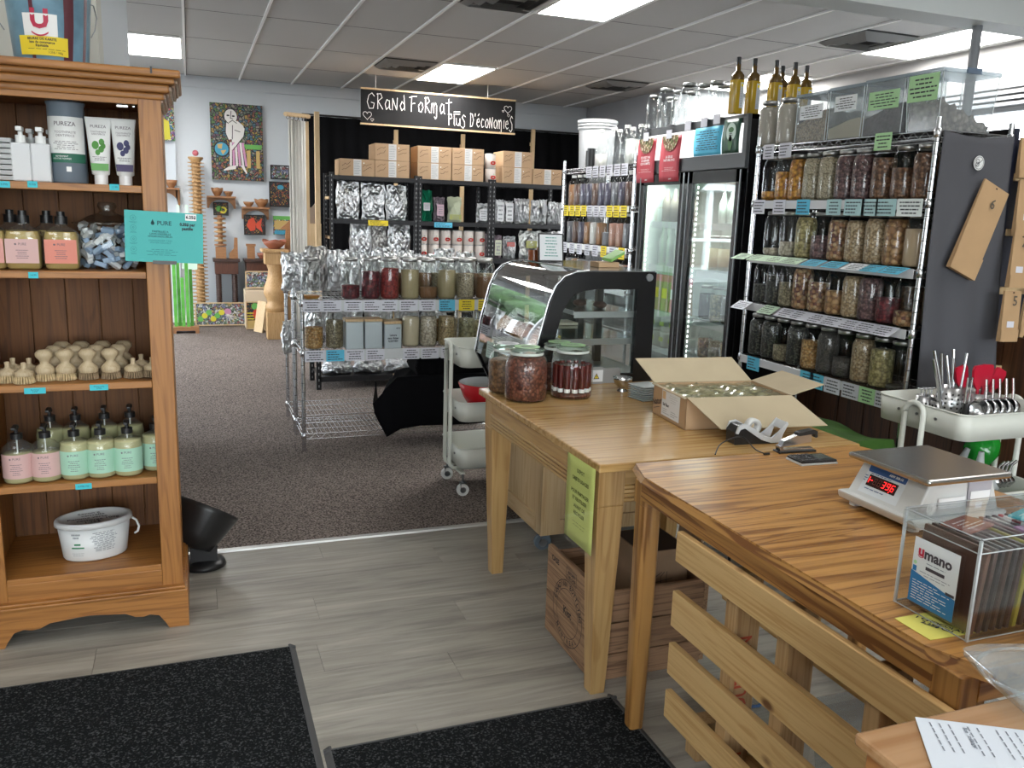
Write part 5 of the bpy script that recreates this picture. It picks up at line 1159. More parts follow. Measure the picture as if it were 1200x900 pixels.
for s_ in (-1, 1):
    b = B(); path = [(-.088, .038), (-.080, .064), (-.056, .068), (-.022, .050), (.012, .026), (.040, .020), (.064, .038), (.092, .070), (.096, .062), (.080, .030), (.072, .004), (.040, .003), (.005, .014), (-.030, .036), (-.058, .054), (-.074, .050), (-.080, .036)]
    b.prism(path, -.003, .003, 0, frame((0, s_*.029, 0), (1, 0, 0), (0, 0, 1))); b.build('side_wing', P('silver plastic', (.55, .56, .57), .3), t, bevel=.0015)
B().prism([(.078, .046), (.092, .068), (.097, .064), (.084, .042)], -.028, .028, 0, frame((0, 0, 0), (1, 0, 0), (0, 0, 1))).build('cutter', P('silver plastic', (.55, .56, .57), .3), t)
B().lathe([(.012, -.01), (.026, -.01), (.026, .01), (.012, .01), (.012, -.01)], (0, 0, 0), 24, M=Matrix.Translation((-.012, 0, .052)) @ Matrix.Rotation(PI/2, 4, 'X')).build('tape_roll', P('tape', (.62, .62, .60), .25), t)
q = [pz(838, 534, OT)+V((0, 0, .004)), pz(845, 527, OT)+V((0, 0, .02)), pz(868, 519, OT)+V((0, 0, .02)), pz(885, 528, OT)+V((0, 0, .004)), pz(897, 533, OT)+V((0, 0, .003))]
def smooth(P_, n=6):
    out = []
    for i in range(len(P_)-1):
        p0, p1, p2, p3 = P_[max(i-1, 0)], P_[i], P_[i+1], P_[min(i+2, len(P_)-1)]
        for k in range(n): u = k/n; out.append(.5*((2*p1)+(p2-p0)*u+(2*p0-5*p1+4*p2-p3)*u*u+(3*p1-p0-3*p2+p3)*u**3))
    return out+[P_[-1]]
b = B().tube(smooth(q), .002, 6); b.tube([q[-1]-V((.006, 0, 0)), q[-1]+V((.012, -.002, 0))], .004, 6); top(b, 'charging_cable', blackm, 'thin black charging cable arching over the joint of the two tables', 'cable')
# open cardboard box
t = thing('open_carton', 'open cardboard carton with a white label, flaps spread, on the honey table', 'box', (1.72, 2.445, PT+.0005), -.10)
bx, by, bh = .195, .13, .108; cd = .003
for n_, g in (('side_wall', B().box(-bx, -bx+cd, -by, by, 0, bh)), ('side_wall', B().box(bx-cd, bx, -by, by, 0, bh)), ('side_wall', B().box(-bx, bx, -by, -by+cd, 0, bh)), ('side_wall', B().box(-bx, bx, by-cd, by, 0, bh)), ('bottom', B().box(-bx, bx, -by, by, 0, cd))): g.build(n_, card, t)
def flap(a, b_, d, name='flap'):
    a, b_, d = V(a), V(b_), V(d); n_ = (b_-a).cross(d).normalized()*.0028
    B().add([a, b_, b_+d, a+d, a+n_, b_+n_, b_+d+n_, a+d+n_], [(3, 2, 1, 0), (4, 5, 6, 7), (0, 1, 5, 4), (1, 2, 6, 5), (2, 3, 7, 6), (3, 0, 4, 7)]).build(name, cardl, t)
flap((-bx, by, bh), (bx, by, bh), (-.045, .08, .075)); flap((bx, -by, bh), (-bx, -by, bh), (.06, -.13, -.075)); flap((bx, by, bh), (bx, -by, bh), (.125, -.0, .035)); flap((-bx, -by, bh), (-bx, by, bh), (-.008, 0, -.004))
M = FL((-bx-.001, 0, 0)); b = B(); Q(b, M, -.055, .085, .012, .104, 0, .0006); o = b.build('shipping_label', paper, t); b = B()
T(b, 'Sel Fleur', .014, M, -.02, .052, 0, bold=.0006, off=.0012); fine(b, M, -.045, .01, .018, .040, 3, 1, 3, .25, .0012); fine(b, M, .02, .075, .018, .040, 3, 1, 4, .25, .0012); fine(b, M, .0, .07, .065, .095, 4, 1, 5, .12, .0012, True)
Q(b, M, -.05, -.025, .07, .098, 2, .0010); b.build('label_print', [ink, inkg, P('pale orange', (.75, .52, .30), .7)], o)
b = B(); T(b, 'Natur', .032, M, -.093, .05, 0, bold=.0004, off=.0012, rot=.25); stroke(b, M, [(-.115, .022), (-.07, .035)], .002, 0, .0012); b.build('marker_writing', ink, t)
jl = P('gold lid wrap', (.50, .46, .30), .3, .7, bump=.5, bs=30); k0 = None
for i in range(6):
    for j in range(4):
        p_ = (1.72-.155+.062*i, 2.445-.09+.06*j, PT+.0045)
        nm_ = 'small jar packed in the open carton, %s row, %s from left' % (('front', 'second', 'third', 'back')[j], ('first', 'second', 'third', 'fourth', 'fifth', 'sixth')[i])
        if k0 is None:
            k0 = thing('packed_jar', nm_, 'jar', p_, 0, 'jars packed in the open carton'); B().lathe([(1e-4, 0), (.024, 0), (.024, .075)], (0, 0, 0), 10).build('jar_body', P('pale honey glass', (.42, .40, .26), .3), k0)
            b = B().lathe([(.026, .072), (.027, .092), (1e-4, .094)], (0, 0, 0), 10); b.build('lid', jl, k0)
        else: dup(k0, (p_[0]+(j-2)*.005, p_[1]-(i-3)*.0055, p_[2]), 0, nm_)
b = B(); rr = random.Random(8)
b.grid(lambda u, v: ((u-.5)*.37, (v-.5)*.245, .1035+.006*math.sin(u*22+3*math.sin(v*9))*math.cos(v*17)+rr.uniform(-.003, .003)), 28, 18, 0, False); b.build('cellophane', thin('olive cellophane', (.80, .80, .66), 1., .12, .30, (.38, .38, .27)), t)
# steel bowl and plates
p_ = pz(729, 459, PT); t = thing('steel_bowl', 'small footed stainless bowl beside the display case sticker', 'bowl', (p_.x, p_.y-.0, PT+.0005))
B().lathe([(.02, 0), (.022, .004), (.014, .012), (.016, .018), (.032, .03), (.038, .05), (.040, .06), (.037, .06), (.033, .04), (.015, .022), (1e-4, .02)], (0, 0, 0), 24).build('bowl', chrome, t)
b_ = B().lathe([(1e-4, 0), (.02, 0)], (0, 0, 0), 12); b_.build('foot', chrome, t)
k0 = None
for i in range(7):
    lab = 'white square plate in the small stack behind the carton, ' + ['bottom one', 'second from the bottom', 'third from the bottom', 'middle one', 'third from the top', 'second from the top', 'top one'][i]
    if k0 is None: k0 = thing('square_plate', lab, 'plate', (1.625, 2.80, PT+.0005), .15, 'stacked square plates'); B().frus((0, 0), (.040, .040), (.050, .050), 0, .006).build('plate', P('white porcelain', (.66, .72, .73), .25), k0)
    else: dup(k0, (1.625+.001*(i % 3), 2.80, PT+.0005+.0085*i), .15, lab)
# big jars
seeds = {}
def bigjar(label, x, y, mat, R, h, level, lidtop=paperg, extra=None):
    t = thing('candy_jar', label, 'jar', (x, y, PT+.0005), 0, 'large lidded jars on the honey table')
    B().lathe([(1e-4, .001), (R*.92, .001), (R, .010), (R, h*.70), (R*.93, h*.84), (R*.76, h*.96), (R*.74, h)], (0, 0, 0), 36).build('glass_body', glass, t)
    if mat:
        b = B().lathe([(1e-4, .006), (R*.9, .006), (R*.965, .014), (R*.965, h*min(level, .7)), (R*.85, h*level), (R*.4, h*(level+.03)), (1e-4, h*(level+.02))], (0, 0, 0), 32); b.build('contents', mat, t)
    if extra: extra(t, R, h)
    B().lathe([(R*.72, h-.002), (R*.80, h+.004), (R*.80, h+.010), (R*.62, h+.014), (1e-4, h+.016)], (0, 0, 0), 36).build('lid', thin('green glass lid', (.86, .95, .88), .9, .03, .12, (.5, .62, .52)), t)
    B().lathe([(R*.76, h-.012), (R*.79, h-.008), (R*.76, h-.002)], (0, 0, 0), 36).build('seal', P('clear seal', (.55, .60, .56), .4), t)
    b = B(); disc(b, FT((0, 0, h+.0166)), 0, 0, R*.6, n=24); o = b.build('lid_label', lidtop, t); b = B(); fine(b, FT((0, 0, h+.0172)), -R*.4, R*.4, -R*.35, R*.35, 5, seed=2, center=True); b.build('label_print', inkg, o); return t
choc = gran('chocolate pieces', [(.12, .035, .022), (.17, .055, .035), (.08, .022, .015), (.21, .075, .045)], 95, .4); nutm = gran('brown nuts', [(.16, .08, .035), (.25, .14, .06), (.10, .045, .02), (.20, .10, .045)], 85, .5)
jp = lambda x_: py(x_, 468, 2.90).x
bigjar('large jar packed with small red-brown chocolate pieces, front left', jp(615), 2.895, choc, .081, .185, .88)
bigjar('large jar of brown nuts at the far left corner of the honey table', 1.142, 3.045, nutm, .074, .175, .74, paper)
def sticks(t, R, h):
    b = B().lathe([(1e-4, .006), (R*.94, .006), (R*.94, .02), (1e-4, .024)], (0, 0, 0), 24); b.build('red_berries', choc, t)
    dm = P('dark syrup', (.09, .014, .012), .2); s0_ = None
    for k in range(14):
        a = 2*PI*k/14; x, y = R*.80*math.cos(a), R*.80*math.sin(a)
        if s0_ is None: s0_ = o = B().cyl((0, 0, 0), .0105, .0, .105, 10).build('syrup_tube', dm, t); w0 = B().cyl((0, 0, 0), .0115, .0, .014, 10).build('white_cap', white, o)
        else: o = s0_.copy(); COL.objects.link(o); c = w0.copy(); COL.objects.link(c); c.parent = o
        o.location = (x, y, .026)
    B().cyl((0, 0, 0), R*.66, .03, .125, 20).build('inner_tubes', dm, t)
bigjar('large jar of dark tubes with white ends standing in it, front right', jp(670), 2.91, None, .0815, .185, .7, paperg, sticks)
bigjar('large jar behind the front two, with a green paper on its lid', 1.365, 3.055, choc, .076, .175, .55, paperg)
# ================================================================ display case, rolling cabinet, carts
maple = wood('pale maple', (.56, .40, .22), (.46, .30, .14), 2, 1, .45, .1); mapley = wood('pale maple y', (.56, .40, .22), (.46, .30, .14), 1, 1, .45, .1)
def wpt(t): return lambda b, name, m, bev=.0, par=None, solid=0: b.build(name, m, par or t, world=True, bevel=bev, solid=solid)
def caster(c, r=.035, m=None, rz=0):
    m = m or P('caster rubber', (.10, .13, .16), .5); b = B(); x, y, z = c
    M = Matrix.Translation((x, y, r)) @ Matrix.Rotation(rz, 4, 'Z') @ Matrix.Rotation(PI/2, 4, 'X')
    return (B().cyl((0, 0, 0), r, -.010, .010, 16, M=M), B().cyl((0, 0, 0), r*.5, -.012, .012, 12, M=M).box(x-.014, x-.011+.0, y-.012, y+.012, r*.8, r*2+.01).box(x-.016, x+.016, y-.016, y+.016, r*2+.004, r*2+.010), m)
RC = (1.36, 1.98, 3.16, 3.80)
t = thing('rolling_cabinet', 'pale maple cabinet on grey casters behind the honey table, under the display case', 'cabinet', (1.67, 3.55, .006)); W = wpt(t)
W(B().box(RC[0]+.008, RC[1], RC[2]+.008, RC[3], .09, .50), 'body', maple, .002); 
W(B().box(RC[0], RC[0]+.012, RC[2], RC[2]+.07, .085, .50), 'corner_stile', maple, .002); W(B().box(RC[0], RC[0]+.012, RC[3]-.07, RC[3], .085, .50), 'corner_stile', maple, .002); W(B().box(RC[0], RC[0]+.012, RC[2]+.07, RC[3]-.07, .085, .16), 'bottom_rail', mapley, .002)
W(B().box(RC[0], RC[0]+.09, RC[2]-.006, RC[2]+.008, .085, .50), 'front_stile', maple, .002); W(B().box(RC[1]-.08, RC[1], RC[2]-.006, RC[2]+.008, .085, .50), 'front_stile', maple, .002); W(B().box(RC[0]+.09, RC[1]-.08, RC[2]-.006, RC[2]+.008, .085, .15), 'front_rail', maple, .002)
for x, y in ((RC[0]+.03, RC[2]+.04), (RC[1]-.06, RC[2]+.04), (RC[0]+.03, RC[3]-.05), (RC[1]-.06, RC[3]-.05)):
    wh, fo, m = caster((x, y, 0), .038); wh.v = [(a, b_, c+.006) for a, b_, c in wh.v]; o = W(wh, 'caster_wheel', m); W(fo, 'caster_fork', greymetal, 0, o)
# display case
CA, CB = 3.145, 3.89
outer = [(1.43, .505), (1.29, .775), (1.315, .94), (1.355, 1.10), (1.385, 1.165), (1.42, 1.20), (1.47, 1.217), (1.53, 1.222), (1.835, 1.222), (1.835, .505)]
inner = [(1.50, .80), (1.365, .80), (1.375, .94), (1.405, 1.06), (1.44, 1.115), (1.50, 1.145), (1.56, 1.15), (1.745, 1.15), (1.755, 1.13), (1.755, .80)]
t = thing('display_case', 'black framed curved glass display case standing behind the big jars', 'display case', (1.62, 3.59, .505)); W = wpt(t); gk = P('gloss black frame', (.006, .006, .007), .22, spec=.35)
def xz(pts): return [(x, z) for x, z in pts]
for y in (CA, CB):
    M = frame((0, y, 0), (1, 0, 0), (0, 0, 1)); b = B(); n = len(outer)
    # ring between outline and window: quads by matching points
    inn = [(1.50, .60), (1.365, .79), (1.378, .94), (1.410, 1.06), (1.432, 1.10), (1.46, 1.128), (1.50, 1.143), (1.56, 1.15), (1.75, 1.15), (1.75, .79)]
    inn[0] = (1.40, .79)
    vs = [(x, z, -.012) for x, z in outer]+[(x, z, -.012) for x, z in inn]+[(x, z, .012) for x, z in outer]+[(x, z, .012) for x, z in inn]; fs = []
    for i in range(n):
        j = (i+1) % n
        fs += [(i, j, n+j, n+i)[::-1], (2*n+i, 2*n+j, 3*n+j, 3*n+i), (i, j, 2*n+j, 2*n+i), (n+i, n+j, 3*n+j, 3*n+i)[::-1]]
    b.add(vs, fs, 0, False, M); W(b, 'side_frame', gk)
    W(B().prism(inn, -.002, .002, 0, M), 'side_glass', glass)
W(B().grid(lambda u, v: (lambda p: (p[0], CA+.014+(CB-CA-.028)*v, p[1]))([(outer[1+min(int(u*6+1e-6), 5)][k]*(1-(u*6-min(int(u*6+1e-6), 5)))+outer[2+min(int(u*6+1e-6), 5)][k]*(u*6-min(int(u*6+1e-6), 5))) for k in (0, 1)]), 6, 1), 'curved_front_glass', thin('tinted curved glass', (.80, .85, .83), .95, .012, .02, (.3, .33, .33), .30))
edge = [(p[0]-.004, p[1]+.002) for p in outer[1:8]]
for y in (CA, CB): W(B().tube([(x, y, z) for x, z in edge], .0045, 6), 'glass_trim', chrome)
W(B().box(1.53, 1.835, CA, CB, 1.214, 1.226), 'top_panel', P('tinted top', (.16, .17, .17), .12, .4))
W(B().box(1.815, 1.835, CA+.012, CB-.012, .79, 1.22), 'rear_door', thin('rear glass', (.85, .9, .9), .8, .03, .05))
W(B().box(1.425, 1.83, CA+.012, CB-.012, .505, .72).add([(1.30, CA+.012, .775), (1.30, CB-.012, .775), (1.43, CB-.012, .51), (1.43, CA+.012, .51)], [(0, 1, 2, 3)]), 'base', gk)
W(B().box(1.31, 1.83, CA+.012, CB-.012, .765, .79), 'deck', P('case deck', (.10, .11, .11), .3, .5))
for z, x in ((.93, 1.42), (1.045, 1.48)):
    W(B().box(x, 1.79, CA+.03, CB-.03, z, z+.006), 'glass_shelf', thin('shelf glass', (.75, .85, .84), 1, .02, .22, (.35, .42, .42))); W(B().box(x-.004, x, CA+.03, CB-.03, z-.006, z+.012).box(x, 1.79, CA+.028, CA+.031, z-.018, z+.008), 'shelf_rail', P('rail grey', (.32, .34, .34), .3, .7))
for y in (CA+.3, CB-.25): W(B().box(1.72, 1.75, y, y+.03, .79, 1.16), 'shelf_post', blackm)
M = Matrix.Translation((1.800, CA-.013, 1.20)) @ Matrix.Rotation(PI/2, 4, 'X'); W(B().cyl((0, 0, 0), .016, -.004, .006, 16, M=M), 'lock', greymetal)
W(B().box(1.53, 1.60, CA-.035, CA-.012, .757, .825).box(1.60, 1.68, CA-.030, CA-.012, .757, .82), 'sill_block', P('grey sill', (.30, .31, .31), .5))
b = B(); M = FN((1.565, CA-.036, .79)); Q(b, M, -.03, .03, -.024, .026, 0, .001); PL(b, M, [(-.014, -.012), (.014, -.012), (0, .013)], 1, .0015); PL(b, M, [(-.009, -.009), (.009, -.009), (0, .008)], 2, .002); Q(b, M, -.0015, .0015, -.005, .004, 1, .0025); W(b, 'warning_sticker', [paper, ink, papery])
p_ = (1.335, 3.95, .80); M = frame((1.287, 3.66, .80), (0, -1, 0), (.05, 0, .5)); b = B(); Q(b, M, -.055, .055, -.02, .055, 0, .003); o = W(b, 'price_card', P('mint paper', (.52, .66, .60), .7)); b = B(); fine(b, M, -.045, .045, -.01, .045, 5, 0, 2, .3, .0035, True); W(b, 'print', inkg, 0, o)
pastry = P('dark cake', (.05, .022, .015), .8, bump=1., bs=60)
for i, (x, y) in enumerate(((1.56, 3.5), (1.6, 3.38), (1.66, 3.30))): top(B().ball((x, y, 1.068), .030, sz=.55), 'cake_ball', pastry, 'small dark cake on the upper shelf of the display case, %s' % ['leftmost', 'middle', 'rightmost'][i], 'cake', 'dark cakes in the display case')
top(B().box(1.60, 1.70, 3.6, 3.72, .938, .95), 'cake_tray', P('cream tray', (.6, .55, .42), .6), 'cream tray on the lower shelf in the display case', 'tray')
# on the case
t = thing('menu_frame', 'small easel frame with a handwritten card standing on the display case', 'sign', (1.60, 3.72, 1.227), -.15)
Mm = Matrix.Rotation(-.22, 4, 'X'); B().box(-.062, .062, -.004, .004, 0, .135, 0, Mm).build('frame', blackm, t, bevel=.002); M = Mm @ FN((0, -.0045, 0)); b = B(); Q(b, M, -.055, .055, .006, .128); o = b.build('card', paper, t)
b = B(); fine(b, M, -.04, .04, .02, .12, 7, 0, 8, .28, .0012, True); b.build('writing', P('green ink', (.05, .28, .22), .7), o)
M = frame((1.70, 3.35, 1.228), (1, 0, 0), (0, 1, 0))
top(B().box(1.66, 1.76, 3.33, 3.42, 1.2265, 1.25), 'kraft_box', card, 'small kraft box on top of the display case', 'box', bevel=.002)
top(B().add([(x, y, z) for x, y, z in [(1.71, 3.31, 1.252), (1.80, 3.36, 1.285), (1.79, 3.43, 1.290), (1.70, 3.38, 1.257)]]+[(x, y, z+.012) for x, y, z in [(1.71, 3.31, 1.252), (1.80, 3.36, 1.285), (1.79, 3.43, 1.290), (1.70, 3.38, 1.257)]], [(3, 2, 1, 0), (4, 5, 6, 7), (0, 1, 5, 4), (1, 2, 6, 5), (2, 3, 7, 6), (3, 0, 4, 7)]), 'green_card', P('lime card', (.22, .48, .12), .6), 'lime green card propped on the kraft box on the display case', 'card')
top(B().tube([(1.56, 3.84, 1.228), (1.56, 3.84, 1.235)], .02, 10).cyl((1.56, 3.84, 1.2265), .03, 0, .05, 14), 'amber_jar', P('amber glass', (.22, .06, .02), .15), 'small amber jar on the far end of the display case', 'jar')
# white trolley
ct = P('cream enamel', (.62, .63, .57), .35)
def trolley(label, loc, rz, L=.45, Wd=.34, zs=(.675, .395, .155), hh=.78):
    t = thing('trolley', label, 'cart', loc, rz, 'cream metal trolleys with three trays')
    for z in zs:
        b = B(); r = .05; n = 6
        def rr_(w_, d_, rad): 
            out = []
            for cx_, cy_, a0 in ((w_-rad, d_-rad, 0), (-w_+rad, d_-rad, PI/2), (-w_+rad, -d_+rad, PI), (w_-rad, -d_+rad, 1.5*PI)):
                out += [(cx_+rad*math.cos(a0+PI/2*i/n), cy_+rad*math.sin(a0+PI/2*i/n)) for i in range(n+1)]
            return out
        o_, i_ = rr_(L/2, Wd/2, r), rr_(L/2-.006, Wd/2-.006, r-.006); m_ = len(o_); H_ = .10
        vs = [(x*.97, y*.97, z) for x, y in o_]+[(x, y, z+H_) for x, y in o_]+[(x, y, z+H_) for x, y in i_]+[(x*.97, y*.97, z+.004) for x, y in i_]
        fs = [(k*m_+i, k*m_+(i+1) % m_, (k+1)*m_+(i+1) % m_, (k+1)*m_+i) for k in range(3) for i in range(m_)]+[tuple(range(m_))[::-1], tuple(range(3*m_, 4*m_))]
        b.add(vs, fs, 0, True); o = b.build('tray', ct, t)
        B().tube([(x*1.003, y*1.003, z+H_) for x, y in o_], .0035, 6, closed=True).build('tray_rim', ct, o)
        for s_ in (-1, 1):
            for y in (-.09, 0, .09): B().cyl((0, 0, 0), .006, 0, .004, 8, M=Matrix.Translation((s_*(L/2-.001), y, z+.06)) @ Matrix.Rotation(s_*PI/2, 4, 'Y')).build('bolt', greymetal, o)
    for s_ in (-1, 1):
        x = s_*(L/2+.014); pts = []
        pts += [(x-s_*.16, -.045*1.0-.0, .115)]
        path = [(s_*(L/2-.06), s2 * .045, 0) for s2 in (1,)]
        for s2 in (-1, 1):
            y = s2*.045
        up_ = [(x, -.045, .16), (x, -.045, hh-.04)]+[(x, -.045*math.cos(a), hh-.04+.04*math.sin(a)) for a in [PI*i/8 for i in range(9)]]+[(x, .045, hh-.04), (x, .045, .16)]
        lo1 = [(0, -.045, .118), (x-s_*.05, -.045, .118), (x-s_*.02, -.045, .124), (x-s_*.004, -.045, .14)]
        lo2 = [(x-s_*.004, .045, .14), (x-s_*.02, .045, .124), (x-s_*.05, .045, .118), (0, .045, .118)]
        B().tube(lo1+up_+lo2, .011, 8).build('tube_frame', ct, t)
    for sx_ in (-1, 1):
        for sy_ in (-1, 1):
            x, y = sx_*(L/2-.03), sy_*(Wd/2-.03)
            B().box(x-.012, x+.012, min(y, sy_*.03), max(y, sy_*.03), .112, .122).build('axle_bar', ct, t)
            wh, fo, m = caster((x, y, 0), .032, P('white wheel', (.62, .62, .60), .4)); o = wh.build('caster_wheel', m, t); fo.box(x-.004, x+.004, y-.004, y+.004, .07, .115); fo.build('caster_fork', greymetal, o)
    return t
trolley('cream three-tray trolley standing left of the display case, red bowl inside', (py(522, 480, 3.94).x+.30, 4.12, .006), 0, .44, .35)
t = thing('red_bowl', 'red bowl with a white inside on the middle tray of the left trolley', 'bowl', (1.42, 4.09, .440))
B().lathe([(1e-4, -.034), (.08, -.034), (.085, .0), (.125, .07), (.148, .135), (.142, .138)], (0, 0, 0), 32).build('outside', P('red enamel', (.50, .012, .02), .25), t); B().lathe([(.142, .138), (.118, .075), (.06, .012), (1e-4, .010)], (0, 0, 0), 32).build('inside', P('white enamel', (.82, .82, .82), .25), t)
trolley('cream three-tray trolley full of utensils behind the scale', (2.86, 2.42, .0), 0, .50, .44, (.675, .36, .10))
T2 = V((2.86, 2.42, .68))
pin = B()
def cup(label, x, y, r, h):
    t = thing('utensil_cup', label, 'cup', (x, y, .6805), 0, 'perforated steel utensil cups')
    B().lathe([(1e-4, 0), (r, 0), (r, h), (r-.003, h), (r-.003, .003)], (0, 0, 0), 24).build('cup', steel, t); b = B()
    for k in range(int(h/.018)-1):
        for i in range(14): a = 2*PI*i/14; M = frame((r*1.004*math.cos(a), r*1.004*math.sin(a), .018+.018*k), (-math.sin(a), math.cos(a), 0), (0, 0, 1)); Q(b, M, -.004, .004, -.004, .004)
    b.build('holes', P('dark hole', (.03, .03, .03), .8), t); return t
ux = lambda x_, Y_: py(x_, 430, Y_).x
cup('small perforated steel cup with measuring spoons, left end of the trolley', ux(1089, 2.52), 2.52, .035, .10)
cup('tall perforated steel cup full of long handles', ux(1118, 2.44), 2.44, .05, .15)
cup('small perforated cup behind the trolley handle', ux(1104, 2.47), 2.46, .034, .09)
cup('perforated steel cup holding the red spatulas', ux(1153, 2.40), 2.40, .05, .13)
def handle(label, x, y, dx, dz, L, r=.007, m=None, z0=.70, cat='utensil', grp='steel handles in the tall cup', head=None):
    t = thing('utensil', label, cat, (x, y, z0), 0, grp); B().tube([(0, 0, 0), (dx*.5, 0, L*.5), (dx, dz, L)], [r*.7, r, r], 6).build('handle', m or chrome, t)
    if head: B().ball((dx, dz, L), head, 10, 6, sz=.35).build('bowl', m or chrome, t)
    return t
x0 = ux(1118, 2.44)
nm = ['leftmost', 'second from left', 'third from left', 'middle', 'third from right', 'second from right', 'rightmost']
for i in range(7): handle('long steel handle sticking out of the tall cup, %s' % nm[i], x0-.03+.010*i, 2.43+.01*(i % 3), -.09+.018*i, .02*(i % 2), .245+.03*((i*3) % 4)/3)
x1 = ux(1089, 2.52)
for i in range(4): handle('measuring spoon in the small left cup, %s' % ['leftmost', 'second', 'third', 'rightmost'][i], x1-.012+.008*i, 2.52, -.015+.012*i, 0, .11, .003, head=.014, grp='measuring spoons')
x2 = ux(1153, 2.40); redm = P('red silicone', (.45, .008, .03), .4)
for i, (dx, tilt, lab) in enumerate(((-.016, -.06, 'red silicone spatula, front left one of the fan'), (.026, .10, 'red silicone spatula, middle one of the fan'), (.045, .50, 'red silicone spatula leaning to the right'), (-.040, -.26, 'red silicone spatula at the back left, mostly hidden'))):
    t = thing('spatula', lab, 'spatula', (x2+dx*.6, 2.40+.012*i, .705), 0, 'red spatulas'); Mr = Matrix.Rotation(tilt, 4, 'Y'); b = B().tube([Mr @ V((0, 0, 0)), Mr @ V((0, 0, .135))], .006, 8); b.build('handle', redm, t)
    pts = [(-.008, .12), (-.020, .135), (-.030, .155), (-.032, .20), (-.024, .215), (.022, .217), (.030, .205), (.029, .155), (.018, .135), (.008, .12)]
    B().prism(pts, -.005, .005, 0, Mr @ frame((0, 0, 0), (1, 0, 0), (0, 0, 1))).build('blade', redm, t, bevel=.002)
for i in range(4): # black slotted tool + tongs
    pass
t = thing('peeler', 'black handled steel peeler between the cups', 'utensil', (ux(1139, 2.33), 2.33, .69)); B().tube([(0, 0, 0), (0, 0, .10)], .013, 8).build('handle', blackm, t)
b = B(); b.tube([(-.01, 0, .10), (-.012, 0, .20)], .004, 6).tube([(.01, 0, .10), (.01, 0, .20)], .004, 6).box(-.014, .013, -.003, .003, .19, .20); b.build('blade_fork', chrome, t)
for i in range(5):
    x = ux(1164+8*i, 2.33); t = thing('scoop', 'steel scoop in the nested row at the right end of the utensil trolley, %s' % nm[[0, 1, 3, 5, 6][i]].replace('middle', 'middle one'), 'scoop', (x, 2.33, .69), 0, 'nested steel scoops')
    B().lathe([(.03, 0), (.045, .02), (.045, .05), (.043, .05), (.040, .02), (1e-4, .004)], (0, 0, .005), 18, M=Matrix.Translation((0, 0, .05)) @ Matrix.Rotation(-1.2, 4, 'Y')).build('bowl', chrome, t)
    B().tube([(.0, .01, .08), (.02, .03, .13), (.035, .05, .175)], .006, 6).build('handle', chrome, t)
# middle tray
g0 = pz(1152, 560, .42)
t = thing('green_bag', 'crumpled shiny green bag in the middle tray of the utensil trolley', 'bag', (py(1152, 515, 2.5).x, 2.5, .455)); gb_ = P('shiny green', (.01, .22, .02), .12, bump=.6, bs=14)
b = B().ball((0, 0, .085), .082, 18, 12, sx=.85, sy=.85); rr = random.Random(4); b.v = [(x*(1+.08*math.sin(9*z*12+x*40)), y, z+.012*math.sin(x*60)) for x, y, z in b.v]; b.tube([(-.0, 0, .15), (.01, 0, .185)], [.03, .015], 8); b.build('bag', gb_, t)
fu = P('grey white funnel', (.42, .44, .44), .4)
for lab, x, y, rz in (('white plastic funnel lying upside down, front one', py(1148, 545, 2.34).x, 2.34, .2), ('white plastic funnel behind, tilted to the right', py(1118, 540, 2.44).x, 2.44, .9)):
    t = thing('funnel', lab, 'funnel', (x, y, .445), 0, 'white plastic funnels'); B().lathe([(.075, 0), (.078, .004), (.055, .05), (.016, .09), (.010, .14), (.008, .14)], (0, 0, 0), 24, M=Matrix.Rotation(0 if rz < .5 else .5, 4, 'Y')).build('cone', fu, t)
t = thing('black_pan', 'black frying pan edge behind the funnels', 'pan', (2.74, 2.54, .366)); B().lathe([(1e-4, 0), (.08, 0), (.10, .04), (.105, .06), (.10, .06), (.08, .008), (1e-4, .006)], (0, 0, 0), 28).build('pan', blackm, t); B().tube([(-.12, 0, .05), (-.2, .02, .12)], .01, 8).build('handle', chrome, t)
for i in range(4):
    x = 2.92+.022*i; t = thing('scoop', 'small steel measuring scoop lying in the middle tray, %s' % ['nearest the funnel', 'second from the funnel', 'third from the funnel', 'farthest right'][i], 'scoop', (x, 2.30-.0*i, .44), 0, 'measuring scoops in the middle tray')
    B().lathe([(1e-4, 0), (.022, 0), (.024, .03), (.022, .03), (.020, .003)], (0, 0, 0), 16, M=Matrix.Translation((0, 0, .02)) @ Matrix.Rotation(.9, 4, 'Y')).build('cup', chrome, t); B().tube([(.01, 0, .04), (.05, .02, .085), (.075, .02, .10)], .006, 6).build('handle', chrome, t)
# green cloth on a low bench
t = thing('low_bench', 'low dark bench under a green cloth behind the tables', 'bench', (2.55, 3.05, 0)); W = wpt(t)
W(B().box(2.2, 2.9, 2.75, 3.4, .42, .45), 'seat', bw)
for x in (2.24, 2.86):
    for y in (2.8, 3.35): W(B().box(x-.02, x+.02, y-.02, y+.02, 0, .42), 'leg', bw)
gc = P('green cloth', (.040, .115, .012), .9, var=.35, vs=10)
t = B().grid(lambda u, v: (2.13+.78*u, 2.70+.85*v, .50+.012*math.sin(u*9+v*5)+.010*math.sin(v*14-u*6)-(.35*max(0, .12-v)/.12 if v < .12 else 0)-(.2*max(0, .06-u)/.06 if u < .06 else 0)), 40, 40)
top(t, 'green_cloth', gc, 'crumpled moss green cloth spread on the low bench behind the tables', 'cloth', solid=.006)
B().box(-.35, .33, -.28, .35, .4505, .470).build('cushion', gc, D.objects['low_bench'], bevel=.006)
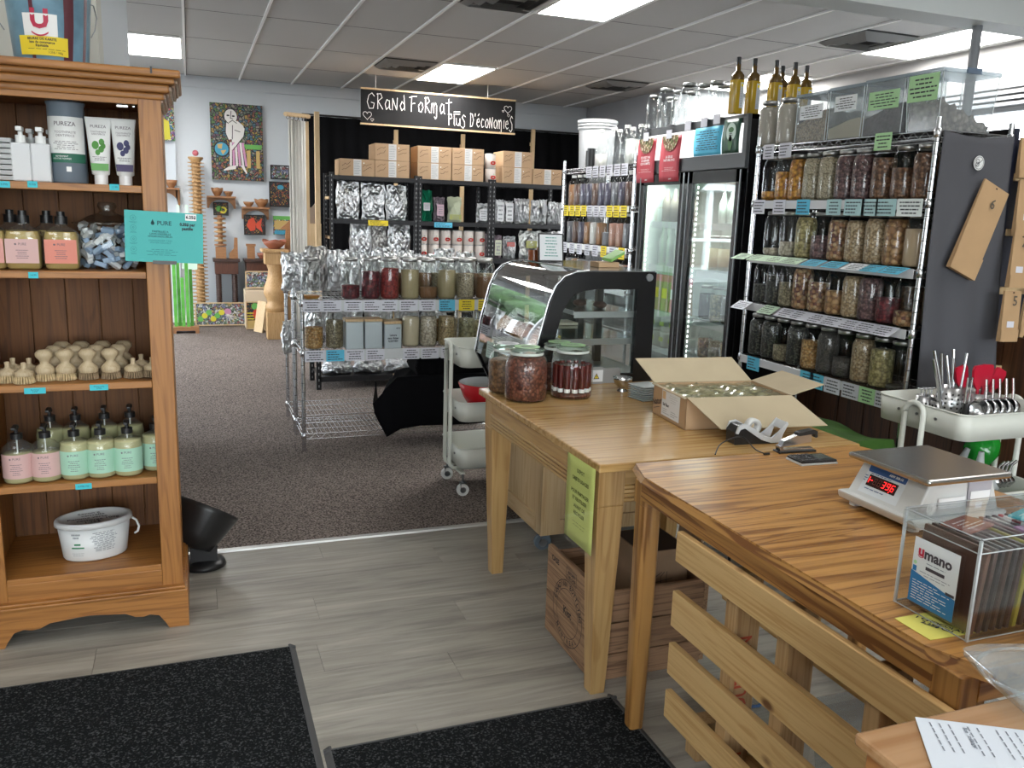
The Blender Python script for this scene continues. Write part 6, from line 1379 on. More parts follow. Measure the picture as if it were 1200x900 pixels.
# ================================================================ wire racks
NAV = P('dark shelf shadow edge', (.03, .03, .05), .5)
def chrome_rack(name, label, x0, x1, y0, y1, zs, H, axis='y', cat='shelving', mat=None, post_r=.0125, group=None, bottom=None):
    """axis = direction of the long side; wires run across it"""
    mat = mat or chrome; t = thing(name, label, cat, ((x0+x1)/2, (y0+y1)/2, .0), 0, group); W = wpt(t); p0 = None
    n = int(H/.05); pb = B()
    for i in range(n): z = H*i/n; pb.lathe([(post_r, z+.003), (post_r, z+H/n)], (0, 0, 0), 10).lathe([(post_r*.8, z), (post_r*.8, z+.003)], (0, 0, 0), 6, 1)
    pb.lathe([(post_r, H), (1e-4, H+.004)], (0, 0, 0), 10)
    for x in (x0, x1):
        for y in (y0, y1):
            if p0 is None: p0 = o = pb.build('post', [mat, blackm], t)
            else: o = p0.copy(); COL.objects.link(o)
            o.location = (x-(x0+x1)/2, y-(y0+y1)/2, 0)
    for z in zs:
        b = B(); L0, L1, S0, S1 = (y0, y1, x0, x1) if axis == 'y' else (x0, x1, y0, y1)
        P3 = (lambda l, s, zz: (s, l, zz)) if axis == 'y' else (lambda l, s, zz: (l, s, zz))
        for s in (S0, S1):
            for dz in (0, -.032): b.tube([P3(L0, s, z+dz-.004), P3(L1, s, z+dz-.004)], .003, 5)
            m_ = int((L1-L0)/.032); b.tube([P3(L0+(L1-L0)*k/m_, s, z-.004-(.032 if k % 2 else 0)) for k in range(m_+1)], .002, 4)
        for l in (L0, L1):
            for dz in (0, -.032): b.tube([P3(l, S0, z+dz-.004), P3(l, S1, z+dz-.004)], .003, 5)
        m_ = int((L1-L0)/.026)
        for k in range(1, m_): l = L0+(L1-L0)*k/m_; b.tube([P3(l, S0, z-.001), P3(l, S1, z-.001)], .0018, 4, cap=False)
        for s in (S0+(S1-S0)/3, S0+2*(S1-S0)/3): b.tube([P3(L0, s, z-.006), P3(L1, s, z-.006)], .003, 4)
        o = W(b, 'wire_shelf', mat)
        if name != 'x':
            c = B()
            for x in (x0, x1):
                for y in (y0, y1): W(B().lathe([(post_r*1.1, -.032), (post_r*1.5, -.03), (post_r*1.3, .006), (post_r*1.05, .008)], (x, y, z-.004), 8), 'collar', mat, 0, o)
    return t
LIDG = [B()]
_jar = {}
def mason_meshes():
    if _jar: return
    prof = [(1e-4, .001), (.044, .001), (.0525, .008), (.0545, .02), (.0545, .175), (.051, .192), (.044, .210), (.0405, .218), (.0405, .232)]
    o = B().lathe(prof, (0, 0, 0), 20).build('glass_body', glass, None); _jar['glass'] = o.data; D.objects.remove(o)
    o = B().lathe([(.040, .218), (.0425, .219), (.0425, .234), (.040, .237), (1e-4, .237)], (0, 0, 0), 20).build('lid', lidm, None); _jar['lid'] = o.data; D.objects.remove(o)
def fillprof(level):
    pts = [(.042, .005), (.050, .012), (.0525, .022)]
    for r, z in ((.0525, .174), (.049, .191), (.042, .209), (.038, .218)):
        if z < level: pts.append((r, z))
    r = .0525 if level < .175 else (.050 if level < .2 else .04)
    return [(1e-4, .004)]+pts+[(r, level), (1e-4, level+.003)]
def mason(label, loc, mat, level, group, sc=1., lid=True, tilt=.0, shape=None, lidmat=None):
    mason_meshes(); t = thing('mason_jar', label, 'jar', loc, 0, group); t.scale = (sc, sc, sc)
    for n_ in ('glass', 'lid'):
        if n_ == 'lid' and not lid: continue
        o = D.objects.new({'glass': 'glass_body', 'lid': 'lid'}[n_], _jar[n_]); link(o, t)
    if mat:
        key = (mat.name, round(level, 2), tilt)
        if key not in _jar:
            b = B().lathe(fillprof(level), (0, 0, 0), 16)
            if tilt: b.v = [(x, y, z+(y*tilt if z > level-.004 else 0)) for x, y, z in b.v]
            o = b.build('contents', mat, t); _jar[key] = o.data
        else: o = D.objects.new('contents', _jar[key]); link(o, t)
    return t
G = {'orange': gran('orange dried fruit', [(.50, .22, .02), (.62, .30, .04), (.40, .15, .015)], 60), 'beige': gran('beige seeds', [(.36, .30, .20), (.44, .38, .27)], 130),
     'tan': gran('tan flakes', [(.40, .28, .15), (.30, .19, .09), (.48, .36, .22)], 70), 'purple': gran('violet brown flakes', [(.12, .06, .065), (.18, .10, .095), (.07, .035, .04)], 85),
     'brown': gran('brown flakes', [(.14, .06, .03), (.20, .10, .05), (.09, .04, .02)], 80), 'pumpkin': gran('pale green seeds', [(.34, .28, .12), (.42, .35, .16), (.26, .22, .08)], 75),
     'chips': gran('brown chips', [(.34, .18, .07), (.46, .27, .12), (.25, .12, .05)], 45), 'powder': P('beige powder', (.42, .31, .20), .9, bump=.1, bs=40), 'mix': gran('mixed nuts', [(.30, .15, .07), (.46, .32, .18), (.14, .05, .04), (.40, .22, .10)], 62),
     'black': gran('black seeds', [(.008, .008, .007), (.022, .022, .018), (.07, .07, .055)], 110), 'lentil': gran('grey green seeds', [(.20, .17, .10), (.28, .24, .15), (.15, .12, .07)], 120), 'grey': gran('grey seeds', [(.05, .045, .04), (.09, .08, .072)], 150),
     'white': gran('pale beans', [(.48, .42, .32), (.56, .50, .40)], 70), 'cran': gran('dark red berries', [(.10, .008, .016), (.17, .015, .022), (.06, .005, .012)], 65), 'goji': gran('red berries', [(.28, .035, .03), (.20, .02, .02)], 75),
     'khaki': P('khaki powder', (.33, .27, .15), .9, bump=.1, bs=40), 'cocoa': P('brown powder', (.16, .08, .035), .9, bump=.1, bs=40), 'cream': P('cream powder', (.50, .43, .30), .9, bump=.1, bs=40), 'corn': gran('golden grains', [(.42, .24, .08), (.50, .32, .14), (.36, .18, .05)], 90),
     'oat': gran('oat flakes', [(.46, .36, .20), (.38, .28, .14)], 90), 'curls': gran('pale yellow pasta', [(.45, .40, .20), (.52, .46, .26)], 50)}
nth = ['leftmost', 'second from the left', 'third from the left', 'fourth from the left', 'fifth from the left', 'sixth from the left', 'seventh from the left', 'eighth from the left', 'ninth from the left', 'tenth from the left', 'eleventh from the left', 'twelfth from the left', 'thirteenth from the left', 'fourteenth from the left']
# ---- rack 2, tall chrome rack of jars on the right
RZ = [.70, 1.0, 1.265, 1.56, 1.85]
rk = chrome_rack('wire_rack', 'tall chrome wire rack filled with jars right of the glass door cooler', 2.945, 3.36, 2.81, 4.02, RZ, 1.90)
W = wpt(rk)
W(B().box(3.375, 3.385, 2.83, 4.0, .62, 1.88), 'black_backing', blackmat)
for i, z in enumerate(RZ[:4]): W(B().box(2.927, 2.930, 2.83, 4.0, z-.042, z+.0), 'label_strip', P('strip white', (.62, .62, .64), .5))
def tag_on(W, M, w_, h, m, seed, par=None, tx=None, lab=None):
    b = B(); b.box(-w_/2, w_/2, -h, 0, -.0005, .0005, 0, M); o = W(b, 'price_tag', m)
    b = B(); fine(b, M, -w_*.42, w_*.42, -h*.92, -h*.1, 4 if h > .05 else 3, 0, seed, .38, .0009, seed % 2 == 0)
    W(b, 'print', ink, 0, o); return o
pbl = P('pale blue tag', (.40, .60, .62), .7); pgr = P('pale green tag', (.50, .66, .48), .7); lav = P('lavender white', (.62, .62, .68), .7)
def trow(z, items, lean=0., dz=0.):
    for k, (x_, w_, m) in enumerate(items):
        y = px(x_, 0, 2.922).y if False else None
        p_ = px(x_, 240 if z > 1.5 else (300 if z > 1.2 else (370 if z > .9 else 440)), 2.922); y = p_.y
        M = frame((2.923-lean*.0, y, z+.004+dz), (0, -1, 0), (lean, 0, 1-lean*.5)); tag_on(W, M, w_, .075, m, k+int(z*10))
trow(1.56, ((889.5, .10, lav), (913, .10, lav), (941, .10, paperb), (977, .10, pbl), (1001, .13, pbl), (1019, .10, pbl), (1038, .12, pbl), (1066, .14, P('glossy white tag', (.66, .72, .70), .3))))
trow(1.265, ((876, .12, pgr), (895, .13, pgr), (914, .14, pgr), (936, .14, pgr), (960, .12, paperb), (985, .12, paperb), (1010, .12, paper), (1030, .12, paperb), (1056, .12, paperb)), 1.1)
trow(1.0, ((873, .12, lav), (905, .12, pgr), (926, .12, lav), (943, .12, lav), (962, .12, lav), (981, .12, lav), (1002, .12, lav), (1022, .12, lav), (1043, .13, lav)), .9)
trow(.70, ((881, .11, paperb), (945, .10, paperb), (957, .10, paperb), (976, .11, lav), (998, .11, lav), (1018, .10, paperg), (1039, .11, lav)))
trow(1.85, ((895, .09, lav), (914, .10, lav), (1026, .10, paperg)))
rows = [(1.56, 236, 'top', [(895, 'orange', .05, 'a little orange dried fruit'), (914, 'orange', .15, 'orange dried fruit'), (932, 'orange', .21, 'packed orange fruit'), (950, 'beige', .21, 'pale green-beige leaves'), (969, 'beige', .21, 'beige seeds to the brim'), (989, 'purple', .21, 'violet brown flakes'), (1009, 'purple', .21, 'packed violet flakes'), (1032, 'brown', .19, 'dark brown flakes'), (1056, 'brown', .14, 'dark brown leaves'), (1081, 'brown', .20, 'reddish brown flakes')]),
        (1.265, 300, 'second', [(905, 'white', .04, 'hardly any white powder'), (924, 'white', .08, 'a little pale grain'), (942, 'pumpkin', .21, 'pale green seeds'), (961, 'purple', .12, 'purple beans'), (981, 'mix', .20, 'mixed pale flakes'), (1002, 'tan', .20, 'tan flakes'), (1025, 'tan', .21, 'light brown flakes'), (1048, 'chips', .21, 'big brown chips'), (1073, 'powder', .17, 'smooth beige powder')]),
        (1.0, 365, 'third', [(885, 'black', .10, 'a few dark seeds'), (902, 'black', .16, 'black seeds'), (921, 'lentil', .13, 'grey green lentils'), (938, 'mix', .21, 'mixed nuts to the brim'), (957, 'mix', .15, 'mixed nuts'), (978, 'chips', .12, 'golden nuts'), (998, 'tan', .20, 'tan nuts'), (1016, 'purple', .20, 'violet beans'), (1040, 'cran', .12, 'dark red berries'), (1062, 'mix', .07, 'a few brown nuts')]),
        (.70, 430, 'bottom', [(882, 'black', .20, 'black sunflower seeds'), (897, 'black', .20, 'black striped seeds'), (911, 'lentil', .09, 'some grey green seeds'), (929, 'black', .21, 'black seeds to the brim'), (949, 'corn', .15, 'orange lentils'), (968, 'grey', .21, 'dark grey seeds'), (988, 'grey', .10, 'some grey seeds'), (1010, 'tan', .21, 'tan grain to the brim'), (1033, 'pumpkin', .18, 'pale striped seeds'), (1055, 'grey', .03, 'almost nothing in it')])]
G['tan'] = gran('tan grain', [(.40, .29, .17), (.34, .23, .12), (.46, .35, .22)], 95)
for z, yb, rn, it in rows:
    yy = 99.
    for k, (x_, m, lv, ph) in enumerate(it):
        p_ = px(x_, yb, 3.005); p_.y = min(min(3.955, max(2.87, p_.y)), yy-.1105); yy = p_.y; mason('mason jar with %s, %s on the %s jar shelf of the tall wire rack' % (ph, nth[k], rn), (3.005, p_.y, z+.001), G[m], lv, 'jars on the %s jar shelf of the tall wire rack' % rn, 1.0)
for z, rn in ((1.56, 'top'), (1.265, 'second'), (1.0, 'third')):
    for k in range(2): mason('mason jar of %s behind the front row, near the chrome post, %s jar shelf' % (('brown leaves', 'dark flakes')[k], rn), (3.135, 2.885+.13*k, z+.001), G['brown' if k else 'tan'], .17, 'jars in the second row near the rack post')
for x_, lab in ((901, 'tall mason jar of pale powder with handwriting, left on top of the wire rack'), (923, 'tall mason jar of pale powder next to the clear bins on top of the wire rack')): mason(lab, (3.0, px(x_, 150, 3.0).y, 1.851), P('pale grey powder', (.42, .38, .33), .9), .205, 'mason jars on top of the wire rack', 1.02)
def bin_(label, x0, x1, y0, y1, h, mat, lv, tagm, taper=.0, lidc=None, side=True, chunk=False, tw=.8, tz=.75, th=.09):
    t = thing('clear_bin', label, 'bin', ((x0+x1)/2, (y0+y1)/2, 1.851), 0, 'clear bins on top of the wire rack'); a, c = (x1-x0)/2, (y1-y0)/2
    b = B(); k = 1-taper
    vs = [(-a*k, -c*k, .001), (a*k, -c*k, .001), (a*k, c*k, .001), (-a*k, c*k, .001), (-a, -c, h-.01), (a, -c, h-.01), (a, c, h-.01), (-a, c, h-.01)]
    b.add(vs, [(3, 2, 1, 0), (0, 1, 5, 4), (1, 2, 6, 5), (2, 3, 7, 6), (3, 0, 4, 7)]).build('tub', thin('bin plastic', (.90, .93, .94), .8, .10, .24, (.58, .62, .64)), t)
    B().box(-a-.006, a+.006, -c-.006, c+.006, h-.012, h+.004).build('lid', thin('bin lid', (.82, .88, .92), .5, .25, .5, (.30, .36, .40)), t, bevel=.003)
    for s_ in (-1, 1): B().box(-a*.25, a*.25, s_*(c+.008)-.004, s_*(c+.008)+.004, h-.012, h+.010).build('latch', P('slate latch', (.10, .14, .20), .4), t)
    for sx2 in (-1, 1):
        for sy2 in (-1, 1): B().tube([(sx2*a*k, sy2*c*k, .002), (sx2*a, sy2*c, h-.012)], .002, 5).build('corner_edge', P('bin edge', (.55, .58, .60), .3), t)
    kk = lambda z: (k+(1-k)*z/h)*.965
    if chunk: b = B().grid(lambda u, v: ((u-.5)*2*a*kk(lv*.7), (v-.5)*2*c*kk(lv*.7), max(.03, lv*(1.25-1.0*u)+.010*math.sin(u*31+v*9)*math.cos(v*27)+.005*math.sin(u*50+v*40))), 40, 20)
    else: b = B().grid(lambda u, v: ((u-.5)*2*a*kk(lv), (v-.5)*2*c*kk(lv), lv*(1-.35*v)+.006*math.sin(u*9+v*5)), 12, 12)
    n_ = len(b.v); w_ = 41 if chunk else 13; nn = 21 if chunk else 13
    rim = [i for i in range(w_)]+[j*w_+w_-1 for j in range(1, nn)]+[(nn-1)*w_+i for i in range(w_-2, -1, -1)]+[j*w_ for j in range(nn-2, 0, -1)]
    vs = [(b.v[i][0]*kk(0)/kk(lv), b.v[i][1]*kk(0)/kk(lv), .004) for i in rim]; m0 = len(b.v); b.v += vs; L = len(rim)
    for i in range(L): b.f.append([rim[i], m0+i, m0+(i+1) % L, rim[(i+1) % L]]); b.m.append(0); b.s.append(False)
    b.build('contents', mat, t)
    if tagm:
        M = FL((-a-.002, 0, 0)); b = B(); zz = h*tz; Q(b, M, -c*tw, c*tw, zz-th/2, zz+th/2, 0, .001); o = b.build('label', tagm, t); b = B(); fine(b, M, -c*tw*.9, c*tw*.9, zz-th*.4, zz+th*.4, 5, 0, 3, .35, .0018, True); b.build('label_print', ink, o)
    return t
bin_('clear bin of tan grain with a white label, leftmost bin on top of the wire rack', 2.955, 3.19, 3.515, 3.74, .235, G['tan'], .15, paper, tw=.75, tz=.62, th=.07)
bin_('clear bin with a little white powder, second bin on top of the wire rack', 2.955, 3.19, 3.275, 3.50, .24, G['cream'], .09, paper, tw=.65, tz=.68, th=.07)
bin_('clear bin of dark dried fruit with a lime label, third bin on top of the wire rack', 2.955, 3.19, 3.03, 3.26, .245, G['purple'] if False else gran('dark raisins', [(.05, .03, .04), (.09, .06, .07)], 60), .13, paperg, tw=.8, tz=.62, th=.08)
bin_('large clear tote of grey-brown dried mushrooms with a green label, on the rack end', 2.95, 3.27, 2.825, 3.015, .245, gran('dried mushroom', [(.14, .11, .09), (.22, .18, .15), (.09, .07, .06)], 50), .10, paperg, .10, chunk=True, tw=.85, tz=.72, th=.11)
# grey apron cloth on the end of the rack
gcl = P('grey cotton', (.085, .085, .095), .9, bump=.08, bs=300, spec=.15)
t = thing('grey_cloth', 'dark grey cloth with a round white logo hanging on the end of the wire rack', 'cloth', (3.16, 2.785, .72))
def gf(u, v): return (-.205+.40*u+.06*(1-v)*(.3+u)-.02*math.sin(v*3), -.010*math.sin(u*14+v*2)*(1-v)-.012*(1-v)-.03*(u*(1-u))*math.sin(v*3), 1.13*v-.018*math.sin(u*PI)*(v > .96)-.006)
B().grid(gf, 30, 24).build('cloth', gcl, t, solid=.003)
M = FN((-.015, -.018, 1.0)); b = B(); disc(b, M, 0, 0, .030, 0, .003, n=28); disc(b, M, 0, 0, .026, 1, .004, r0=.024, n=28)
for a in (-.5, .5): disc(b, M, .009*math.cos(a*6), .006*(1 if a > 0 else -1), .010, 1, .0045, r0=.0075)
stroke(b, M, [(-.018, -.014), (.018, .014)], .0025, 1, .0048); b.build('round_logo', [white, ink], t)
kr = P('kraft paper', (.44, .28, .145), .8, var=.07, vs=6, bump=.08, bs=30)
def kraftbag(label, loc, w_, h, ang, num=None, d=.02, stick=True):
    t = thing('kraft_bag', label, 'paper bag', loc, 0, 'numbered kraft paper bags'); R_ = Matrix.Rotation(ang, 4, 'Y')
    b = B().add([(-w_/2, -d, 0), (w_/2, -d, 0), (w_/2, 0, 0), (-w_/2, 0, 0), (-w_/2, -d*.4, h), (w_/2, -d*.4, h), (w_/2, 0, h), (-w_/2, 0, h)], [(3, 2, 1, 0), (4, 5, 6, 7), (0, 1, 5, 4), (1, 2, 6, 5), (2, 3, 7, 6), (3, 0, 4, 7)], 0, False, R_); b.build('bag', kr, t)
    b = B().add([(-w_/2-.001, -d-.003, .0), (w_/2+.001, -d-.003, 0), (w_/2+.001, -d-.0015, h*.24), (-w_/2-.001, -d-.0015, h*.24)], [(0, 1, 2, 3)], 0, False, R_); b.build('folded_bottom', kr, t, solid=.001)
    M = R_ @ frame((0, -d*.42, h*.80), (1, 0, 0), (0, d*.6, h)); b = B()
    if num: T(b, num, .06, M, .01, 0, 0, off=.007, bold=.0008); b.build('number', P('pencil', (.10, .08, .06), .7), t)
    if stick: b = B(); Q(b, R_ @ frame((0, -d*.7, h*.35), (1, 0, 0), (0, d*.6, h)), -.02, .022, -.015, .012, 0, .003); b.build('sticker', lav, t)
    b = B(); disc(b, M, .0, h*.17, .006, 0, .004, n=10, ry=.6); b.build('notch', dkb, t); return t
kraftbag('large kraft paper bag marked 6 hanging slanted on the grey cloth', (3.09, 2.745, 1.255), .16, .40, .38, '6', stick=False)
for i, (x0, y0, x1, y1, n_, lab) in enumerate(((1170, 278, 1190, 372, None, ''),)): pass
kraftbag('kraft paper bag marked 4, right of the grey cloth', (py(1187, 335, 2.70).x, 2.70, 1.20), .10, .225, .03, '4'); kraftbag('kraft paper bag marked 5, lowest right of the grey cloth', (py(1177, 396, 2.68).x, 2.68, .965), .10, .22, .02, '5')
kraftbag('kraft paper bag behind the one marked 6, at the right edge', (py(1196, 275, 2.75).x, 2.75, 1.42), .12, .24, .0, None); kraftbag('topmost kraft paper bag at the right edge, below the window', (py(1200, 205, 2.78).x, 2.78, 1.67), .11, .17, .0, None)
kraftbag('kraft bag seen edge-on right of the one marked 5', (py(1196, 392, 2.74).x, 2.74, .97), .07, .24, .12, None, stick=False)
t = thing('bag_rack', 'dark board with wooden rungs carrying the kraft paper bags at the right edge', 'rack', (3.5, 2.86, 0)); W_ = wpt(t)
for x in (3.37, 3.76): W_(B().box(x, x+.03, 2.80, 2.83, 0, 1.88), 'upright', P('navy black', (.012, .014, .03), .5))
for z in (.42, .80, 1.16, 1.42, 1.66): W_(B().box(3.40, 3.76, 2.79, 2.84, z, z+.03), 'rung', maple)
W_(B().box(3.38, 3.95, 2.845, 2.855, .9, 1.84), 'back_panel', P('navy panel', (.02, .022, .035), .6))
# ---- glass door cooler
FX0, FX1, FY0, FY1, FH = 3.0, 3.72, 4.21, 5.42, 2.05
t = thing('glass_door_cooler', 'tall black two-door glass cooler with a lit white header', 'refrigerator', ((FX0+FX1)/2, (FY0+FY1)/2, .006)); W = wpt(t)
wi = P('cooler white inside', (.66, .72, .68), .4)
W(B().box(FX0+.02, FX1, FY0, FY0+.03, .006, FH).box(FX0+.02, FX1, FY1-.03, FY1, .006, FH).box(FX1-.03, FX1, FY0, FY1, .006, FH).box(FX0+.02, FX1, FY0, FY1, FH-.03, FH).box(FX0+.02, FX1, FY0, FY1, .006, .30), 'cabinet_shell', gk, .002)
W(B().box(FX1-.036, FX1-.031, FY0+.031, FY1-.031, .301, 1.74).box(FX0+.03, FX1-.032, FY1-.036, FY1-.031, .301, 1.74).box(FX0+.03, FX1-.032, FY0+.031, FY0+.036, .301, 1.74).box(FX0+.03, FX1-.032, FY0+.031, FY1-.031, 1.74, 1.746), 'liner', wi)
W(B().box(FX0-.004, FX0+.02, FY0, FY1, 1.75, FH), 'header_frame', P('header frame', (.07, .075, .08), .35), .003)
hp = P('header panel', (.80, .80, .80), .4, emit=.5); W(B().box(FX0-.007, FX0-.004, FY0+.04, FY1-.04, 1.835, 2.00), 'header_panel', hp)
for y0, y1, side in ((FY0+.01, 4.79, 1), (4.83, FY1-.01, -1)):
    X = FX0-.012; b = B().box(X, X+.03, y0, y0+.055, .30, 1.745).box(X, X+.03, y1-.055, y1, .30, 1.745).box(X, X+.03, y0, y1, 1.67, 1.745).box(X, X+.03, y0, y1, .30, .38)
    o = W(b, 'door', gk, .002); W(B().box(X+.012, X+.016, y0+.055, y1-.055, .38, 1.67), 'door_glass', thin('cooler glass', (.90, .95, .93), 1., .01, .0, base=.10), 0, o)
    W(B().box(X-.004, X, y0+.004, y0+.014, .32, 1.74).box(X-.004, X, y1-.014, y1-.004, .32, 1.74), 'door_trim', greymetal, 0, o)
    for z in (.55, .80, 1.12, 1.42):
        b = B(); m_ = 24
        for k in range(m_+1): y = y0+.05+(y1-y0-.1)*k/m_; b.tube([(FX0+.08, y, z), (FX1-.06, y, z)], .002, 4, cap=False)
        b.box(FX0+.075, FX0+.080, y0+.04, y1-.04, z-.035, z+.006); W(b, 'cooler_shelf', P('shelf white', (.6, .62, .62), .4))
    b = B()
    for k in range(38): b.box(FX0+.04, FX0+.045, y1-.045+.0, y1-.039, .42+.033*k, .435+.033*k)
    W(b, 'light_strip', P('cooler led', (1, 1, 1), .4, emit=3))
area('cooler_lamp', (FX0+.10, (FY0+FY1)/2, 1.72), (0, .35, 0), .12, 1.0, 16, (.92, 1, .97)).data.energy = 6
for k, (y0, y1) in enumerate(((5.30, 5.38), (4.98, 5.06), (4.62, 4.72))): pass
# sheets on the header
def sheet(label, ya, yb, z0, z1, m, name='sheet', x=FX0-.012, wave=.006):
    t = thing(name, label, 'poster', (x, (ya+yb)/2, z0)); h = z1-z0; c = (ya-yb)/2
    B().grid(lambda u, v: (-wave*math.sin(v*4)-.001, c-2*c*u, h*v), 4, 8).build('sheet', m, t, solid=.0008); return t, c, h
red_b = P('banner red', (.46, .05, .07), .5)
for i, (xa, xb, za, lines_, pos) in enumerate(((747.5, 768, 215, 'CE N\'EST PAS\nLE DERNIER\nQUI COMPTE', 'left'), (774, 797, 213, 'LA SEULE\nNATURE D\'ICI', 'right'))):
    a, c = px(xa, 180, 2.985).y, px(xb, 180, 2.985).y; t, c_, h = sheet('red paper banner with a nut photo taped to the cooler header, %s one' % pos, a, c, 1.69, 1.985, red_b, 'red_banner')
    M = FL((-.006, 0, 0)); b = B(); PL(b, M, [(-c_*.8, h), (c_*.8, h)]+[(c_*.8*math.cos(q), h-.10*math.sin(q)) for q in [PI*k/10 for k in range(1, 10)]], 0, .002); o = b.build('nut_photo', gran('nut photo', [(.45, .35, .2), (.2, .1, .05), (.6, .5, .35), (.15, .2, .05)], 70), t)
    b = B(); T(b, lines_, .021, M, 0, h*.50, 0, bold=.0006, off=.003, sx=.75*c_/.09); fine(b, M, -c_*.7, c_*.7, h*.22, h*.32, 3, 0, 3, .15, .003, True); T(b, 'prana', .014, M, c_*.2, h*.06, 0, bold=.0005, off=.003); b.build('lettering', white, t)
a, c = px(814, 160, 2.985).y, px(846, 160, 2.985).y; t, c_, h = sheet('light blue notice with bold writing on the cooler header', a, c, 1.835, 2.005, P('sky blue paper', (.10, .50, .72), .6), 'blue_notice'); M = FL((-.006, 0, 0)); b = B(); fine(b, M, -c_*.85, c_*.85, .03, h-.02, 9, 0, 4, .32, .003, True); b.build('print', ink, t)
a, c = px(847, 160, 2.985).y, px(867, 160, 2.985).y; t, c_, h = sheet('dark green product bag picture with a white oval on the cooler header', a, c, 1.835, 2.03, P('deep green', (.02, .075, .045), .4), 'green_package'); M = FL((-.006, 0, 0)); b = B(); disc(b, M, .005, h*.62, c_*.55, 0, .003, ry=1.1); disc(b, M, .005, h*.68, c_*.3, 1, .004, ry=.6); disc(b, M, .0, h*.3, c_*.25, 1, .003, ry=2.0); fine(b, M, -.02, .03, h*.5, h*.6, 2, 2, 1, .4, .004, True); b.build('print', [P('pale mint2', (.5, .62, .55), .6), P('leaf print', (.06, .16, .06), .6), ink], t)
for i, x_ in enumerate((758, 785, 807, 826, 841)):
    p_ = px(x_, [160, 157, 147, 143, 139][i], 2.98); top(B().box(2.974, 2.975, p_.y-.035, p_.y+.035, p_.z-.03, p_.z+.025).box(2.974, 3.03, p_.y-.03, p_.y+.03, 2.051, 2.052), 'price_card', lav, 'small clear price card on the cooler header edge, %s' % ['leftmost', 'second', 'third', 'fourth', 'rightmost'][i], 'price card', 'price cards on the cooler header')
# jars and oil bottles on top of the cooler
for i, (x_, X) in enumerate(((776, 3.08), (790, 3.08), (796, 3.22), (806, 3.10), (817, 3.08), (822, 3.2), (835, 3.08), (850, 3.08), (858, 3.2))):
    mason('empty clear jar on top of the cooler, %s' % nth[i], (X, max(4.5, px(x_, 148, X).y+.12), 2.051), None, 0, 'empty jars on top of the cooler', 1.12 if i in (1, 4) else 1.0)
og = thin('olive glass', (.30, .22, .03), .9, .03, .05, (.2, .15, .02)); oil = P('golden oil', (.42, .27, .02), .15, trans=.0); dg = P('amber dark', (.10, .055, .01), .15)
k0 = None
for i, (x_, Y) in enumerate(((863, 4.30), (882, 4.29), (907.5, 4.27), (915, 4.40), (929.5, 4.27), (943, 4.32))):
    X = py(x_, 110, Y).x; lab = 'tall square oil bottle with a black cap on the cooler, ' + nth[i]
    if k0 is None:
        k0 = thing('oil_bottle', lab, 'bottle', (X, Y, 2.051), 0, 'oil bottles on the cooler')
        B().lathe([(1e-4, 0), (.030, 0), (.032, .005), (.032, .185)], (0, 0, 0), 20, pw=6).build('body', oil, k0); B().lathe([(.032, .185), (.032, .212), (.022, .228), (.0125, .236), (.012, .28)], (0, 0, 0), 20, pw=3).build('neck', dg, k0)
        B().cyl((0, 0, 0), .0135, .27, .31, 12).build('cap', blackm, k0); b = B(); M = FN((0, -.0335, 0)); Q(b, M, .0, .026, .03, .17, 0, .0005); o = b.build('label', P('label grey', (.50, .52, .54), .5), k0); b = B(); fine(b, M, .004, .022, .04, .15, 12, 0, 2, .3, .001); disc(b, M, .012, .155, .008, 1, .001); b.build('label_print', [inkg, papery], o)
    else: dup(k0, (X, Y, 2.051), None, lab)
# inside the cooler
def clearb(label, loc, liq, r=.032, h=.22, grp='bottles inside the cooler', cap=lidm):
    t = thing('cooler_bottle', label, 'bottle', loc, 0, grp); B().lathe([(1e-4, .001), (r, .001), (r, h*.62), (r*.45, h*.85), (r*.4, h)], (0, 0, 0), 14).build('body', liq, t); B().cyl((0, 0, 0), r*.45, h*.97, h*1.03, 10).build('cap', cap, t); return t
gl_ = P('milky bottle', (.50, .55, .50), .25); 
for i in range(4): clearb('clear drink bottle on the upper left cooler shelf, %s' % nth[i], (3.14, 5.28-.105*i, 1.427), P('pale brown bottle', (.32, .27, .22), .25))
for i in range(4): clearb('pale glass bottle on the second left cooler shelf, %s' % nth[i], (3.14, 5.29-.105*i, 1.127), gl_, .036, .27)
pk = P('pink bag top', (.62, .16, .20), .6); kft = P('kraft snack bag', (.42, .30, .16), .7)
for i in range(4):
    t = thing('snack_bag', 'kraft snack bag with a pink top on the left cooler shelf, %s' % nth[i], 'bag', (3.14, 5.30-.115*i, .807), 0, 'snack bags inside the cooler'); B().frus((0, 0), (.03, .05), (.012, .052), 0, .23).build('bag', kft if i != 2 else pk, t); B().box(-.014, .014, -.053, .053, .20, .25).build('pink_header', pk, t); b = B(); Q(b, FL((-.026, 0, 0)), -.035, .035, .09, .16, 0, .006); b.build('label', papery if i < 2 else paper, t)
for i in range(4):
    for j in range(2):
        t = thing('plastic_tub', 'pale tub with a yellow-green band in the left half of the cooler, %s, %s layer' % (nth[i], ('lower', 'upper')[j]), 'tub', (3.14, 5.28-.13*i, .557+.11*j), 0, 'tubs inside the cooler'); B().lathe([(1e-4, 0), (.05, 0), (.056, .09), (.058, .10), (1e-4, .10)], (0, 0, 0), 16).build('tub', P('pale tub', (.58, .66, .60), .4), t); wrapb = B(); wrapb.add([(-.0585, y, z) for y, z in ((.03, .04), (-.03, .04), (-.03, .07), (.03, .07))], [(0, 1, 2, 3)]); wrapb.build('band', P('lime band', (.40, .55, .12), .5), t)
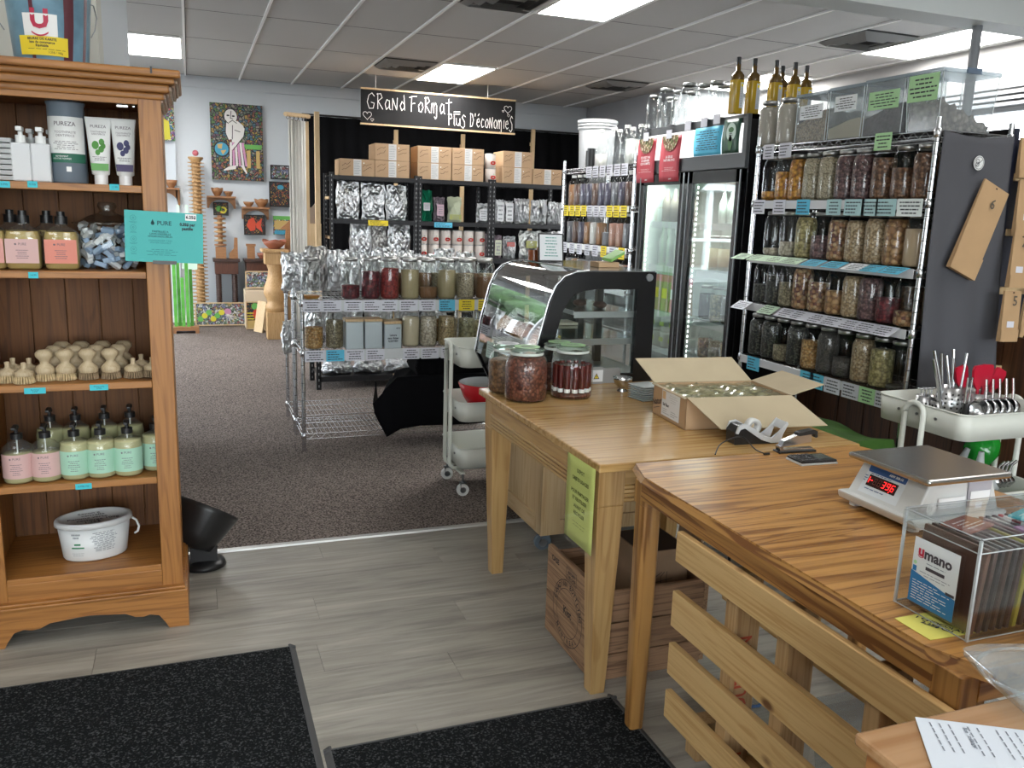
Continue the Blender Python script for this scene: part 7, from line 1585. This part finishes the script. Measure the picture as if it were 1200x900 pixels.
for i, (m, ph) in enumerate((('black', 'dark seeds'), ('pumpkin', 'pale green seeds'), ('lentil', 'green seeds'), ('beige', 'beige grain'))): mason('jar of %s on the third right cooler shelf, %s' % (ph, nth[i]), (3.14, 4.70-.125*i, 1.127-.32+.0), G[m], .18, 'jars inside the cooler', .95)
for i, (m, ph) in enumerate((('mix', 'brown nuts'), ('tan', 'tan nuts'), ('corn', 'golden grain'), ('mix', 'mixed nuts'))): mason('jar of %s on the low right cooler shelf, %s' % (ph, nth[i]), (3.14, 4.68-.125*i, .557), G[m], .14, 'jars inside the cooler', .92)
for i in range(5): clearb('pale drink bottle on the upper right cooler shelf, %s' % nth[i], (3.2, 4.68-.09*i, 1.427), gl_, .03, .2)
for i in range(4): mason('jar of cream powder on the second right cooler shelf, %s' % nth[i], (3.16, 4.68-.12*i, 1.127), G['cream'], .15, 'jars inside the cooler', .95)
# ---- rack 3: bottle rack left of the cooler
chrome_rack('wire_rack', 'chrome wire rack of slim bottles left of the glass door cooler', 2.99, 3.40, 5.50, 6.74, [.62, .92, 1.225, 1.53, 1.83], 1.90); rk3 = D.objects['wire_rack.001']; W = wpt(rk3)
W(B().box(3.41, 3.42, 5.52, 6.7, .6, 1.86), 'black_backing', blackmat)
for z in (1.53, 1.225, .92): W(B().box(2.972, 2.975, 5.53, 6.70, z-.045, z-.002), 'label_strip', white)
for z, seq in ((1.53, 'YYYYLLLYYY'), (1.225, 'LLLLLYLY'), (1.83, 'LLLLLL')):
    n_ = len(seq)
    for i, c in enumerate(seq):
        y = (6.62-1.02*i/(n_-1)) if z != 1.83 else 6.22-.12*i; M = FL((2.969, y, z+.002)); tag_on(W, M, .095, .085, papery if c == 'Y' else lav, i+int(z*9))
bc = {'purple': P('bottle dark violet', (.07, .06, .10), .35), 'dark': P('bottle dark brown', (.10, .045, .03), .35), 'amberb': P('bottle amber', (.28, .13, .05), .35), 'white': P('bottle milky', (.62, .60, .57), .4), 'salmon': P('bottle salmon', (.42, .22, .16), .35), 'grey': P('bottle grey', (.16, .16, .18), .35)}
_b = {}
def slim(label, loc, m, grp, lv=1, sc=1.):
    if not _b:
        o = B().lathe([(1e-4, .001), (.038, .001), (.041, .008), (.041, .175), (.030, .205), (.017, .222), (.017, .235)], (0, 0, 0), 14, pw=3).build('body', glass, None); _b['g'] = o.data; D.objects.remove(o)
        o = B().cyl((0, 0, 0), .020, .23, .25, 12).build('cap', P('bottle cap', (.6, .6, .58), .4), None); _b['c'] = o.data; D.objects.remove(o)
    t = thing('slim_bottle', label, 'bottle', loc, 0, grp); t.scale = (sc,)*3
    for n_, k in (('body', 'g'), ('cap', 'c')): link(D.objects.new(n_, _b[k]), t)
    if m:
        key = m.name+str(lv)
        if key not in _b: o = B().lathe([(1e-4, .003), (.036, .003), (.0385, .009), (.0385, .172*lv), (1e-4, .176*lv+.002)]+([] if lv < 1 else []), (0, 0, 0), 12, pw=3).build('contents', m, t); _b[key] = o.data
        else: link(D.objects.new('contents', _b[key]), t)
    return t
seq = ['amberb', 'dark', 'purple', 'purple', 'dark', 'purple', 'purple', 'grey', 'purple', 'dark']
for i, c in enumerate(seq): slim('slim bottle of dark spice on the upper bottle row beside the cooler, %s' % nth[i], (3.045, 6.655-.112*i, 1.531), bc[c], 'slim bottles on the upper row', 1)
seq = ['grey', 'dark', 'purple', 'amberb', 'white', 'amberb', 'grey', 'salmon', 'salmon', 'grey']; ph = ['grey leaves', 'dark brown spice', 'dark violet spice', 'amber spice', 'white powder', 'pale amber spice', 'grey spice', 'pinkish spice', 'salmon powder', 'grey seeds']
for i, c in enumerate(seq): slim('slim bottle of %s on the middle bottle row beside the cooler, %s' % (ph[i], nth[i]), (3.045, 6.655-.112*i, 1.226), bc[c], 'slim bottles on the middle row', .6 if i == 6 else 1)
for i in range(10): slim('slim bottle on the lower bottle row, mostly hidden by the display case, %s' % nth[i], (3.045, 6.655-.112*i, .921), bc[seq[(i*3) % 10]], 'slim bottles on the lower row', 1)
for i in range(7): slim('empty clear bottle on top of the bottle rack, %s' % nth[i], (3.06+.10*(i % 2), 6.20-.105*i, 1.831), bc['white'] if i in (0, 3) else None, 'bottles on top of the bottle rack', 1 if i else .5, 1.15 if i < 6 else 1.1)
t = thing('white_pail', 'large white plastic pail on top of the bottle rack', 'pail', (3.17, 6.52, 1.831)); wp_ = P('pail white', (.66, .67, .68), .4)
B().lathe([(1e-4, 0), (.135, 0), (.138, .005), (.15, .31)], (0, 0, 0), 28).build('body', wp_, t); b = B()
for z in (.31, .335): b.lathe([(.15, z), (.160, z+.003), (.160, z+.018), (.15, z+.02)], (0, 0, 0), 28)
b.lathe([(.15, .355), (.165, .358), (.165, .385), (.15, .39), (.12, .386), (1e-4, .386)], (0, 0, 0), 28); b.build('rim_and_lid', wp_, t)
top(B().cyl((3.04, 6.335, 1.831), .045, 0, .13, 16).cyl((3.04, 6.335, 1.831), .035, .13, .15, 16), 'black_canister', blackm, 'short black canister in front of the white pail', 'canister')
# ---- rack 1: low chrome racks of jars, foil bags behind
chrome_rack('wire_rack', 'low chrome wire rack holding two rows of jars left of the display case', .59, 1.80, 5.0, 5.40, [.115, .617, .912], .95, 'x')
rk1 = D.objects['wire_rack.002']; W = wpt(rk1)
chrome_rack('wire_rack', 'low chrome wire rack with foil bags, directly behind the jar rack', .59, 1.80, 5.47, 5.90, [.115, .60, .905], .93, 'x')
for z in (.617, .912): W(B().box(.60, 1.79, 4.985, 4.988, z-.060, z+.002), 'label_strip', P('strip grey white', (.55, .57, .58), .5))
def frow(z, items):
    for k, (x_, w_, m) in enumerate(items): M = FN((py(x_, 358 if z > .8 else 416, 4.98).x, 4.982, z+.003)); tag_on(W, M, w_*5/987, .068, m, k)
frow(.912, [(366, 21, lav), (389, 22, lav), (414, 21, lav), (436, 20, lav), (456, 20, lav), (479, 22, lav), (501, 20, lav), (524, 20, paperb), (547, 20, papery), (566, 12, papery)])
frow(.617, [(369, 23, lav), (393, 21, paperb), (416, 22, lav), (440, 22, lav), (482, 20, lav), (504, 22, lav), (525, 18, lav)])
r1 = [(364, None, 0, 'a few orange slices at the bottom'), (410.5, 'cran', .08, 'a third of red berries'), (434, 'cran', .16, 'dark red berries'), (456.5, 'goji', .18, 'red dried berries'), (480, 'khaki', .17, 'khaki powder'), (501.5, 'cocoa', .07, 'some brown powder'), (523, 'khaki', .165, 'khaki green powder'), (545, 'beige', .15, 'pale green powder'), (567, 'cocoa', .13, 'dark brown powder')]
for k, (x_, m, lv, ph) in enumerate(r1): t = mason('mason jar with %s, upper row of the low jar rack, %s' % (ph, nth[k]), (py(x_, 350, 5.06).x, 5.06, .913), G[m] if m else G['orange'], lv if m else .022, 'jars on the upper row of the low rack', 1.04)
r2 = [(368, 'corn', .13, 'golden grains'), (392, 'lentil', .17, 'olive brown lentils')]
for k, (x_, m, lv, ph) in enumerate(r2): mason('mason jar with %s, lower row of the low jar rack, %s' % (ph, nth[k]), (py(x_, 408, 5.06).x, 5.06, .618), G[m], lv, 'jars on the lower row of the low rack', 1.0)
tinm = P('blue grey tin', (.42, .48, .50), .35, .2)
for k, (x_, ph) in enumerate(((403+.5, 'left one'), (436, 'middle one'), (457.8, 'front one with handwriting'))):
    X = py([414, 436, 458][k], 408, 5.05).x; Y = 5.05-.01*(k == 2)
    t = thing('storage_tin', 'square blue-grey tin with a wooden lid on the low jar rack, %s' % ph, 'tin', (X, Y, .618), 0, 'square tins on the low rack')
    B().box(-.053, .053, -.053, .053, 0, .165 if k < 2 else .15).build('body', tinm, t, bevel=.006); zt = .165 if k < 2 else .15; B().box(-.055, .055, -.055, .055, zt+.001, zt+.017).build('wooden_lid', maple, t, bevel=.003)
    if k == 2: b = B(); M = FN((0, -.054, 0)); T(b, 'Levure\nsans gluten\n4,25/100g', .018, M, 0, .065, bold=.0006, sx=.85); T(b, '4070', .012, M, .03, .125, bold=.0003); b.build('writing', ink, t)
for k, (x_, m, lv, ph) in enumerate(((481, 'cream', .19, 'cream flour'), (501.5, 'white', .19, 'pale beans'), (523, 'oat', .19, 'oat flakes'), (544, None, .0, 'a single stick inside'), (564, 'curls', .16, 'pale yellow pasta'))): t = mason('jar with %s, lower row of low rack, right of tins, %s' % (ph, nth[k]), (py(x_, 408, 5.06).x, 5.06, .618), G[m] if m else None, lv, 'jars on the lower row of the low rack', .98)
B().tube([(-.02, 0, .01), (.03, 0, .15)], .004, 6).build('stick', bowlm, D.objects['mason_jar'].users_collection and t)
for k in range(8):
    mason('mason jar in the second row of the low rack, upper shelf, %s' % nth[k], (1.06+.105*k, 5.24, .913), G[['cran', 'goji', 'khaki', 'cocoa', 'beige', 'khaki', 'cocoa', 'tan'][k]], .14, 'second row jars on the low rack', 1.04)
    if k < 7: mason('mason jar in the second row of the low rack, lower shelf, %s' % nth[k], (.98+.115*k, 5.24, .618), G[['white', 'cream', 'oat', 'beige', 'corn', 'tan', 'curls'][k]], .15, 'second row jars on the low rack', .98)
# foil bags
fo = foil('silver foil', (.66, .67, .69)); fod = foil('dull foil', (.42, .41, .40), .3); fog = foil('green foil', (.02, .28, .15), .3, 40.); fop = foil('purple grey pouch', (.30, .24, .28), .4)
_sk = {}
def sackmesh(seed, fill=.5):
    if seed in _sk: return _sk[seed]
    rr = random.Random(seed); a = [rr.uniform(0, 6) for _ in range(8)]; b = B(); nu, nv = 14, 16
    def f(side):
        def g(u, v):
            e = math.sin(PI*u)**.6*math.sin(PI*min(1, v*.93+.0))**.5; th = (.5 if v < .6 else .5*(1-(v-.6)/.4)**.8)*e
            x = (u-.5)*(1-.10*math.sin(PI*v)*0-.06*math.sin(v*7+a[0])); y = side*th*(1+.25*math.sin(u*9+a[1])*math.sin(v*8+a[2])+.15*math.sin(u*21+v*17+a[3])+.1*math.sin(u*33-v*29+a[6]))
            return (x+.015*math.sin(v*19+a[4]), y+.06*math.sin(v*3+a[5])*v, v+.015*math.sin(u*13+a[7])*(v > .9))
        return g
    b.grid(f(-1), nu, nv).grid(f(1), nu, nv); o = b.build('bag', fo, None); _sk[seed] = o.data; D.objects.remove(o); return _sk[seed]
def sack(label, loc, w_, h, d, seed, grp, mat=None, rz=0, lab=None, lean=0, name='foil_bag'):
    t = thing(name, label, 'bag', loc, rz, grp); me = sackmesh(seed)
    if mat: me = me.copy(); me.materials[0] = mat
    o = D.objects.new('bag', me); link(o, t); o.scale = (w_, d, h); o.rotation_euler = (lean, 0, 0)
    if lab: b = B(); M = FN((0, -d*.58, 0)); Q(b, M, -w_*lab[1], w_*lab[1], h*lab[2], h*lab[3], 0, .002); q = b.build('label', lab[0], t); b = B(); fine(b, M, -w_*lab[1]*.8, w_*lab[1]*.8, h*lab[2]*1.1, h*lab[3]*.92, 4, 0, 2, .35, .003, True); b.build('label_print', inkg, q)
    return t
for k in range(9): sack('large silver foil bag on the rack behind the jars, %s' % nth[k], (.62+.145*k, 5.66+.03*(k % 2), .907), .155, .25+.02*((k*5) % 3), .075, k, 'foil bags behind the jar rack', fod if k == 1 else None, .1*(k % 3-1), lean=.05)
sack('silver foil bag hanging out of the left end of the rear wire rack', (.575, 5.62, .50), .13, .22, .08, 21, 'foil bags behind the jar rack', None, .9)
for k in range(5): sack('silver foil bag on the lower shelf of the rear wire rack, %s' % nth[k], (.78+.2*k, 5.7, .602), .19, .24, .09, 30+k, 'lower foil bags behind the jar rack', None, .1)
# low black shelf behind with flat foil bags
t = thing('steel_shelf', 'low black slotted steel shelf seen under the chrome racks', 'shelving', (1.75, 6.97, .006)); W = wpt(t); bs_ = P('black steel', (.014, .014, .016), .4, spec=.3)
slot = P('slot light', (.30, .30, .31), .7)
def slotted(x, y, z0, z1, W, sx=1):
    b = B().box(x-.019, x+.019, y-.002, y, z0, z1).box(x-.019 if sx > 0 else x+.017, x-.017 if sx > 0 else x+.019, y, y+.036, z0, z1); o = W(b, 'upright', bs_)
    b = B(); k = 0
    while z0+.03+.05*k < z1-.02: Q(b, FN((x, y-.002, z0+.03+.05*k)), -.004, .004, -.010, .010); k += 1
    if sx > 0:
        for q in range(k): Q(b, FL((x-.0192, y+.018, z0+.03+.05*q)), -.005, .005, -.010, .010)
    W(b, 'slots', slot, 0, o)
for x in (.92, 2.6):
    for y in (6.75, 7.15): slotted(x, y, .006, .55, W)
for z in (.10, .5): W(B().box(.92, 2.6, 6.748, 6.76, z-.03, z+.012).box(.92, 2.6, 7.17, 7.185, z-.03, z+.012).box(.92, 2.6, 6.75, 7.18, z+.004, z+.010), 'beam_and_deck', bs_)
for k in range(6): sack('silver foil bag lying on the low black shelf, %s' % nth[k], (1.08+.26*k, 6.86, .112), .24, .13, .14, 40+k, 'flat foil bags on the low black shelf')
# black cloth over boxes on the bottom shelf
t = thing('black_cover', 'black cloth thrown over a box at the right end of the low jar rack', 'cloth', (1.42, 5.16, .118))
bc_ = P('black cloth cover', (.004, .004, .005), .9, spec=.08)
def lerp(pts, u):
    k = u*(len(pts)-1); i = min(int(k), len(pts)-2); f = k-i; return [pts[i][q]*(1-f)+pts[i+1][q]*f for q in range(len(pts[0]))]
tb = [(-.34, .12, .24), (-.42, -.185, .165), (-.36, -.18, .23), (-.27, -.165, .315), (-.12, -.170, .325), (.08, -.168, .322), (.34, -.17, .325)]   # upper rim
lb = [(-.33, .12, .12), (-.415, -.19, .11), (-.338, -.19, -.045), (-.25, -.185, .0), (-.12, -.178, .012), (.08, -.182, .006), (.34, -.18, .008)]  # hem
def bf(u, v):
    a, c = lerp(tb, u), lerp(lb, u); w_ = .012*math.sin(u*34)*(v if v < .5 else 1-v)*2
    return (a[0]*v+c[0]*(1-v), a[1]*v+c[1]*(1-v)+w_-.012*(1-v), a[2]*v+c[2]*(1-v))
def bt(u, v):
    a = lerp(tb[2:], u); x = a[0]*(1-v)+(-.20+.54*u)*v; y = a[1]*(1-v)+.16*v; z = a[2]*(1-v)+(.30+.02*math.sin(u*8))*v+.012*math.sin(u*11+v*5)*math.sin(v*PI)
    return (x, y, z)
b = B().grid(bf, 48, 12).grid(bt, 36, 12)
b.grid(lambda u, v: (-.12+.46*u, -.10+.02*math.sin(u*25)*(1-v)+.03*v, .30+.15*v-.02*abs(math.sin(u*9))*v), 24, 6).grid(lambda u, v: (-.12+.46*u, -.07+.22*v, .45-.02*abs(math.sin(u*9))*(1-v)-.03*v), 24, 4).grid(lambda u, v: (-.12+.01*math.sin(v*9), -.10+.25*u, .28+.16*v), 6, 4)
b.build('cloth', bc_, t, solid=.004)
B().box(-.22, .33, -.14, .15, .0, .285).build('covered_box', card, t)
# ---- tall black shelving against the drape
t = thing('steel_shelf', 'long black slotted steel shelving with cartons on top, in front of the black drape', 'shelving', (2.73, 9.42, .006)); W = wpt(t)
UX = [1.41, 2.325, 3.18, 4.10]; SZ = [.93, 1.335, 1.79]
for i, x in enumerate(UX):
    for y in (9.2, 9.62): slotted(x, y, .006, 1.82, W)
    if i in (1, 2): slotted(x+.045, 9.2, .006, 1.82, W)
for i in range(3):
    for z in SZ+[.45]: W(B().box(UX[i]+.02, UX[i+1]-.02, 9.195, 9.205, z-.045, z-.002).box(UX[i]+.02, UX[i+1]-.02, 9.64, 9.65, z-.045, z-.002).box(UX[i], UX[i+1], 9.2, 9.65, z-.008, z), 'beam_and_deck', bs_)
for z, x0, x1, m in ((1.335, 432, 455, papery), (1.335, 509, 531, paperb)): M = FN((py((x0+x1)/2, 256, 9.18).x, 9.19, z-.004)); tag_on(W, M, (x1-x0)*9.3/987, .055, m, 3)
for z in (1.54, 1.12): W(B().box(1.40, 1.42, 9.22, 9.62, z, z+.03), 'side_batten', lightw)
cs = [(398, 439, 0, 'lowest box at the left end'), (439, 480, 0, 'lower box of the second stack from the left'), (439, 480, 1, 'upper box of the second stack from the left'), (489, 529, 0, 'lower box of the third stack'), (489, 529, 1, 'upper box of the third stack'), (529.5, 567, 0, 'lower box left of the apple cans'), (529.5, 567, 1, 'upper box left of the apple cans'), (589, 624, 0, 'lower box right of the apple cans'), (589, 624, 1, 'upper box right of the apple cans'), (624.5, 659, 0, 'single box at the right end')]
cm2 = P('carton tan', (.44, .29, .17), .75, var=.05)
for x0, x1, l, ph in cs:
    a, c = py(x0, 200, 9.25).x, py(x1, 200, 9.25).x; w_ = c-a; h = .175
    t = thing('cardboard_carton', 'cardboard carton with a white label on the black shelving, %s' % ph, 'box', ((a+c)/2, 9.25, 1.791+(h+.002)*l), 0, 'cartons on the black shelving')
    B().box(-w_/2+.003, w_/2-.003, 0, .34, 0, h).build('box', cm2, t, bevel=.003); B().box(-w_/2+.003, w_/2-.003, .16, .18, h-.001, h+.0005).build('tape', P('brown tape', (.32, .2, .1), .3), t)
    M = FN((0, -.001, 0)); b = B(); Q(b, M, -.04, .045, .004, h-.004); o = b.build('label', P('grey label', (.60, .60, .60), .7), t); b = B(); fine(b, M, -.032, .037, .015, h-.015, 8, 0, int(x0), .3, .0015); b.build('label_print', inkg, o)
    b = B(); disc(b, M, .07, h*.78, .007, 1, .002, n=8)
    for s_ in (-1, 1):
        rr = random.Random(int(x0)+s_)
        for q in range(2): stroke(b, M, [(s_*w_*.3-.05+.018*k, h*(.62-.25*q)+rr.uniform(-.012, .012)+.006*k) for k in range(6)], .004, 0, .0015)
    b.build('marker', [P('marker brown', (.10, .06, .04), .8), white], t)
_can = []
def can(label, x, y, z, grp='white cans with a red apple'):
    if not _can:
        t = thing('apple_can', label, 'can', (x, y, z), 0, grp); B().lathe([(1e-4, 0), (.060, 0), (.063, .004), (.063, .148), (.060, .152), (1e-4, .150)], (0, 0, 0), 18).build('can', P('can white', (.62, .56, .52), .35), t)
        B().lathe([(.064, .148), (.065, .152), (.064, .157), (.058, .157), (1e-4, .154)], (0, 0, 0), 18).build('rim', lidm, t)
        M = FN((.012, -.066, 0)); b = B(); disc(b, M, -.008, .055, .022, 0, .002, ry=.95); disc(b, M, .008, .055, .022, 0, .002, ry=.95); stroke(b, M, [(0, .075), (.004, .095)], .004, 1, .002); PL(b, M, [(.004, .085), (.020, .098), (.014, .082)], 2, .002); T(b, 'BIO', .013, M, 0, .055, 3, off=.003, bold=.0005); b.build('apple_logo', [P('apple red', (.60, .03, .015), .5), inkg, paperg, white], t); _can.append(t); return t
    return dup(_can[0], (x, y, z), None, label)
for x_, l in ((573, 0), (572.5, 1)): can('apple can on top of the black shelving, %s' % ('upper one' if l else 'lower one'), py(x_, 200, 9.32).x+.02, 9.33, 1.791+.158*l)
k = 0
for l, xs in ((1, (491, 502.5, 519, 535, 549.5, 560)), (0, (491, 501.5, 514, 530, 545, 555, 563))):
    for i, x_ in enumerate(xs):
        back = (i == 0 or i >= len(xs)-(1 if l else 2)); Y = 9.42 if back and i else 9.31
        X = py(x_, 283, Y).x
        if not l: X = min(X, 9e9)
        can('white apple can on the middle bay of the black shelving, %s layer, %s' % (('lower', 'upper')[l], nth[i]), 2.42+.136*i, 9.31, .931+.158*l) if i < 6 else None
def sp(x0, x1, Y=9.36): a, c = py(x0, 250, Y).x, py(x1, 250, Y).x; return (a+c)/2, c-a
for i, (x0, x1, z, h, seed, m, lab, ph) in enumerate(((393, 423, 1.336, .40, 1, None, None, 'large silver bag, upper left bay, left'), (422, 452, 1.336, .39, 2, None, None, 'large silver bag, upper left bay, middle'), (451, 478, 1.336, .38, 3, None, None, 'large silver bag, upper left bay, right'),
    (490, 507, 1.336, .34, 4, fog, (P('label grey', (.50, .52, .54), .5), .25, .35, .6), 'shiny green bag of the middle bay'), (508, 522, 1.336, .27, 5, fop, (P('pale pink', (.62, .42, .50), .6), .32, .25, .7), 'dark pouch with a pink label'), (523.5, 541, 1.336, .28, 6, P('white lime bag', (.52, .56, .40), .35, bump=.3, bs=15), (P('olive yellow', (.38, .40, .12), .6), .42, .1, .3), 'white and lime bag'), (558, 573, 1.336, .22, 7, None, (paper, .35, .15, .7), 'small silver pouch with a white label, right in the middle bay'),
    (579, 590, 1.336, .27, 8, None, (paper, .38, .1, .9), 'silver pouch, first in the right bay'), (590, 602, 1.336, .26, 9, None, (paper, .38, .1, .9), 'silver pouch, second in the right bay'), (602, 612, 1.336, .29, 10, None, None, 'silver pouch, third in the right bay'), (611, 621, 1.336, .29, 11, None, None, 'silver pouch, fourth in the right bay'), (621, 632, 1.336, .28, 12, None, None, 'silver pouch, fifth in the right bay'), (631, 642, 1.336, .29, 13, None, (P('label grey', (.50, .52, .54), .5), .25, .4, .8), 'silver pouch, sixth in the right bay'), (641, 651, 1.336, .27, 14, None, None, 'silver pouch, seventh in the right bay'), (650, 660, 1.336, .26, 15, None, None, 'silver pouch, last in the right bay'),
    (408, 436, .931, .40, 16, None, None, 'silver bag, lower left bay, left'), (433, 455, .931, .38, 17, fod, None, 'dull silver bag, lower left bay, middle'), (453, 482, .931, .37, 18, None, None, 'silver bag, lower left bay, right'),
    (565, 576, .931, .28, 19, fop, None, 'dark pouch beside the post, lower right'), (577, 589, .931, .27, 20, fop, (P('label lime white', (.55, .58, .45), .6), .35, .15, .8), 'pouch with a pale label right of the post, lower right bay'), (590, 607, .931, .26, 21, None, (P('label red white', (.55, .15, .13), .6), .3, .55, .75), 'pouch with a red label, lower right bay'), (608, 636, .931, .33, 22, foil('pale foil', (.7, .72, .70), .35), (P('olive yellow', (.38, .40, .12), .6), .25, .4, .65), 'large pale bag, lower right bay'), (634, 648, .931, .32, 23, None, None, 'silver bag behind the amber bottle, lower right bay'), (646, 660, .931, .33, 24, None, None, 'silver bag at the right end, lower right bay'))):
    X, w_ = sp(x0, x1); sack('%s of the black shelving' % ph, (X, 9.36+(.02 if seed % 2 else 0), z), w_*.9, h, .10, seed, 'bags on the black shelving', m, 0, lab, name='foil_bag')
clearb('amber bottle with a dark label on the lower right shelf', (py(633, 290, 9.25).x, 9.25, .931), P('amber bottle glass', (.22, .07, .02), .2), .04, .2, None, blackm)
top(B().box(3.92, 4.08, 9.23, 9.33, .932, .99), 'orange_box', P('orange card', (.55, .20, .10), .6), 'low orange box on the lower right shelf of the black shelving', 'box', bevel=.003)
